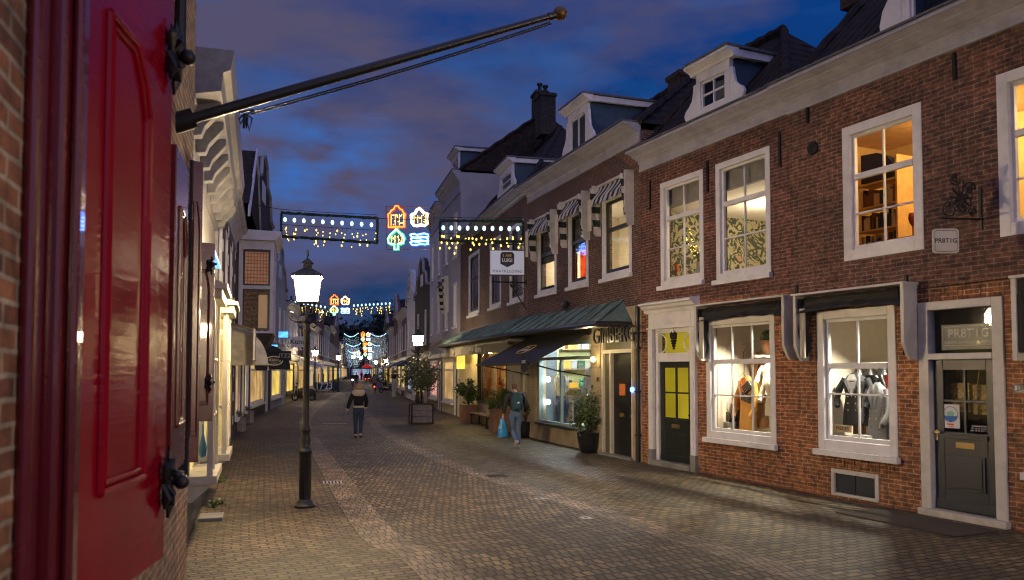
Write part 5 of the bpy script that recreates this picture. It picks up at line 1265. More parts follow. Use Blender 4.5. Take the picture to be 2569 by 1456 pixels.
def leaded():
    m, nt, b = newmat('leaded_glass'); N = nt.nodes; L = nt.links
    tc = N.new('ShaderNodeTexCoord'); sp = N.new('ShaderNodeSeparateXYZ'); L.new(tc.outputs['Object'], sp.inputs[0]); cb = N.new('ShaderNodeCombineXYZ'); L.new(sp.outputs[1], cb.inputs[0]); L.new(sp.outputs[2], cb.inputs[1])
    bt = N.new('ShaderNodeTexBrick'); bt.offset = 0; L.new(cb.outputs[0], bt.inputs['Vector']); bt.inputs['Scale'].default_value = 1; bt.inputs['Brick Width'].default_value = .10; bt.inputs['Row Height'].default_value = .12; bt.inputs['Mortar Size'].default_value = .012
    bt.inputs['Color1'].default_value = (.9, .48, .26, 1); bt.inputs['Color2'].default_value = (.9, .3, .12, 1); bt.inputs['Mortar'].default_value = (.05, .02, .02, 1)
    L.new(bt.outputs['Color'], b.inputs['Emission Color']); b.inputs['Emission Strength'].default_value = .17; b.inputs['Base Color'].default_value = (.1, .04, .02, 1); return m
g = MB(); g.box(bu0 + .045, bu0 + .05, -bo + t + .05, -.2, zr + .1, bz1 - .08); g.build('leaded_pane', leaded(), o)
bl = lamp('room_lamp', (bu0 - .0 + .5, -.5, 4.3), 0.5, (1, .7, .4), .05, h.root)
g = MB(); g.box(bu0 + t, bu1 - t, -bo + .05, -bo + .06, bz0, bz1); g.build('pane', DARKP, o)
g = MB(); g.box(bu0 + .08, bu0 + .09, -bo + t + .05, -.62, bz0 + .05, zr - .1)
EMB = emit('bay_room_glow', (.8, .5, .25), .14, .3, 3); g = MB(); g.box(bu0 + .040, bu0 + .044, -bo + t + .08, -.66, bz0 + .1, zr - .25); g.build('lit_curtain', EMB, o)

# ---- the rest of the left row ----
polyL = [(-11.2, 34), (-13.0, 43), (-14.6, 51.5), (-16.1, 60), (-17.6, 69), (-19.3, 79), (-21.3, 90), (-23.8, 104), (-27.2, 122), (-31.5, 145), (-38, 178), (-46, 225)]
specsL = [('dark tall brick house over the toy shop with black round awning', 9.6, BRK_D, 'gable', 0, .0, None, None, 2.6),
          ('grey weathered house with bricked attic behind the street lantern', 7.0, PLASTERG, 'gable', 2, .2, None, None, 2.2),
          ('pale lilac house with white cornice and yellow doorway', 6.6, PURW, 'cornice', 2, .1, pm('yellow_cream', (.5, .42, .16), .6), None, 1.6),
          ('long brick house with a row of tall windows and a sloping pale awning', 6.2, BRK_83, 'cornice', 0, .3, None, OFFW, 1.8),
          ('white fronted house with a white terrace awning behind the second left lantern', 6.2, PURW, 'cornice', 1, .2, None, WHITE, 1.8),
          ('brown gabled house past the white awning', 6.8, BRK_UP, 'gable', 0, .3, None, None, 2.2),
          ('plain grey house far down on the left', 7.2, PLASTERG, 'cornice', 2, .2, None, None, 2.0),
          ('brick house far down on the left under the third light string', 8.0, BRK_D, 'cornice', 0, .2, None, None, 2.4),
          ('tall dark house far down on the left', 8.8, BRK_83, 'gable', 2, .2, None, None, 2.6),
          ('white house far down on the left near the bend', 7.4, PLASTER, 'cornice', 3, .2, None, None, 2.4),
          ('last dark house of the left row', 7.6, BRK_D, 'gable', 0, .2, None, None, 2.4)]
for i, (lb, H_, wm, st, shp, lt, sm, aw, rs) in enumerate(specsL):
    row_house(lb, polyL[i], polyL[i + 1], H_, wm, LG, nwin=3 if i < 7 else 5, style=st, shop=shp, lit=lt, shopmat=sm, seed=50 + i, awn=aw, rise=rs, winw=1.0)
# end of the street: low bridge-like building and trees
e1, e2 = Vector((-47, 232)), Vector((-38, 234))
row_house('low building closing the far end of the street', e1, e2, 6.0, BRK_D, None, nwin=3, style='flat', shop=3, seed=90, chim=False)
def tree(name, label, loc, hgt, crown, n=700, leaf=.5, seed=1, mat=None, group=None):
    root = empty(name, loc, 0, label, 'tree', group)
    rn = random.Random(seed); m = MB(); m.tube([(0, 0, 0), (.1, 0, hgt * .3), (.0, .1, hgt * .6)], [.3, .22, .14], 8)
    for k in range(7): a = k * .9; m.tube([(0, 0, hgt * .35), (math.cos(a) * crown[0] * .4, math.sin(a) * crown[1] * .4, hgt * .6), (math.cos(a) * crown[0] * .7, math.sin(a) * crown[1] * .7, hgt * .8)], [.12, .07, .03], 6)
    m.build('trunk', BARK, root)
    m = MB(); m.leaves((0, 0, hgt * .66), crown, n, leaf, seed, 22); m.build('crown', mat or pm('dark_leaves', (.02, .03, .02), .7, var=.4, bump=0), root)
for i, (x, y, hh, c) in enumerate(((-62, 262, 23, 9), (-50, 268, 21, 8), (-40, 262, 24, 10), (-30, 266, 19, 8), (-72, 275, 20, 9))):
    tree('bare_tree', ['broad dark tree behind the far street end, left of the light panels', 'dark tree behind the middle of the far street end', 'tallest dark tree over the right of the far street end', 'dark tree over the last right hand roofs', 'dark tree at the far left end of the skyline'][i], (x, y, 0), hh, (c, c, hh * .32), 1500, 1.6, i, group='trees beyond the end of the street')
# ================================================================== STREET LAMPS
LANT = emit('lantern_glass', (1, .72, .40), 560)
LANT2 = emit('lantern_glass_far', (1, .74, .42), 110)
def street_lamp(name, label, loc, rz=R(12), s=1.0):
    root = empty(name, loc, rz, label, 'street lamp', 'lantern posts along the street')
    root.scale = (s, s, s)
    m = MB(); m.lathe([(.165, 0), (.165, .03), (.13, .05), (.115, .09), (.088, .12), (.084, .80), (.10, .82), (.108, .86), (.085, .89), (.075, .93), (.066, .96), (.08, 1.02), (.076, 1.06), (.062, 1.12), (.076, 1.16), (.084, 1.19), (.064, 1.24),
                         (.055, 1.27), (.052, 1.3), (.045, 2.68), (.06, 2.70), (.06, 2.74), (.045, 2.77), (.05, 2.83), (.085, 2.86), (.05, 2.92), (.03, 3.0), (.028, 3.12)], 16)
    p = m.build('post', BLACKP, root, smooth=True)
    m = MB()
    for k in range(8):
        a = k * math.pi / 4; c, s_ = math.cos(a), math.sin(a); m.tube([(c * .085, s_ * .085, .14), (c * .083, s_ * .083, .78)], .008, 5)
    m.build('fluting', BLACKP, p)
    m = MB()
    for k in range(2):
        sg = 1 if k else -1
        m.tube([(0, 0, 2.84), (sg * .10, 0, 2.85), (sg * .18, 0, 2.86), (sg * .25, 0, 2.90), (sg * .28, 0, 2.96), (sg * .25, 0, 3.01), (sg * .21, 0, 3.0), (sg * .20, 0, 2.965), (sg * .225, 0, 2.945)], [.018, .016, .015, .014, .013, .012, .012, .011, .009], 7)
        m.tube([(sg * .12, 0, 2.85), (sg * .14, 0, 2.80), (sg * .10, 0, 2.76), (sg * .07, 0, 2.79)], .010, 6); m.ball((sg * .225, 0, 2.945), .018, 6)
    for a in (.78, 2.36, 3.93, 5.5):
        c, q = math.cos(a), math.sin(a); m.tube([(c * .03, q * .03, 2.96), (c * .12, q * .12, 2.99), (c * .14, q * .14, 3.07), (c * .17, q * .17, 3.165)], .012, 6)
    m.build('scroll_arms', BLACKP, root, smooth=True)
    b_, t_, z0, z1 = .150, .200, 3.17, 3.55
    c4 = lambda r: [(-r, -r), (r, -r), (r, r), (-r, r)]
    m = MB()
    for (x, y), (X, Y) in zip(c4(b_), c4(t_)): m.tube([(x, y, z0), (X, Y, z1)], .010, 5)
    m.box(-b_ - .01, b_ + .01, -b_ - .01, b_ + .01, z0 - .02, z0); fr = m.build('lantern_frame', BLACKP, root)
    m = MB()
    B = c4(b_ - .006); T = c4(t_ - .006)
    for i in range(4): j = (i + 1) % 4; m.quad((*B[i], z0 + .005), (*B[j], z0 + .005), (*T[j], z1 - .005), (*T[i], z1 - .005))
    m.build('lantern_pane', LANT, fr)
    m = MB(); q = t_ + .035
    m.add([(*c, z1) for c in c4(q)] + [(*c, z1 + .03) for c in c4(q)] + [(*c, z1 + .14) for c in c4(.065)] + [(*c, z1 + .21) for c in c4(.06)] + [(*c, z1 + .22) for c in c4(.09)] + [(*c, z1 + .30) for c in c4(.02)],
          [(0, 3, 2, 1)] + [(4 * r + i, 4 * r + (i + 1) % 4, 4 * r + 4 + (i + 1) % 4, 4 * r + 4 + i) for r in range(5) for i in range(4)] + [(20, 21, 22, 23)])
    m.lathe([(.008, .29), (.01, .33), (.026, .35), (.012, .38), (.018, .40), (.004, .44)], 8, (0, 0, z1))
    m.build('lantern_roof', pm('lamp_roof_copper', (.05, .05, .035), .5, metal=.2), root)
    return root
la = G(765, 1272)
L1_ = street_lamp('street_lamp', 'nearest tall black lantern post, standing alone on the left pavement', (la.x, la.y, 0))
spots = [((-3.95, 33.5), 'lantern post behind the olive tree in the grey wooden box'),
         ((-14.2, 57.5), 'lantern post half hidden behind the nearest one, by the white shop sign'),
         ((-17.2, 79), 'lantern post beside the terrace with the blue banner'),
         ((-12.0, 84), 'lantern post before the yellow lit shop on the right'),
         ((-16.6, 105), 'lantern post next to the distant red flag'),
         ((-21.2, 124), 'lantern post beyond the red flag, fourth on the right'),
         ((-35.5, 178), 'far lantern, leftmost of the three close together'),
         ((-34.4, 182), 'far lantern, middle of the three close together'),
         ((-33.2, 186), 'far lantern, rightmost of the three close together')]
for p_, lb in spots:
    c = copy_tree(L1_); c.location = (*p_, 0); c['label'] = lb; c.rotation_euler.z = R(20)
    if p_[1] > 170: c.scale = (1.5,) * 3
    for a_ in c.children:
        for b_ in a_.children:
            if b_.name.startswith('lantern_pane'):
                if 'FARP' not in globals(): FARP = b_.data.copy(); FARP.materials[0] = LANT2
                b_.data = FARP
# the next post of the row stands just behind the photographer
c = copy_tree(L1_); c.location = (9.2, -1.4, 0); c['label'] = 'lantern post of the same row near the photographer, lighting the near paving'

# ================================================================== LIGHT GARLANDS
GRN = pm('fir_garland', (.012, .03, .018), .9, var=.5, bump=0)
BULB = emit('cool_white_bulb', (.42, .80, 1), 2.2); BULBC = emit('cool_bulb_core', (1, 1, 1), 30)
FAIRY = emit('warm_fairy_light', (1, .70, .12), 2.3)
def garland(name, label, A, B, hgt, nb=10, ni=16, seed=1, deco=True, bs=1.0, grp='bulb garlands strung across the street', fairy_mesh=None):
    """frame of fir garland from A to B (top edge) with bulbs and short icicle strings"""
    A, B = Vector(A), Vector(B); d = B - A; L_ = d.length; dn = d.normalized()
    ang = math.atan2(d.y, d.x); root = empty(name, A, ang, label, 'light garland', grp)
    sl = d.z / math.hypot(d.x, d.y); W = math.hypot(d.x, d.y)
    rn = random.Random(seed)
    pt = lambda t, z: (t * W, 0, t * W * sl + z)
    if deco:
        m = MB(); cor = [(0, 0), (1, 0), (1, -hgt), (0, -hgt)]
        for i in range(4):
            a, b = pt(*cor[i]), pt(*cor[(i + 1) % 4]); n = 40 if i % 2 == 0 else 8
            m.tube([(a[0] + (b[0] - a[0]) * k / n, rn.uniform(-.015, .015), a[2] + (b[2] - a[2]) * k / n + rn.uniform(-.012, .012)) for k in range(n + 1)], [.05 + rn.uniform(-.012, .012) for _ in range(n + 1)], 7)
            for k in range(n * 6):
                t = rn.random(); p = Vector((a[0] + (b[0] - a[0]) * t, 0, a[2] + (b[2] - a[2]) * t)); v = Vector((rn.gauss(0, 1), rn.gauss(0, 1), rn.gauss(0, 1))).normalized() * .09; w = Vector((.012, 0, .006)); m.add([p - w, p + w, p + v], [(0, 1, 2)])
        m.build('fir_frame', GRN, root)
    m = MB(); m.tube([pt(0, .12), pt(.5, .10), pt(1, .12)], .008, 4); m.tube([pt(0, -.42 if deco else -.1), pt(1, -.42 if deco else -.1)], .01, 4)
    for t in (.2, .75): m.tube([pt(t, .12), pt(t, .0)], .006, 4)
    m.build('wire', IRON, root)
    bm_ = None
    for i in range(nb):
        t = (i + .4) / nb
        if bm_ is None:
            m = MB(); m.ball((0, 0, 0), .062 * bs, 8, 1.35); b = m.build('bulb', BULB, root, smooth=True); bm_ = b
        else:
            b = bm_.copy(); C.objects.link(b); b.parent = root
        b.location = pt(t, -.24 if deco else -.12)
    m = MB(); fm = None; cnt = 0
    for i in range(ni):
        t = (i + rn.uniform(.2, .8)) / ni; x, y, z = pt(t, -.42 if deco else -.2); q = [(x, 0, z)]
        k = rn.randint(1, 4)
        for j in range(k):
            x += rn.uniform(-.10, .07); z -= rn.uniform(.10, .22); q.append((x, rn.uniform(-.03, .03), z))
            if cnt < 98:
                if fm is None: mm = MB(); mm.ball((0, 0, 0), .021 * bs, 6, 1.5); f = mm.build('fairy_light', FAIRY, root); fm = f
                else: f = fm.copy(); C.objects.link(f); f.parent = root
                f.location = (x, q[-1][1], z); cnt += 1
                if rn.random() < .4: f.scale = (1.5, 1.5, 1.5)
        m.tube(q, .005, 4)
    m.build('icicle_wire', IRON, root)
    return root
# frame corners read off the place: left and right sections hang on one line at about 27 m
Ca, Cb = P(706, 534, 28.2), P(947, 548, 27.3)
garland('light_garland', 'nearest fir framed garland hanging left of the four glowing figures', Ca, Cb, .85, 10, 18, 1)
Cc, Cd = P(1104, 554, 26.4), P(1312, 556, 25.6)
garland('light_garland', 'nearest fir framed garland hanging right of the four glowing figures', Cc, Cd, .66, 10, 18, 2)
m = MB()
for a, b in ((P(585, 497, 27.5), P(706, 526, 28.2)), (P(947, 548, 27.3), P(1104, 548, 26.4)), (P(1312, 552, 25.6), P(1345, 548, 25.0))):
    m.tube([a, (a + b) / 2 - Vector((0, 0, .05)), b], .012, 5)
tag(m.build('span_wire', IRON), 'thin dark cable carrying the nearest garlands between the facades', 'cable')
C2 = [P(716, 750, 58), P(822, 768, 57), P(884, 763, 56), P(984, 757, 55)]
garland('light_garland', 'second string of bulbs, partly behind the nearest lantern', C2[0], C2[1], .5, 10, 16, 3, deco=False)
garland('light_garland', 'second string of bulbs right of the smaller glowing figures', C2[2], C2[3], .5, 10, 16, 4, deco=False)
m = MB(); m.tube([P(984, 755, 55), P(1030, 749, 54)], .015, 4); m.tube([P(822, 766, 57), P(884, 761, 56)], .015, 4); tag(m.build('span_wire', IRON), 'cable carrying the second string of bulbs over the street', 'cable')
# curtains of light further down, one string behind another
COOLF = emit('cool_fairy_light', (.62, .85, 1), 1.3)
def curtain(label, y, xl, xr, D, drop, n, nb, seed):
    A, B = P(xl, y, D), P(xr, y - 4, D * .985); d = B - A; W = math.hypot(d.x, d.y); rn = random.Random(seed)
    root = empty('light_curtain', A, math.atan2(d.y, d.x), label, 'light curtain', 'curtains of tiny lights across the far street')
    first = None; r = .06 * D / 110
    for i in range(nb):
        if first is None: m = MB(); m.ball((0, 0, 0), r, 6, 1.3); first = b = m.build('bulb', BULB, root, smooth=True)
        else: b = first.copy(); C.objects.link(b); b.parent = root
        t = (i + .5) / nb; b.location = (t * W, 0, -.5 * math.sin(math.pi * t))
    m = MB(); rr = .020 * D / 110
    for k in range(n * 3):
        t = rn.random(); m.ball((t * W, rn.uniform(-.2, .2), -.5 * math.sin(math.pi * t) - .3 - drop * rn.random() ** .9), rr, 4)
    tag(m.build('tiny_lights', COOLF, root), kind='stuff')
    m = MB(); m.tube([(0, 0, .1), (W / 2, 0, -.5), (W, 0, .1)], .015, 4); m.build('wire', IRON, root)
curtain('first far light curtain, left and highest of the stack', 837, 863, 900, 110, 2.6, 130, 12, 1)
curtain('first far light curtain, right and highest of the stack', 836, 928, 973, 108, 2.6, 150, 13, 2)
curtain('second far light curtain, left half below the first', 862, 868, 906, 132, 2.6, 110, 12, 3)
curtain('second far light curtain, right half below the first', 861, 928, 970, 130, 2.6, 130, 13, 4)
curtain('third far light curtain, left half', 880, 872, 902, 155, 2.6, 90, 11, 5)
curtain('third far light curtain, right half', 879, 926, 966, 152, 2.6, 110, 12, 6)

# ================================================================== GLOWING FIGURES
def outline(root, name, pts, col, core, r, s_out, s_in, closed=True, yk=-.05, parent=None):
    s_in *= .5; s_out *= .9; r *= 1.5
    if closed: pts = pts + [pts[0]]
    m = MB(); m.tube([(x, 0, z) for x, z in pts], r, 7); o = m.build(name, emit('figure_' + name + '_glow', col, s_out), parent or root)  # wider coloured tube stands in for the bloom halo round the bright core
    m = MB(); m.tube([(x, -r * .80, z) for x, z in pts], r * .42, 6); m.build('bright_core', emit('figure_' + name + '_core', core, s_in), o)
    return o
def figures(label, c, w, ang, far=False):
    hgt = w * 110 / 113.
    root = empty('light_figures', c, ang, label, 'light figures', 'glowing figure panels over the street')
    U = w / 1.0; S = lambda pts: [((x - .5) * w, (.5 - y) * hgt) for x, y in pts]
    m = MB(); fr = S([(0, 0), (1, .04), (1.02, 1), (.02, .98)]) ; m.tube([(x, 0, z) for x, z in fr + [fr[0]]], .012 * w, 5)
    for a, b in (((.0, .26), (1.0, .28)), ((.02, .76), (1.0, .78)), ((.25, .0), (.25, 1)), ((.77, .02), (.78, 1))):
        q = S([a, b]); m.tube([(x, .02, z) for x, z in q], .007 * w, 4)
    m.build('metal_frame', pm('bronze_frame', (.20, .12, .08), .4, metal=.6), root)
    r = .022 * w
    red = S([(.07, .48), (.06, .18), (.10, .16), (.13, .10), (.19, .07), (.22, .0), (.28, .0), (.32, .06), (.38, .10), (.41, .16), (.44, .18), (.44, .48)])
    outline(root, 'red_house_outline', red, (1, .012, .01), (1, .42, .02), r, 1.6, 4)
    w_ = S([(.58, .20), (.66, .18), (.70, .10), (.76, .06), (.82, .12), (.86, .17), (.95, .19), (.94, .42), (.88, .46), (.80, .44), (.72, .46), (.64, .45), (.59, .38)])
    outline(root, 'white_house_outline', w_, (1, .72, .42), (1, 1, .95), r * 1.1, 1.5, 5)
    t = S([(.25, .53), (.31, .60), (.39, .66), (.43, .76), (.41, .84), (.34, .87), (.29, .87), (.29, .99), (.21, .99), (.21, .87), (.14, .87), (.07, .83), (.06, .75), (.11, .66), (.19, .59)])
    outline(root, 'green_tree_outline', t, (.0, .80, .26), (.80, 1, .92), r * 1.15, 1.4, 5)
    for k in range(3):
        z = .67 + .085 * k + .02; g = S([(.56 + .02 * (k % 2), z - .03), (.64, z - .045), (.72, z - .02), (.80, z - .04), (.88, z - .05), (.97, z - .02), (.98, z + .02), (.90, z + .035), (.80, z + .02), (.70, z + .04), (.60, z + .03)])
        outline(root, 'blue_wave_outline', g, (.0, .14, 1), (.70, .95, 1), r * 1.0, 2.2, 5)
    # little yellow lamps and bars inside the figures
    m = MB(); rn = random.Random(4)
    for (x0, x1, y0, y1, n) in ((.12, .40, .18, .44, 16), (.64, .90, .22, .40, 12), (.13, .37, .66, .84, 14)):
        for k in range(n): p = S([(rn.uniform(x0, x1), rn.uniform(y0, y1))])[0]; m.ball((p[0], -.03, p[1]), .014 * w, 5)
        for k in range(4):
            x = x0 + (x1 - x0) * k / 3; p = S([(x, y0), (x, y1)]); m.tube([(p[0][0], 0, p[0][1]), (p[1][0], 0, p[1][1])], .005 * w, 4)
    m.build('yellow_fill_lights', emit('figure_yellow', (1, .62, .10), 3.5), root)
    return root
c = P(1023, 572, 27); fA = R(-8)
F1 = figures('nearest panel of four glowing figures: red house, white house, green tree, blue waves', c, 1.55, fA)
lamp('figure_glow', (.4, -.4, -.4), 30, (.10, .25, 1), .3, F1); lamp('figure_glow', (-.5, -.4, .3), 10, (1, .2, .1), .3, F1)
for (px, py, D, w, lb) in ((852, 766, 57, 1.5, 'second panel of four glowing figures, right of the nearest lantern'), (917, 845, 120, 1.5, 'third glowing figure panel, topmost of the far stack'), (921, 868, 140, 1.6, 'fourth glowing figure panel, in the middle of the far stack'),
                           (922, 884, 160, 1.7, 'fifth glowing figure panel, bottom of the far stack'), (895, 890, 172, 1.6, 'small glowing figure panel left below the far stack')):
    q = copy_tree(F1)
    for ch in list(q.children):
        if ch.type == 'LIGHT': bpy.data.objects.remove(ch)
    q.location = P(px, py, D); q.scale = (w / 1.55,) * 3; q['label'] = lb; q.rotation_euler.z = R(8)
# ================================================================== PLANTS
TERRA = pm('rust_planter_wood', (.24, .13, .07), .7, var=.3, scale=6, bump=.3)
POTB = pm('black_glazed_pot', (.012, .012, .013), .3, var=.3)
SOIL = pm('potting_soil', (.03, .022, .015), .95, bump=.5)
def planks_box(m, w, d, z0, z1, n, gap=.012):
    for i in range(n):
        a = z0 + (z1 - z0) * i / n; b = z0 + (z1 - z0) * (i + 1) / n - gap
        m.box(-w / 2, w / 2, -d / 2, -d / 2 + .03, a, b); m.box(-w / 2, w / 2, d / 2 - .03, d / 2, a, b); m.box(-w / 2, -w / 2 + .03, -d / 2 + .03, d / 2 - .03, a, b); m.box(w / 2 - .03, w / 2, -d / 2 + .03, d / 2 - .03, a, b)
# olive tree in grey plank box
b0 = G(1056, 1063)
root = empty('potted_olive_tree', (b0.x, b0.y, 0), R(14), 'olive tree with loose round crown in a silvery plank box on the paving', 'tree')
m = MB(); planks_box(m, .80, .80, .08, .78, 3); o = m.build('planter_box', WOODG, root, bevel=.008)
m = MB()
for x in (-.41, .41):
    for y in (-.41, .41): m.box(x - .03, x + .03, y - .03, y + .03, 0, .80)
m.box(-.43, .43, -.43, -.40, .76, .81); m.box(-.43, .43, .40, .43, .76, .81); m.build('box_frame', IRON, o)
m = MB(); m.box(-.37, .37, -.37, .37, .6, .72); m.build('soil', SOIL, o)
m = MB(); m.tube([(0, 0, .7), (.03, 0, 1.1), (-.02, .02, 1.5), (.04, 0, 1.9)], [.075, .06, .055, .04], 10)
rn = random.Random(2)
for k in range(14):
    a = rn.uniform(0, 6.3); r = rn.uniform(.4, .85); z = rn.uniform(1.5, 2.5); m.tube([(.0, 0, 1.35 + .04 * k), (math.cos(a) * r * .5, math.sin(a) * r * .5, z - .25), (math.cos(a) * r, math.sin(a) * r, z + .1)], [.028, .016, .006], 5)
m.build('trunk', BARK, root, smooth=True)
m = MB(); m.leaves((0, 0, 1.98), (.92, .90, .76), 2600, .12, 12, 30); m.build('crown', LEAF2, root)
def potted(name, label, px, py, w, hpot, kind, crown, zc, n, seed, leaf=.09, mat=None, potm=None, cat='potted plant', stems=8, rz=0, cut=False, nudge=(0, 0), wall=None):
    b = G(px, py) if wall is None else wall.w(wall.u(px, .4), -.42, 0); root = empty(name, (b.x + nudge[0], b.y + nudge[1], 0), rz, label, cat)
    if kind == 'box':
        m = MB(); m.box(-w / 2, w / 2, -w / 2, w / 2, 0, hpot - .04); m.box(-w / 2 - .015, w / 2 + .015, -w / 2 - .015, w / 2 + .015, hpot - .04, hpot)
        o = m.build('planter_box', potm or TERRA, root, bevel=.008)
    else:
        m = MB(); m.lathe([(w * .30, 0), (w * .34, .02), (w * .44, hpot * .5), (w * .5, hpot * .9), (w * .52, hpot), (w * .47, hpot), (w * .45, hpot - .06), (.01, hpot - .06)], 20); o = m.build('pot', potm or POTB, root, smooth=True)
    rn = random.Random(seed); m = MB()
    for k in range(stems):
        a = rn.uniform(0, 6.3); r = rn.uniform(.2, .8) * crown[0]; m.tube([(rn.uniform(-.04, .04), rn.uniform(-.04, .04), hpot - .08), (math.cos(a) * r * .4, math.sin(a) * r * .4, (zc + hpot) / 2), (math.cos(a) * r, math.sin(a) * r, zc + rn.uniform(-.3, .6) * crown[2])], [.014, .009, .004], 5)
    m.build('stems', BARK, root)
    m = MB(); m.leaves((0, 0, zc), (crown[0] * 1.08, crown[1] * 1.08, crown[2] * 1.1), int(n * .8), leaf, seed, 13); m.build('foliage', mat or LEAF, root)
    return root
potted('potted_bush', 'bushy glossy shrub in a black pot in front of the lit tailor window', 1477, 1136, .62, .52, 'pot', (.50, .46, .52), 1.02, 1700, 4, .10, stems=16)
potted('potted_bush', 'small variegated shrub in a black pot against the stone pillar, behind the walking man', 1318, 1098, .48, .50, 'pot', (.32, .3, .42), .92, 700, 5, .085)
potted('potted_bush', 'clipped green bush in the warm wooden planter at the near end of the bench', 1254, 1080, .56, .80, 'box', (.44, .42, .38), 1.14, 3800, 6, .07, mat=pm('bright_leaves', (.07, .12, .025), .5, var=.4, scale=14, bump=0), rz=R(15), wall=HE)
potted('potted_bush', 'dark round bush in the wooden planter at the far end of the bench', 1176, 1055, .60, .72, 'box', (.46, .44, .46), 1.26, 3000, 7, .10, rz=R(15), wall=HE)
b = G(597, 1083); 
potted('potted_hedge', 'low boxwood in the grey trough by the left wall, nearer one', 597, 1083, .42, .48, 'box', (.24, .3, .2), .56, 1100, 8, .05, potm=WOODG)
potted('potted_hedge', 'low boxwood in the grey trough by the left wall, farther one', 618, 1062, .45, .48, 'box', (.24, .3, .2), .56, 900, 9, .05, potm=WOODG)
potted('potted_bush', 'large shrub tub beyond the olive tree, past the lantern post', 955, 976, .9, .7, 'pot', (1.2, 1.1, .75), 1.5, 900, 10, .16)
potted('potted_bush', 'small leafy plant in the flower box on the left bench', 706, 1012, .35, .55, 'pot', (.3, .3, .25), .75, 400, 11, .08)
# bench between the planters
ba, bb = (Vector(HE.w(HE.u(x_, .3), -.36, 0)[:2]) for x_ in (1188, 1240))
d_ = bb - ba; L_ = d_.length
root = empty('wooden_bench', (ba.x, ba.y, 0), math.atan2(d_.y, d_.x), 'long backless plank bench between the two wooden planters', 'bench')
m = MB()
for k in range(3): m.box(.05, L_ - .05, -.16 + k * .14, -.04 + k * .14, .42, .46)
m.build('seat', WOOD, root, bevel=.005)
for x in (.4, L_ - .4):
    m = MB(); m.box(x - .03, x + .03, -.15, -.10, 0, .42); m.box(x - .03, x + .03, .18, .23, 0, .42); m.box(x - .03, x + .03, -.10, .18, .36, .42); m.build('leg', IRON, root)

# ================================================================== PEOPLE
SKIN = pm('skin', (.45, .27, .19), .55, var=.06, bump=0)
def skin_mesh(name, nodes, edges, mat, parent, sub=2, rootn=None):
    keys = list(nodes); ix = {k: i for i, k in enumerate(keys)}
    me = bpy.data.meshes.new(name); me.from_pydata([nodes[k][:3] for k in keys], [(ix[a], ix[b]) for a, b in edges], [])
    me.materials.append(mat); o = bpy.data.objects.new(name, me); C.objects.link(o); o.parent = parent
    s = o.modifiers.new('Skin', 'SKIN'); s.use_smooth_shade = True
    if not me.skin_vertices: return o
    for k in keys:
        r = nodes[k][3]; r = r if isinstance(r, tuple) else (r, r)
        sv = me.skin_vertices[0].data[ix[k]]; sv.radius = r; sv.use_root = (k == (rootn or keys[0]))
    u = o.modifiers.new('Sub', 'SUBSURF'); u.levels = sub; u.render_levels = sub
    return o
def ch(p): return [(p[i], p[i + 1]) for i in range(len(p) - 1)]
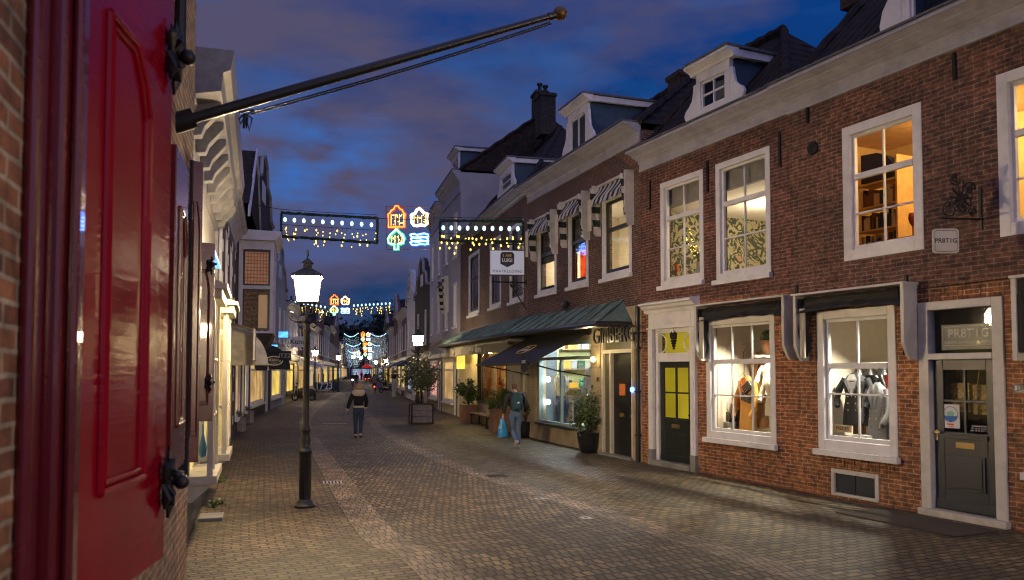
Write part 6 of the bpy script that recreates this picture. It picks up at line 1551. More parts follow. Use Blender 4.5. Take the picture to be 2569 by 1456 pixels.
def person(label, loc, rz, J, top, trou, shoe, s=1.0, fingers=True, jr=1.0, cuffs=None, hair=None, group=None, hem=.92, skirt=None):
    root = empty('person', loc, rz, label, 'person', group); root.scale = (s, s, s)
    g = lambda k, r: (*J[k], r)
    N = {'pelvis': g('pelvis', (.13, .10)), 'waist': g('waist', (.115, .085)), 'chest': g('chest', (.14, .10)), 'nb': g('nb', .06), 'neck': g('neck', .05), 'head': g('head', (.075, .088)), 'crown': g('crown', (.062, .07))}
    E = ch(['pelvis', 'waist', 'chest', 'nb', 'neck', 'head', 'crown'])
    face = (Vector(J['head']) + Vector((0, .09, -.02)))
    N['nose'] = (*face, .016); E.append(('head', 'nose'))
    for sd in 'LR':
        for k, r in (('sh', .052), ('el', .040), ('wr', .026), ('ha', (.036, .016))): N[k + sd] = g(k + sd, r)
        E += [('chest', 'sh' + sd)] + ch(['sh' + sd, 'el' + sd, 'wr' + sd, 'ha' + sd])
        for k, r in (('hip', .085), ('kn', .055), ('an', .038), ('to', .03)): N[k + sd] = g(k + sd, r)
        E += [('pelvis', 'hip' + sd)] + ch(['hip' + sd, 'kn' + sd, 'an' + sd, 'to' + sd])
        if fingers:
            h = Vector(J['ha' + sd]); w = Vector(J['wr' + sd]); d = (h - w).normalized(); side = d.cross(Vector((1, 0, 0))).normalized()
            for f in range(4):
                o = side * (f - 1.5) * .021; ln = (.062, .072, .068, .052)[f]
                a, b_ = h + d * .02 + o, h + d * (.02 + ln * .55) + o + Vector((-.01 if sd == 'R' else .01, 0, 0)); c = h + d * (.02 + ln) + o + Vector((-.03 if sd == 'R' else .03, 0, 0))
                N[f'f{f}a{sd}'] = (*a, .0095); N[f'f{f}b{sd}'] = (*b_, .0088); N[f'f{f}c{sd}'] = (*c, .0075); E += [('ha' + sd, f'f{f}a{sd}')] + ch([f'f{f}a{sd}', f'f{f}b{sd}', f'f{f}c{sd}'])
            t0 = w + d * .03 + side * .035; t1 = t0 + d * .04 + side * .02; N['t0' + sd] = (*t0, .012); N['t1' + sd] = (*t1, .0095); E += [('wr' + sd, 't0' + sd), ('t0' + sd, 't1' + sd)]
    skin_mesh('body', N, E, SKIN, root, 2, 'pelvis')
    # trousers
    T = {'pelvis': g('pelvis', (.155, .125)), 'wst': (*Vector(J['pelvis']).lerp(Vector(J['waist']), .7), (.135, .11))}; TE = [('pelvis', 'wst')]
    for sd in 'LR':
        T['hip' + sd] = g('hip' + sd, (.105, .11)); T['mid' + sd] = (*Vector(J['hip' + sd]).lerp(Vector(J['kn' + sd]), .5), .090); T['kn' + sd] = g('kn' + sd, .070); T['cal' + sd] = (*Vector(J['kn' + sd]).lerp(Vector(J['an' + sd]), .45), .066); T['an' + sd] = (*Vector(J['kn' + sd]).lerp(Vector(J['an' + sd]), .93), .056)
        TE += [('pelvis', 'hip' + sd)] + ch(['hip' + sd, 'mid' + sd, 'kn' + sd, 'cal' + sd, 'an' + sd])
    skin_mesh('trousers', T, TE, trou, root, 2, 'pelvis')
    # jacket
    a = Vector(J['pelvis']); w_ = Vector(J['waist']); 
    K = {'hem': (*a.lerp(w_, (hem - .92) / .16 + .1), (.165 * jr, .135 * jr)), 'waist': g('waist', (.150 * jr, .125 * jr)), 'chest': g('chest', (.175 * jr, .135 * jr)), 'nb': g('nb', (.085, .08)), 'col': (*Vector(J['nb']).lerp(Vector(J['neck']), .5), .075)}
    KE = ch(['hem', 'waist', 'chest', 'nb', 'col'])
    for sd in 'LR':
        sh, el, wr = (Vector(J[k + sd]) for k in ('sh', 'el', 'wr'))
        K['sh' + sd] = (*sh, .085 * jr); K['ua' + sd] = (*sh.lerp(el, .5), .075 * jr); K['el' + sd] = (*el, .064 * jr); K['fa' + sd] = (*el.lerp(wr, .5), .058 * jr); K['wr' + sd] = (*el.lerp(wr, .95), .046 * jr)
        KE += [('chest', 'sh' + sd)] + ch(['sh' + sd, 'ua' + sd, 'el' + sd, 'fa' + sd, 'wr' + sd])
    skin_mesh('jacket', K, KE, top, root, 2, 'chest')
    if cuffs:
        for sd in 'LR':
            wr, el = Vector(J['wr' + sd]), Vector(J['el' + sd]); m = MB(); m.tube([el.lerp(wr, .88), el.lerp(wr, 1.02)], .055, 10); m.build('cuff', cuffs, root, smooth=True)
    for sd in 'LR':
        an, to = Vector(J['an' + sd]), Vector(J['to' + sd]); d = (to - an); dn = d.normalized()
        heel = an - Vector((dn.x, dn.y, 0)) * .05 + Vector((0, 0, -.045)) if abs(dn.z) < .8 else an - dn * .02
        skin_mesh('shoe', {'an': (*an, .050), 'in': (*an.lerp(to, .5), (.045, .042)), 'to': (*to, (.042, .030)), 'he': (*heel, .038)}, [('an', 'in'), ('in', 'to'), ('an', 'he')], shoe, root, 2)
    return root
FUR = pm('cream_fur', (.50, .43, .32), .95, var=.35, scale=40, bump=.8, bscale=90)
HAIRB = pm('fair_hair', (.34, .22, .10), .6, var=.35, scale=30, bump=.8, bscale=80)
HAIRD = pm('short_brown_hair', (.12, .07, .045), .8, var=.3, bump=.6, bscale=120)
JKT = pm('black_puffer_jacket', (.004, .005, .005), .9, var=.3, bump=.3, bscale=12)
JEAN = pm('dark_blue_jeans', (.018, .035, .07), .85, var=.25, bump=.2)
JEANL = pm('washed_blue_jeans', (.08, .13, .22), .85, var=.3, scale=5, bump=.2)
JKM = pm('dark_olive_jacket', (.020, .022, .018), .8, var=.3, bump=.2)
WJ = dict(pelvis=(0, 0, .93), waist=(0, 0, 1.09), chest=(0, .01, 1.27), nb=(0, 0, 1.41), neck=(0, .01, 1.47), head=(0, .03, 1.56), crown=(0, .02, 1.64),
          shL=(-.18, 0, 1.37), elL=(-.27, -.06, 1.12), wrL=(-.34, -.02, .90), haL=(-.36, .01, .84), shR=(.18, 0, 1.37), elR=(.245, .02, 1.12), wrR=(.20, .16, .95), haR=(.18, .2, .90),
          hipL=(-.085, 0, .86), knL=(-.095, .03, .49), anL=(-.08, -.04, .10), toL=(-.08, .12, .045), hipR=(.085, 0, .86), knR=(.08, -.02, .49), anR=(.07, -.16, .12), toR=(.08, -.04, .04))
wl = G(899, 1101)
W_ = person('woman walking away in a black short jacket with pale fur collar and dark jeans', (wl.x, wl.y, 0), R(8), WJ, JKT, JEAN, pm('dark_boots', (.04, .015, .012), .5), 1.0, jr=1.06, cuffs=FUR, hem=.96)
m = MB(); rn = random.Random(1)
m.lathe([(.03, -.03), (.17, -.01), (.215, .05), (.205, .12), (.15, .18), (.08, .19)], 18, (0, 0, 1.33), sy=.85); m.build('fur_collar', FUR, W_, smooth=True)
m = MB(); m.lathe([(.02, 1.70), (.075, 1.685), (.115, 1.62), (.125, 1.55), (.135, 1.48), (.16, 1.41), (.15, 1.36), (.10, 1.345)], 22, (0, -.005, 0), sy=.85)
for k in range(70): a = rn.uniform(0, 6.3); r = rn.uniform(.12, .15); m.tube([(r * .8 * math.cos(a), r * .7 * math.sin(a) - .01, 1.6), (r * math.cos(a), r * .85 * math.sin(a) - .01, 1.48), (1.15 * r * math.cos(a + .1), r * math.sin(a + .1), 1.36 + rn.uniform(-.03, .03))], [.012, .012, .004], 4)
m.build('hair', HAIRB, W_, smooth=True)
m = MB(); m.lathe([(.158, 0), (.172, .01), (.172, .05), (.158, .06)], 18, (0, 0, .955), sy=.84); m.build('fur_hem', FUR, W_, smooth=True)
MJ = dict(pelvis=(0, 0, .97), waist=(0, 0, 1.13), chest=(0, .03, 1.34), nb=(0, .04, 1.49), neck=(0, .05, 1.55), head=(.0, .075, 1.655), crown=(0, .06, 1.735),
          shL=(-.20, .02, 1.44), elL=(-.30, -.03, 1.17), wrL=(-.33, .02, .93), haL=(-.33, .04, .86), shR=(.20, .02, 1.44), elR=(.31, -.05, 1.18), wrR=(.30, .12, .98), haR=(.27, .18, .94),
          hipL=(-.095, 0, .90), knL=(-.06, .08, .50), anL=(-.03, -.24, .20), toL=(-.03, -.16, .07), hipR=(.095, 0, .90), knR=(.085, .04, .50), anR=(.08, -.03, .095), toR=(.09, .13, .045))
ml = G(1293, 1128)
M_ = person('man walking away with a teal backpack, carrying a blue plastic bag past the tailor window', (ml.x, ml.y, 0), R(14), MJ, JKM, JEANL, pm('pale_sneakers', (.45, .42, .38), .6), 1.0, jr=1.0)
M_['label'] = 'man walking away past the tailor window in dark jacket, washed jeans and pale sneakers'
m = MB(); m.lathe([(.02, .06), (.055, .055), (.078, .025), (.086, -.02), (.082, -.07), (.06, -.10)], 18, (0, .06, 1.70), sy=1.05); m.build('hair', HAIRD, M_, smooth=True)
m = MB()
for sg in (-1, 1): m.ball((sg * .083, .07, 1.64), .022, 8, 1.5)
m.build('ears', SKIN, M_, smooth=True)
# backpack
T1 = pm('teal_backpack_fabric', (.012, .055, .075), .75, var=.3, scale=8, bump=.3)
bk = empty('backpack', M_.location, M_.rotation_euler.z, 'teal hiking backpack on the back of the walking man', 'backpack')
m = MB(); m.lathe([(.05, 0), (.135, .03), (.155, .12), (.155, .30), (.135, .42), (.08, .49), (.02, .50)], 16, (0, -.19, 1.03), sy=.62); m.build('main_bag', T1, bk, smooth=True)
m = MB(); m.lathe([(.04, 0), (.10, .02), (.115, .10), (.10, .20), (.04, .23)], 14, (0, -.265, 1.08), sy=.5); m.build('front_pocket', T1, bk, smooth=True)
m = MB(); m.box(-.025, .025, -.336, -.325, 1.235, 1.275); m.build('pocket_patch', SIGNW, bk)
m = MB()
for sg in (-1, 1): m.tube([(sg * .10, -.12, 1.50), (sg * .12, .02, 1.53), (sg * .13, .13, 1.42), (sg * .14, .1, 1.2), (sg * .13, -.12, 1.08)], .018, 6)
m.build('straps', T1, bk, smooth=True)
# blue bag
hand = M_.matrix_world @ Vector((0, 0, 0)); bpy.context.view_layer.update(); hp = M_.matrix_world @ Vector((-.345, .05, .82))
bgr = empty('plastic_bag', (hp.x, hp.y, 0), R(14), 'crumpled sky blue plastic carrier bag hanging from the man\'s left hand', 'bag')
m = MB(); vs = []; rn = random.Random(6); n = 14; rows = [(.02, .84), (.05, .80), (.085, .70), (.115, .58), (.13, .45), (.135, .36), (.12, .33), (.02, .325)]
for r, z in rows:
    for k in range(n): a = 2 * math.pi * k / n; q = r * (1 + rn.uniform(-.13, .13)); vs.append((q * math.cos(a), q * .55 * math.sin(a), z + rn.uniform(-.008, .008)))
m.add(vs, [(i * n + k, i * n + (k + 1) % n, (i + 1) * n + (k + 1) % n, (i + 1) * n + k) for i in range(len(rows) - 1) for k in range(n)] + [[(len(rows) - 1) * n + k for k in range(n)]])
BAGM = pm('sky_blue_plastic', (.015, .25, .52), .3, var=.35, scale=20, bump=.5, bscale=30); m.build('bag_body', BAGM, bgr)
m = MB(); m.tube([(-.02, 0, .82), (-.012, 0, .885), (.012, 0, .885), (.02, 0, .82)], .007, 5); m.build('bag_handle', BAGM, bgr)

# ================================================================== BICYCLES, SCOOTERS
def bicycle(label, loc, rz, head=False, tail=True, group='bicycles being ridden along the street'):
    root = empty('bicycle', loc, rz, label, 'bicycle', group)
    for y in (-.53, .53):
        m = MB(); m.tube([(0, y + .33 * math.cos(t), .35 + .33 * math.sin(t)) for t in [i * math.pi / 12 for i in range(25)]], .02, 6)
        for k in range(8): t = k * math.pi / 4; m.tube([(0, y, .35), (0, y + .32 * math.cos(t), .35 + .32 * math.sin(t))], .004, 3)
        m.build('wheel', IRON, root)
    m = MB(); bb_, st, hd = (0, -.08, .30), (0, -.25, .85), (0, .35, .88)
    for a, b in ((bb_, st), (bb_, (0, .38, .75)), (st, hd), ((0, -.53, .35), bb_), ((0, -.53, .35), (0, -.24, .78)), (hd, (0, .53, .35)), (hd, (0, .33, 1.02))): m.tube([a, b], .016, 6)
    m.tube([(-.28, .20, 1.05), (-.2, .30, 1.06), (.2, .30, 1.06), (.28, .20, 1.05)], .013, 6); m.box(-.08, .08, -.72, -.38, .70, .72); m.build('frame', BLACKP, root)
    m = MB(); m.lathe([(.02, 0), (.1, .02), (.08, .06), (.01, .07)], 10, (0, -.27, .90), sy=1.4); m.build('saddle', BLACKP, root)
    if tail: m = MB(); m.ball((0, -.76, .66), .055, 8); m.build('tail_light', emit('red_tail_light', (1, .03, .01), 16), root)
    if head: m = MB(); m.ball((0, .50, .95), .07, 8); m.build('headlight', emit('white_head_light', (.75, .88, 1), 26), root)
    return root
RJ = dict(pelvis=(0, -.26, 1.02), waist=(0, -.22, 1.17), chest=(0, -.14, 1.38), nb=(0, -.08, 1.52), neck=(0, -.05, 1.58), head=(0, -.01, 1.68), crown=(0, -.02, 1.76),
          shL=(-.19, -.12, 1.46), elL=(-.27, .06, 1.26), wrL=(-.26, .20, 1.10), haL=(-.26, .25, 1.07), shR=(.19, -.12, 1.46), elR=(.27, .06, 1.26), wrR=(.26, .20, 1.10), haR=(.26, .25, 1.07),
          hipL=(-.09, -.24, .95), knL=(-.12, .14, .82), anL=(-.12, .02, .46), toL=(-.12, .15, .42), hipR=(.09, -.24, .95), knR=(.12, .08, .58), anR=(.12, -.12, .20), toR=(.12, .02, .15))
GREYJ = pm('grey_coat', (.14, .13, .13), .8); DKT = pm('dark_trousers', (.02, .015, .02), .8)
def rider(label, bl, px, py, rz, top, trou, head=False, tail=True, s=1.0, D=None, hairm=None):
    b = G(px, py); bicycle(bl, (b.x, b.y, 0), rz, head, tail)
    p = person(label, (b.x, b.y, 0), rz, RJ, top, trou, BLACKP, s, fingers=False, group='cyclists riding along the street')
    m = MB(); m.lathe([(.02, .08), (.06, .07), (.085, .02), (.085, -.05), (.06, -.10)], 12, (0, -.03, 1.71)); m.build('hair', hairm or HAIRD, p, smooth=True); return b
rb = rider('cyclist in a grey coat riding away with a blue bag behind, red light glowing', 'upright bicycle with a glowing red tail light under the cyclist in grey', 939, 989, R(10), GREYJ, pm('dark_red_trousers', (.08, .012, .02), .8), s=1.0)
m = MB(); m.box(-.02, .10, -.28, .28, 0, .48); tag(m.build('pannier_bag', pm('blue_shopper', (.04, .07, .20), .6, var=.3), None, bevel=.03, loc=(rb.x + .42, rb.y - .35, .55), rot=(0, R(12), R(80))), 'big blue shopper bag with pale print hung beside the rear wheel of the grey cyclist', 'bag')
rider('cyclist in black riding towards the photographer with a bright front light', 'bicycle with a bright white front light coming up the street', 885, 972, R(188), JKT, DKT, head=True, tail=False)
rider('far cyclist in dark clothes riding away, left one of the distant pair', 'far bicycle with a red tail light, left one of the distant pair', 918, 960, R(8), JKT, DKT)
rider('far cyclist in dark clothes riding away, right one of the distant pair', 'far bicycle with a red tail light, right one of the distant pair', 926, 959, R(8), JKM, DKT)
SJ = dict(WJ); SJ.update(elL=(-.25, 0, 1.12), wrL=(-.24, .08, .9), haL=(-.24, .1, .84))
for px, py, lb, tp in ((894, 969, 'dark dressed pedestrian just right of the cyclist with the front light', JKT), (907, 955, 'distant pedestrian in dark clothes in the middle of the street', DKT)):
    b = G(px, py); p = person(lb, (b.x, b.y, 0), R(190), SJ, tp, DKT, BLACKP, 1.05, fingers=False, group='pedestrians in the far street')
    m = MB(); m.lathe([(.02, .08), (.06, .07), (.085, .02), (.085, -.05), (.06, -.10)], 12, (0, 0, 1.6)); m.build('hair', HAIRD, p, smooth=True)
def scooter(label, loc, rz, col):
    root = empty('motor_scooter', loc, rz, label, 'scooter')
    for y in (-.55, .6): m = MB(); m.tube([(0, y + .19 * math.cos(t), .24 + .19 * math.sin(t)) for t in [i * math.pi / 8 for i in range(17)]], .05, 8); m.lathe([(.10, -.03), (.10, .03)], 10); m.build('wheel', BLACKP, root)
    m = MB(); m.prism([(-.85, .45), (-.75, .72), (-.2, .70), (-.12, .32), (.30, .26), (.42, .50), (.50, .95), (.56, .95), (.52, .40), (.42, .20), (-.15, .22), (-.5, .30)], -.15, .15); m.build('body_shell', col, root, bevel=.04)
    m = MB(); m.prism([(-.78, .73), (-.76, .82), (-.5, .84), (-.15, .80), (-.12, .73)], -.14, .14); m.build('seat', BLACKP, root, bevel=.02)
    m = MB(); m.tube([(0, .62, .25), (0, .50, .95), (0, .47, 1.02)], .03, 8); m.tube([(-.32, .40, 1.05), (-.15, .48, 1.04), (.15, .48, 1.04), (.32, .40, 1.05)], .018, 6); m.box(-.1, .1, .46, .58, .9, 1.02); m.build('handlebar', IRON, root)
    m = MB(); m.ball((0, -.87, .62), .04, 8); m.build('tail_light', pm('dark_red_lens', (.2, .01, .01), .2), root)
    m = MB()
    for sg in (-1, 1): m.tube([(sg * .2, .46, 1.04), (sg * .27, .46, 1.16)], .006, 4); m.ball((sg * .28, .46, 1.2), .05, 8)
    m.build('mirror', IRON, root)
    return root
b = G(762, 1006); scooter('dark scooter parked on its stand behind the nearest lantern post', (b.x, b.y, 0), R(100), BLACKP)
b = G(972, 986); scooter('dark scooter on the right of the street beside the concrete post', (b.x, b.y, 0), R(85), GREYD)

# ================================================================== STREET BITS
def grate(label, px, py, w, d, n, rz, zz=.006, mat=None):
    b = G(px, py); root = empty('drain_grate', (b.x, b.y, 0), rz, label, 'drain')
    m = MB(); mt = mat or pm('galvanised_iron', (.30, .30, .31), .4, metal=.6, var=.25); m.box(-w / 2, w / 2, -d / 2, -d / 2 + .03, .0, zz); m.box(-w / 2, w / 2, d / 2 - .03, d / 2, 0, zz)
    for i in range(n): x = -w / 2 + w * (i + .5) / n; m.add([(x - w / n * .28 + .02, -d / 2 + .03, zz), (x + w / n * .28 + .02, -d / 2 + .03, zz), (x + w / n * .28 - .02, d / 2 - .03, zz), (x - w / n * .28 - .02, d / 2 - .03, zz)], [(0, 1, 2, 3)])
    m.build('bars', mt, root); m = MB(); m.quad((-w / 2, -d / 2, .002), (w / 2, -d / 2, .002), (w / 2, d / 2, .002), (-w / 2, d / 2, .002)); m.build('pit_shade', pm('pit_shade_black', (.003, .003, .003), 1, bump=0), root)  # flat black sheet painted as the shade below the bars
grate('pale iron drain grate in the left gutter just right of the nearest lantern post', 834, 1211, .38, .36, 6, R(8))
grate('long pale drain grate with many slots in the road left of the walking woman', 840, 1063, .95, .30, 16, R(2))
grate('dark drain grate in the right gutter band', 1245, 1194, .40, .36, 7, R(18), mat=IRON)
for px, py, lb in ((1353, 1252, 'pale square access cover in the road, nearest the right gutter'), (1470, 1300, 'small pale access cover lying in the right gutter band'), (1104, 1143, 'small pale cover in the road behind the walking woman'), (1190, 1189, 'faint small cover left of the dark drain')):
    b = G(px, py); root = empty('access_cover', (b.x, b.y, 0), R(15), lb, 'cover')
    m = MB(); m.box(-.075, .075, -.09, .09, 0, .005); o = m.build('cover_plate', pm('pale_cover', (.30, .30, .29), .6, var=.4, scale=30), root)
    m = MB(); m.lathe([(.001, .005), (.03, .005), (.03, .008), (.001, .008)], 10); m.build('cover_knob', IRON, o)
LFL = ['in the lower right road, near the right gutter band', 'at the lower edge, left of the middle', 'in the middle of the road behind the man', 'in the middle road, right of the left gutter drain', 'left of the slotted road drain',
       'below the shadow of the walking woman', 'just below the dark gutter drain', 'between the dark drain and the potted bush', 'in the lower right corner area of the road', 'beside the left gutter band, below its drain', 'in front of the left display window', 'just in front of the walking woman',
       'in the road right of the middle, near the bottom', 'at the left edge near the weeds', 'right of the left gutter drain']
rn = random.Random(77); lc = pm('fallen_leaf_brown', (.30, .13, .04), .8, var=.5, scale=40, bump=0)
for k, (px, py) in enumerate(((1555, 1296), (1083, 1388), (1310, 1275), (1130, 1335), (850, 1140), (940, 1215), (1210, 1290), (1500, 1250), (1655, 1372), (905, 1305), (1762, 1262), (1050, 1180), (1420, 1345), (700, 1305), (985, 1262))):
    b = G(px, py); m = MB(); s_ = rn.uniform(.025, .05); m.add([(0, 0, .004), (s_, s_ * .5, .014), (s_ * 1.8, 0, .008), (s_, -s_ * .6, .012)], [(0, 1, 2, 3)])
    o = m.build('fallen_leaf', lc, None, loc=(b.x, b.y, 0), rot=(0, 0, rn.uniform(0, 6))); tag(o, 'brown fallen leaf on the paving ' + LFL[k], 'leaf', 'fallen leaves on the paving')
# doormat and stoop stone
ctr = H81.w((dd[0] + dd[1]) / 2 - .25, -.72, 0)
m = MB(); m.box(-.95, .95, -.42, .42, .003, .02); tag(m.build('doormat', pm('brown_coir_mat', (.055, .045, .032), .95, var=.25, scale=20, bump=.6, bscale=150), None, loc=ctr, rot=(0, 0, H81.ang)), 'large worn brown mat lying before the grey shop door at the right', 'doormat')
b = G(530, 1302); m = MB(); m.box(-.16, .16, -.22, .22, 0, .05); tag(m.build('stoop_stone', STONEG, None, bevel=.01, loc=(b.x, b.y, 0), rot=(0, 0, R(17))), 'pale stone block at the foot of the white house, left edge of the pavement', 'stone')
for px, py, s_, lb in ((542, 1272, .16, 'tuft of weeds beside the stoop stone'), (556, 1208, .12, 'tuft of weeds under the nearer white bay')):
    b = G(px, py); m = MB(); m.leaves((0, 0, .05), (s_, s_, .06), 90, .07, int(px), 8); tag(m.build('weed_tuft', LEAF, None, loc=(b.x, b.y, 0)), lb, 'weeds')
# concrete post with a plant tub
b = G(988.5, 996); root = empty('concrete_post', (b.x, b.y, 0), 0, 'square grey concrete post topped by a dark tub beside the olive crown', 'post')
m = MB(); m.box(-.17, .17, -.17, .17, 0, 1.45); m.build('shaft', PLASTERG, root, bevel=.01); m = MB(); m.lathe([(.14, 0), (.24, .15), (.26, .36), (.2, .36)], 12, (0, 0, 1.45)); m.build('tub', BLACKP, root); m = MB(); m.leaves((0, 0, 2.0), (.3, .3, .22), 200, .1, 3, 6); m.build('foliage', LEAF, root)
# terrace screens and banner
b = G(786, 986); c_ = G(849, 984); d_ = c_ - b
root = empty('terrace_screen', (b.x, b.y, 0), math.atan2(d_.y, d_.x), 'glass terrace screen with white pot shapes above a blue banner reading 17 23', 'screen')
Ls = d_.length; m = MB(); m.box(0, Ls, -.04, .04, .10, .98); m.build('banner', pm('navy_blue_banner', (.012, .045, .10), .6, var=.2, bump=0), root)
text('banner_lettering', "17'23", .95, pm('white_print', (.85, .88, .92), .6, var=0, bump=0), root, (Ls * .40, -.05, .60), ext=.004, sx=1.1, bold=.012); text('banner_lettering', 'VOORBURG', .22, MATS['white_print'], root, (Ls * .40, -.05, .20), ext=.004, sx=1.2, sp=1.2, bold=.004)
m = MB()
for k in range(6): x = Ls * k / 5; m.box(x - .02, x + .02, -.03, .03, 0, 1.8)
m.build('screen_post', IRON, root)
g = MB(); g.quad((0, 0, 1.0), (Ls, 0, 1.0), (Ls, 0, 1.8), (0, 0, 1.8)); g.build('pane', GLASS, root)
# signs on the left row
def board(name, label, px, py, D, w, hh, txt, size, col, tcol, rz=0, glow=None, cat='sign'):
    c = P(px, py, D); root = empty(name, c, rz, label, cat)
    m = MB(); m.box(-w / 2, w / 2, -.05, .05, -hh / 2, hh / 2); b = m.build('signboard', col, root, bevel=.01)
    if txt: text('sign_lettering', txt, size, tcol, b, (0, -.06, 0), ext=.004, bold=.004)
    m = MB(); m.tube([(-w / 2 - .5, .1, hh / 2 - .05), (w / 2, 0, hh / 2 - .05)], .02, 5); m.build('sign_bracket', IRON, root)
    return root
board('hanging_sign', 'white hanging signboard reading Kuns, its end hidden behind the nearest lantern post', 750, 858, 50, 1.0, .68, 'Kunst', .46, pm('sign_white_board', (.82, .82, .82), .6), BLACKP)
board('hanging_sign', 'dark hanging signboard with grey letters over the black round awning', 716, 893, 36, .52, .42, 'ITZZ', .26, GREYD, pm('grey_letters', (.3, .3, .3), .6, var=0, bump=0))
c_ = P(668, 895, 37.5)
root = empty('round_awning', (c_.x, c_.y, 0), R(105), 'black round dutch awning with an oval shop emblem, over the toy shop window', 'awning')
m = MB(); n = 10; vs = []
for x in (-.85, .85):
    for k in range(n + 1): t = R(90) * k / n; vs.append((x, -1.1 * math.sin(t), 2.15 + 1.15 * math.cos(t)))
m.add(vs, [(k, k + 1, n + 2 + k, n + 1 + k) for k in range(n)]); m.add(vs[:n + 1] + [(-.85, 0, 2.15)], [tuple(range(n + 2))]); m.add(vs[n + 1:] + [(.85, 0, 2.15)], [tuple(range(n + 2))]); m.box(-.85, .85, 0, .6, 2.1, 3.3); m.build('canvas', NAVYC, root)
m = MB(); m.lathe([(.001, 0), (.40, 0), (.40, .02), (.001, .02)], 24, sy=.55); o = m.build('oval_emblem', SIGNW, root); o.location = (-.875, -.38, 2.55); o.rotation_euler = (R(90), 0, R(-90))
m = MB(); m.lathe([(.001, 0), (.36, 0), (.36, .02), (.001, .02)], 24, sy=.5); o2 = m.build('oval_field', BLACKP, o); o2.location = (0, 0, .006)
text('emblem_lettering', 't Kidding', .17, SIGNW, o2, (0, .03, .024), rot=(0, 0, 0), ext=.002); text('emblem_lettering', 'toys & clothes', .05, SIGNW, o2, (0, -.11, .024), rot=(0, 0, 0), ext=.002); bpy.data.objects.remove(o2.children[-1]) if False else None
for px, py, D, w, hh, lb in ((711, 840, 42, .55, .38, 'small lit cyan sign box above the black round awning'), (655, 863, 36, .75, .16, 'blue neon strip over the toy shop, left of the oval emblem'), (682, 868, 38, .6, .16, 'short blue neon strip over the black round awning')):
    c_ = P(px, py, D); root = empty('neon_sign', c_, R(15), lb, 'neon sign'); m = MB(); m.box(-w / 2, w / 2, -.08, .08, -hh / 2, hh / 2); m.build('housing', GREYD, root); m = MB(); m.box(-w / 2 + .03, w / 2 - .03, -.10, -.082, -hh / 2 + .03, hh / 2 - .03); m.build('lit_face', emit('cyan_blue_face', (.10, .42, 1), 1.6, .4, 4), root)
# left bench with plants
b = G(712, 1008); root = empty('wooden_bench', (b.x, b.y, 0), R(105), 'small pale wooden bench against the yellow lit left shopfront', 'bench'); m = MB(); m.box(-.6, .6, -.2, .2, .42, .47); m.build('seat', WOOD, root)
for x in (-.5, .5): m = MB(); m.box(x - .03, x + .03, -.18, .18, 0, .42); m.build('leg', IRON, root)
# red flag, parasol, advertising board
c_ = P(968, 902, 112); root = empty('red_flag', c_, 0, 'red pennant flag hanging beside the far right lantern', 'flag'); m = MB(); m.add([(0, 0, .5), (.45, .05, -.3), (.3, 0, -.55), (-.25, 0, -.6), (0, .03, -.55), (0, .01, .5)], [(0, 1, 2, 3, 5)]); m.box(-.12, -.1, -.01, .01, -.6, .6); m.build('flag_cloth', emit('glowing_red_cloth', (1, .05, .02), .35), root)  # cloth emits on its own to imitate light falling on it
b = G(921, 955); root = empty('parasol', (b.x, b.y, 0), 0, 'red parasol with glowing cloth in the far street', 'parasol'); m = MB(); m.lathe([(1.15, 2.7), (.9, 3.1), (.1, 3.6)], 12); m.build('canopy', emit('glowing_red_cloth2', (1, .04, .02), .22), root); m = MB(); m.tube([(0, 0, 0), (0, 0, 3.6)], .04, 6); m.build('pole', IRON, root)  # lit look is painted as emission of the canopy, no lamp stands below
b = G(905, 952); root = empty('advertising_board', (b.x, b.y, 0), 0, 'tall lilac lit advertising board far down the street', 'advertising board'); m = MB(); m.box(-.6, .6, -.06, .06, .1, 1.9); m.build('panel', emit('lilac_panel', (.5, .3, .6), .5, .8, 6), root); m = MB(); m.box(-.5, .5, -.1, .1, 0, .1); m.build('foot', IRON, root)

# ================================================================== SHOP GOODS
def gw(H, u, y, z):
    return H.w(u - {H83: 1.10, H81: .74, HG: 1.6}[H] * (y - .1), y, z)
def coat(label, H, u, y, z0, hgt, mat, lap=None, w=.23, buttons=None, rz=0, group=None, legs=None, inner=None, open_=.0):
    p = gw(H, u, y, z0); root = empty('coat', p, H.ang + rz, label, 'coat', group)
    m = MB(); k = hgt
    m.lathe([(w * 1.05, 0), (w * .98, .25 * k), (w * .80, .55 * k), (w * .92, .74 * k), (w * .98, .86 * k), (w * .62, .95 * k), (w * .30, 1.0 * k), (w * .26, 1.02 * k)], 18, sy=.62)
    b = m.build('coat_body', mat, root, smooth=True)
    for sg in (-1, 1):
        m = MB(); m.tube([(sg * w * .85, 0, .90 * k), (sg * w * 1.25, -.03, .70 * k), (sg * w * 1.32, -.08, .50 * k), (sg * w * 1.10, -.16, .36 * k)], [.055, .062, .055, .045], 10); m.build('sleeve', mat, root, smooth=True)
    m = MB(); yf = -w * .63
    if lap:
        for sg in (-1, 1): m.add([(sg * .02, yf - .01, .60 * k), (sg * w * .55, yf + .0, .84 * k), (sg * w * .42, yf + .03, .96 * k), (sg * w * .12, yf + .03, .99 * k)], [(0, 1, 2, 3)])
        m.build('lapels', lap, b)
    if inner: m = MB(); m.add([(0, yf - .006, .55 * k), (w * .42, yf + .01, .88 * k), (w * .2, yf + .03, .99 * k), (-w * .2, yf + .03, .99 * k), (-w * .42, yf + .01, .88 * k)], [(0, 1, 2, 3, 4)]); m.build('shirt_front', inner, b)
    if buttons:
        m = MB()
        for j in range(3):
            for sg in (-1, 1): m.ball((sg * w * .30, yf * 1.0 - .0, (.30 + .13 * j) * k), .013, 6)
        m.build('buttons', buttons, b)
    return root
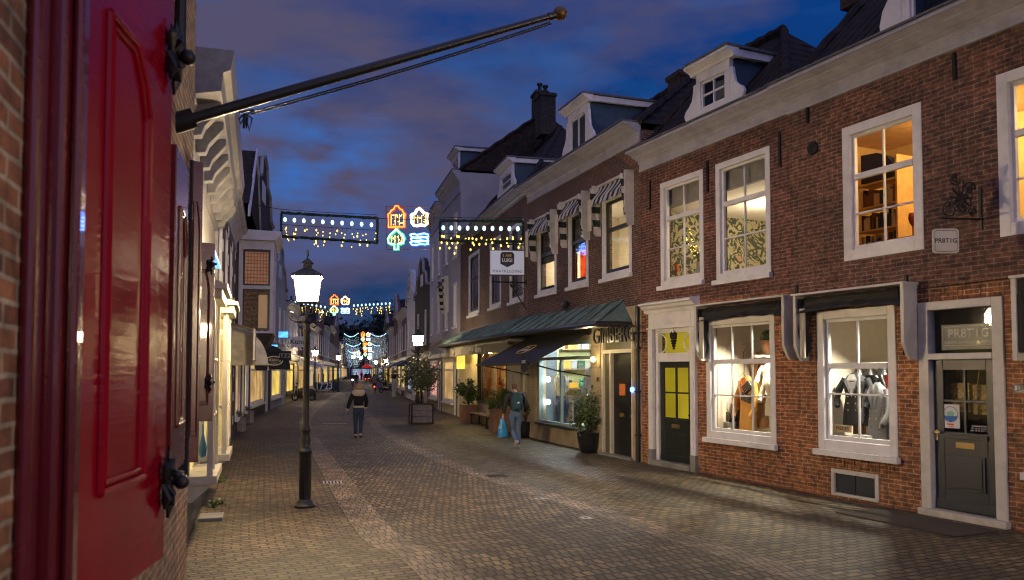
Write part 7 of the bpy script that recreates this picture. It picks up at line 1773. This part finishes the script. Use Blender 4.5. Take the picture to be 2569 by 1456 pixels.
CAM = pm('camel_cloth', (.55, .28, .06), .8, var=.15, bump=.2); GREYC = pm('grey_tweed', (.16, .17, .19), .9, var=.2, scale=40); NAVC = pm('navy_wool', (.016, .020, .026), .85); WHT = pm('white_shirt_cloth', (.70, .70, .68), .8, bump=.1); ORG = pm('orange_knit', (.60, .12, .02), .8); BRN = pm('brown_tweed', (.20, .10, .035), .9, var=.3, scale=50); GOLD = pm('gold_metal', (.7, .45, .12), .3, metal=.9)
LEA = pm('black_leather', (.012, .012, .013), .3, var=.3); CREAMC = pm('cream_knit', (.55, .48, .38), .85, bump=.4)
zb = wSh[2] - .08
SG = 'clothes in the left display window'
W83_ = wSh[1] - wSh[0]
coat('camel coat with orange knit front under the studded bag, middle of the left display window', H83, wSh[0] + W83_ * .55, .75, zb + .05, 1.25, CAM, lap=CREAMC, inner=ORG, w=.22, group=SG)
coat('long brown tweed coat hanging behind the camel one', H83, wSh[0] + W83_ * .72, 1.3, zb + .25, 1.55, BRN, lap=CAM, w=.22, group=SG)
coat('cream blouse with puffed sleeves over a brown skirt, right edge of the left display window', H83, wSh[0] + W83_ * .92, .75, zb + .55, .75, CREAMC, w=.19, group=SG)
coat('small black dress at the foot of the camel coat', H83, wSh[0] + W83_ * .42, .8, zb, .62, pm('floral_dark_cloth', (.03, .02, .02), .9, var=.9, scale=25), w=.11, group=SG)
coat('rust orange jacket half hidden left of the camel coat', H83, wSh[0] + W83_ * .36, .95, zb + .35, .95, pm('rust_cloth', (.45, .13, .03), .85), w=.17, group=SG)
coat('fluffy white jacket top high at the right of the left display window', H83, wSh[0] + W83_ * .86, 1.05, zb + .95, .62, pm('white_fluff', (.72, .70, .64), .95, var=.3, scale=30, bump=.9), w=.17, group=SG)
def handbag(label, H, u, y, z, w=.16, hh=.13, mat=None, rz=0, tilt=0, strap=.2, group='handbags in the left display window'):
    root = empty('handbag', gw(H, u, y, z), H.ang + rz, label, 'handbag', group); root.rotation_euler.y = tilt
    m = MB(); m.box(-w, w, -.035, .035, 0, hh * 2); b = m.build('bag_body', mat or LEA, root, bevel=.02)
    m = MB()
    for i in range(6):
        for j in range(4): m.ball((-w * .8 + w * 1.6 * i / 5, -.04, hh * .3 + hh * 1.4 * j / 3), .007, 4)
    m.build('studs', GOLD, b)
    m = MB(); m.tube([(-w * .9, 0, hh * 1.9), (-w * .5, 0, hh * 2 + strap), (w * .5, 0, hh * 2 + strap), (w * .9, 0, hh * 1.9)], .007, 5); m.build('strap', GOLD, root)
    return root
handbag('upper black studded handbag hung on a long iron hook before the camel coat', H83, wSh[0] + W83_ * .58, .55, zb + 1.02, .13, .10, tilt=R(-35))
handbag('lower black studded handbag hung under the other', H83, wSh[0] + W83_ * .52, .56, zb + .80, .13, .09, tilt=R(15))
handbag('black clutch bag leaning at the left of the camel coat', H83, wSh[0] + W83_ * .20, .6, zb + .42, .15, .08, tilt=R(35), strap=.05)
handbag('black bag with gold chain lying on the floor of the left display window', H83, wSh[0] + W83_ * .78, .55, zb + .02, .17, .10, strap=.06)
m = MB(); m.box(-.17, .17, -.12, .12, 0, .36); tag(m.build('display_box', pm('pale_green_box', (.35, .36, .30), .6), None, bevel=.01, loc=gw(H83, wSh[0] + W83_ * .22, .62, zb + .01), rot=(0, 0, H83.ang)), 'pale green display box under the black clutch bag', 'box')
m = MB(); c_ = gw(H83, wSh[0] + W83_ * .50, .56, zb + 1.28); m.tube([(0, 0, 0), (.01, 0, .25), (-.01, 0, .5), (.04, 0, .60), (.03, 0, .70), (-.04, 0, .72), (-.05, 0, .66)], .008, 6); tag(m.build('iron_hook', IRON, None, smooth=True, loc=c_, rot=(0, 0, H83.ang)), 'long curled iron hook hanging in the upper panes of the left display window', 'hook')
m = MB(); m.lathe([(.10, 0), (.17, .12), (.19, .30), (.17, .30), (.09, .05)], 14); tag(m.build('wicker_basket', pm('brown_wicker', (.20, .09, .04), .8, var=.4, scale=40), None, smooth=True, loc=gw(H83, wSh[1] - .20, 1.2, zb + 1.75), rot=(0, 0, 0)), 'brown wicker basket with a fern high in the left display window', 'basket')
m = MB(); m.leaves((0, 0, .36), (.18, .18, .16), 120, .16, 3, 5); tag(m.build('fern', LEAF, None, loc=gw(H83, wSh[1] - .20, 1.2, zb + 1.75)), 'green fern growing out of the wicker basket', 'plant')
m = MB(); m.box(-.25, .25, -.2, .2, 0, .05); tag(m.build('wall_shelf', SHOPW, None, loc=gw(H83, wSh[1] - .20, 1.2, zb + 1.70), rot=(0, 0, H83.ang)), 'small white shelf carrying the wicker basket', 'shelf')
for k in range(4):
    m = MB(); m.lathe([(.05, 0), (.06, .02), (.055, .07), (.03, .10), (.01, .11)], 10, sy=1.8); tag(m.build('shoe', [LEA, CAM, LEA, CREAMC][k], None, smooth=True, loc=gw(H83, wSh[0] + W83_ * (.34 + .13 * k), .42, zb + .02), rot=(0, 0, H83.ang + .4 * k)), ['black shoe nearest the green box', 'camel shoe beside the black one', 'black shoe below the camel coat', 'cream shoe at the right'][k] + ' on the floor of the left display window', 'shoe', 'shoes in the left display window')
# right display window
zb = wS[2] - .03; W81_ = wS[1] - wS[0]; SG2 = 'clothes in the right display window'
coat('navy double breasted blazer over a white shirt at the left of the right display window', H81, wS[0] + W81_ * .40, .62, zb + .42, .88, NAVC, lap=GREYC, inner=WHT, buttons=GOLD, w=.23, group=SG2, rz=R(12))
coat('grey double breasted coat with gold buttons in the right display window', H81, wS[0] + W81_ * .68, .66, zb + .12, 1.02, GREYC, lap=pm('light_grey_cloth', (.28, .29, .31), .9), buttons=GOLD, w=.20, group=SG2)
coat('black patterned dress at the right edge of the right display window', H81, wS[0] + W81_ * .90, .66, zb + .05, .92, pm('black_white_print_cloth', (.12, .11, .10), .9, var=1.0, scale=45), w=.15, group=SG2)
m = MB(); m.lathe([(.13, 0), (.12, .35), (.10, .42)], 14, sy=.6); tag(m.build('short_skirt', BRN, None, smooth=True, loc=gw(H81, wS[0] + W81_ * .43, .7, zb + .10), rot=(0, 0, H81.ang)), 'brown tweed skirt below the navy blazer', 'skirt')
m = MB(); m.box(-.19, .19, -.008, .008, 0, .115); o = tag(m.build('name_plate', pm('pale_wood_plate', (.50, .38, .22), .6), None, loc=gw(H81, wS[0] + .37, .40, zb + .31), rot=(0, 0, H81.ang)), 'small wooden name plate with dark capitals in the left of the right display window', 'sign')
text('plate_lettering', 'PIECES', .085, BLACKP, o, (0, -.012, .058), ext=.002, sp=1.1)
m = MB(); m.box(-.16, .16, -.12, .12, 0, .27); tag(m.build('display_box', pm('white_display_box', (.62, .62, .6), .5), None, bevel=.005, loc=gw(H81, wS[0] + W81_ * .50, .52, zb + .01), rot=(0, 0, H81.ang)), 'white printed display box on the floor of the right display window', 'box')
hs_ = SKIN
coat('black jacket on a hanger behind the navy blazer and the grey coat', H81, wS[0] + W81_ * .58, 1.15, zb + .50, .85, LEA, w=.20, group=SG2)
coat('red blouse hanging at the back of the right display window', H81, wS[0] + W81_ * .80, 1.45, zb + .75, .70, pm('red_blouse_cloth', (.6, .04, .03), .8), w=.16, group=SG2)
o = tag(MB().box(-.24, .24, -.006, .006, 0, .16).build('card', pm('grey_print_card', (.30, .31, .32), .6), None, loc=gw(H81, wS[0] + .40, .38, zb + .10), rot=(0, 0, H81.ang)), 'grey card with big pale capitals below the wooden name plate', 'sign')
text('card_lettering', 'NA-KD', .16, SIGNW, o, (0, -.010, .08), ext=.002, bold=.006)
root = empty('mannequin_head', gw(H81, wS[0] + W81_ * .19, .9, zb + 1.20), H81.ang, 'mannequin head with sunglasses on its hair, upper left in the right display window', 'mannequin')
m = MB(); m.lathe([(.05, 0), (.055, .06), (.07, .12), (.095, .20), (.10, .28), (.085, .36), (.05, .41), (.01, .42)], 16, sy=1.1); m.tube([(0, -.10, .24), (0, -.135, .20)], [.012, .018], 6); m.build('head', pm('mannequin_skin', (.42, .25, .17), .4), root, smooth=True)
m = MB(); m.lathe([(.102, .26), (.11, .32), (.095, .40), (.02, .44)], 16, sy=1.1); m.build('hair', BLACKP, root, smooth=True)
m = MB(); m.tube([(-.1, -.08, .33), (-.05, -.125, .34), (0, -.12, .34), (.05, -.125, .34), (.1, -.08, .33)], [.012, .03, .008, .03, .012], 8); m.build('sunglasses', LEA, root, smooth=True)
m = MB(); m.lathe([(.055, .02), (.062, .05), (.055, .07)], 12); m.build('orange_choker', ORG, root)
m = MB(); u0, u1 = wS[0] + .3, wS[1] - .05; m.box(0, u1 - u0, -.01, .01, 0, .02); o = tag(m.build('hat_rail', pm('clear_shelf', (.5, .5, .5), .2), None, loc=gw(H81, u0, .95, zb + 1.16 + .32), rot=(0, 0, H81.ang)), 'thin glass rail carrying a row of bucket hats', 'rail')
for k in range(4):
    m = MB(); m.lathe([(.10, 0), (.115, .0), (.075, .09), (.065, .15), (.02, .16)], 12); tag(m.build('bucket_hat', LEA, None, smooth=True, loc=gw(H81, wS[0] + W81_ * (.42, .56, .74, .90)[k], .93, zb + 1.28), rot=(0, 0, H81.ang)), ['leftmost', 'second', 'third', 'rightmost'][k] + ' of the four black bucket hats along the glass rail', 'hat', 'bucket hats under the glass rail')
rn = random.Random(9)
for k, c4_ in enumerate(((.7, .04, .02), (.7, .68, .62), (.7, .05, .03), (.8, .12, .03), (.55, .35, .05), (.65, .05, .03), (.7, .68, .62), (.3, .02, .02))):
    m = MB(); m.tube([(0, 0, 0), (.02, 0, .25), (0, 0, .45)], [.05, .045, .02], 6); tag(m.build('hanging_scarf', pm('scarf_cloth_%d' % k, c4_, .8, bump=0), None, loc=gw(H81, wS[0] + W81_ * (.55 + .055 * k), 1.6, zb + .85), rot=(0, 0, H81.ang)), ['orange', 'cream', 'red', 'vermilion', 'mustard', 'scarlet', 'pale cream', 'dark red'][k] + ' scarf hanging on the rack behind the coats, ' + ['first', 'second', 'third', 'fourth', 'fifth', 'sixth', 'seventh', 'last'][k] + ' from the left', 'scarf', 'red and white scarves on the back rack')
m = MB(); m.tube([(0, 0, 0), (W81_ * .5, 0, 0)], .012, 6); tag(m.build('scarf_rack', IRON, None, loc=gw(H81, wS[0] + W81_ * .52, 1.6, zb + 1.31), rot=(0, 0, H81.ang)), 'thin rack rod holding the bright scarves', 'rack')
LEO = pm('leopard_print', (.35, .24, .08), .8, var=1.0, scale=22, bump=0)
m = MB(); m.box(-.14, .14, -.03, .03, 0, .42); m.tube([(-.08, 0, .42), (-.05, 0, .62), (.05, 0, .62), (.08, 0, .42)], .008, 5); o = tag(m.build('tote_bag', LEO, None, bevel=.02, loc=gw(H81, (dd[0] + dd[1]) / 2 - .06, .28, 1.50), rot=(0, 0, H81.ang)), 'leopard print tote hanging behind the glass of the grey door, left one', 'bag', 'leopard print totes behind the door glass')
c_ = o.copy(); C.objects.link(c_); c_.location = gw(H81, (dd[0] + dd[1]) / 2 + .27, .28, 1.48); c_['label'] = 'leopard print tote hanging behind the glass of the grey door, right one'
# tailor shop goods
uu = sw[0]; WG = sw[1] - sw[0]
def sy_(f): return (uu + f * WG - .62) / 2.1
y0_ = sy_(.42); m = MB()
for z in (0, .62, 1.24): m.box(0, sy_(1.05) - y0_, -.15, .15, z, z + .035)
tag(m.build('wooden_shelf', WOOD, None, loc=HG.w(.55, sy_(1.05), 1.5), rot=(0, 0, HG.ang - R(90))), 'three wooden wall shelves in the tailor shop, stacked with boxes', 'shelf')
m = MB(); m.box(-.16, .16, -.12, .12, 0, .18); tag(m.build('orange_case', pm('amber_case', (.7, .35, .03), .5), None, bevel=.02, loc=HG.w(.6, sy_(.62), 1.54), rot=(0, 0, HG.ang - R(90))), 'amber case on the lowest shelf of the tailor shop', 'case')
m = MB(); m.ball((0, 0, .1), .10, 10); m.ball((0, 0, .25), .07, 10); tag(m.build('green_figurine', pm('green_glaze', (.05, .25, .12), .3), None, smooth=True, loc=HG.w(.6, sy_(.80), 1.54)), 'round green figurine on the lowest shelf of the tailor shop', 'figurine')
rk = empty('shirt_rack', gw(HG, uu + WG * .34, .45, .72), HG.ang, 'two tier rack of small folded shirts inside the tailor window, beside the globe bulbs', 'rack')
cols_ = [(.6, .4, .08), (.6, .6, .55), (.55, .52, .5), (.35, .35, .38), (.5, .5, .45), (.10, .04, .05), (.02, .04, .09), (.03, .05, .12), (.05, .05, .08), (.02, .03, .07)]
m = MB(); m.tube([(-.42, 0, 0), (-.42, 0, 1.25), (.42, 0, 1.25), (.42, 0, 0)], .012, 6); m.tube([(-.42, 0, .66), (.42, 0, .66)], .01, 6); m.build('rack_frame', BLACKP, rk)
for k in range(10):
    x = -.34 + (k % 5) * .17; z = .74 if k < 5 else .06
    m = MB(); m.plate([(x - .05, z), (x + .05, z), (x + .055, z + .34), (x + .09, z + .2), (x + .10, z + .38), (x + .03, z + .48), (x - .03, z + .48), (x - .10, z + .38), (x - .09, z + .2), (x - .055, z + .34)], -.05, .05); m.build('shirt', pm('shirt_cloth_%d' % k, cols_[k], .8, bump=0), rk)
coat('pale blue jacket on a stand at the right of the tailor window', HG, uu + WG * .88, .5, 1.05, 1.15, pm('pale_blue_cloth', (.35, .42, .60), .8), lap=WHT, w=.24)
for k, (x_, z_, w_, c_, nm) in enumerate(((.47, 1.54, .12, (.5, .06, .05), 'red'), (.54, 1.54, .10, (.02, .02, .02), 'black'), (.93, 1.54, .14, (.35, .25, .1), 'tan'), (.50, 2.16, .14, (.6, .3, .05), 'amber'), (.64, 2.16, .10, (.3, .32, .3), 'grey'), (.78, 2.16, .12, (.05, .1, .06), 'dark green'), (.92, 2.16, .14, (.45, .4, .3), 'cream'), (.60, 2.78, .14, (.5, .2, .04), 'orange'), (.85, 2.78, .12, (.4, .4, .38), 'pale grey'))):
    m = MB(); m.box(-w_, w_, -.1, .1, 0, .22); m.box(-w_ - .01, w_ + .01, -.11, .11, .22, .26); tag(m.build('stock_box', pm('stock_box_%d' % k, c_, .7), None, loc=HG.w(.58, sy_(x_), z_), rot=(0, 0, HG.ang - R(90))), nm + ' lidded stock box on the ' + {1.54: 'lowest', 2.16: 'middle', 2.78: 'top'}[z_] + ' shelf of the tailor shop', 'box', 'stock boxes on the tailor shop shelves')
for k, f in enumerate((.46, .60, .74, .88)):
    m = MB(); m.box(-.10, .10, -.22, .22, 0, .78); m.box(-.11, .11, -.24, .24, .78, .82); tag(m.build('shirt_stack_cabinet', [GREYD, WOOD][k % 2], None, loc=HG.w(.62, sy_(f), .50), rot=(0, 0, HG.ang)), ['dark low cabinet nearest the globe bulbs', 'oak low cabinet next to the dark one', 'second dark low cabinet under the shelves', 'oak low cabinet farthest right under the shelves'][k] + ' in the tailor shop', 'cabinet', 'low cabinets in the tailor shop')
# living room details
H = H81
bc = empty('bookcase', gw(H, w1[0] + .62, 1.5, w1[2] - .35), H.ang, 'arched dark headed bookcase seen through the orange upper window', 'bookcase')
m = MB()
for k in range(5): m.box(-.45, .35, -.2, .2, .2 + k * .42, .23 + k * .42)
m.box(.35, .39, -.2, .2, 0, 2.3); m.build('shelves', pm('pale_ochre_wood', (.6, .38, .15), .7), bc)
m = MB(); m.plate([(-.45, 1.95), (.30, 1.95), (.25, 2.15), (.12, 2.33), (-.1, 2.45), (-.45, 2.48)], -.1, .1); m.build('arched_head', pm('blue_black_arch', (.02, .025, .05), .7), bc)
m = MB(); m.m = 0; rn = random.Random(3)
for k in range(4):
    x = -.44
    while x < .3: w_ = rn.uniform(.02, .05); m.m = rn.randrange(3); m.box(x, x + w_, -.12, .1, .235 + k * .42, .235 + k * .42 + rn.uniform(.2, .34)); x += w_ + .004
tag(m.build('books', [pm('book_brown', (.15, .06, .03), .8), pm('book_dark', (.03, .03, .04), .8), pm('book_cream', (.5, .4, .25), .8)], bc), kind='stuff')
def vase_thing(name, label, H, u, y, z, prof, mat, cat):
    m = MB(); m.lathe(prof, 14); return tag(m.build(name, mat, None, smooth=True, loc=gw(H, u, y, z)), label, cat)
m = MB(); m.box(-.7, .7, -.25, .25, -.06, 0); m.box(-.66, .66, -.22, .22, -.9, -.06); tag(m.build('cabinet', pm('chestnut_wood', (.28, .11, .04), .5), None, loc=gw(H, w1[0] + 1.15, 1.2, w1[2] + .42), rot=(0, 0, H.ang)), 'chestnut cabinet top behind the orange upper window', 'cabinet')
for k, du in enumerate((1.16, 1.42)): vase_thing('glass_goblet', 'red bowled goblet on the chestnut cabinet, ' + ('left one' if k == 0 else 'right one'), H, w1[0] + du, 1.15, w1[2] + .42, [(.05, 0), (.012, .02), (.012, .18), (.05, .24), (.07, .32), (.06, .40), (.05, .41)], pm('red_glass', (.30, .04, .02), .2), 'goblet')
H = H83
vase_thing('pillar_candle', 'orange candle on a dark holder inside the left upper window', H, wU1[0] + .35, .45, wU1[2] + .15, [(.05, 0), (.015, .03), (.015, .22), (.05, .25), (.05, .38), (.01, .40)], ORG, 'candle')
root = empty('vase_of_branches', gw(H, wU1[1] - .32, .5, wU1[2] + .12), 0, 'vase of branches hung with tiny lights inside the left upper window', 'vase')
m = MB(); m.lathe([(.05, 0), (.10, .1), (.09, .25), (.05, .34), (.06, .38)], 14); m.build('vase', pm('grey_vase', (.3, .3, .28), .3), root, smooth=True)
m = MB(); rn = random.Random(2); f = MB()
for k in range(12):
    a = rn.uniform(0, 6.3); e = (.3 * math.cos(a), .2 * math.sin(a), rn.uniform(.7, 1.15)); m.tube([(0, 0, .3), (e[0] * .4, e[1] * .4, .6), e], .006, 4)
    for j in range(4): t = rn.uniform(.4, 1); f.ball((e[0] * t, e[1] * t, .3 + (e[2] - .3) * t), .013, 4)
m.build('branches', BARK, root); f.build('tiny_lights', FAIRY, root)
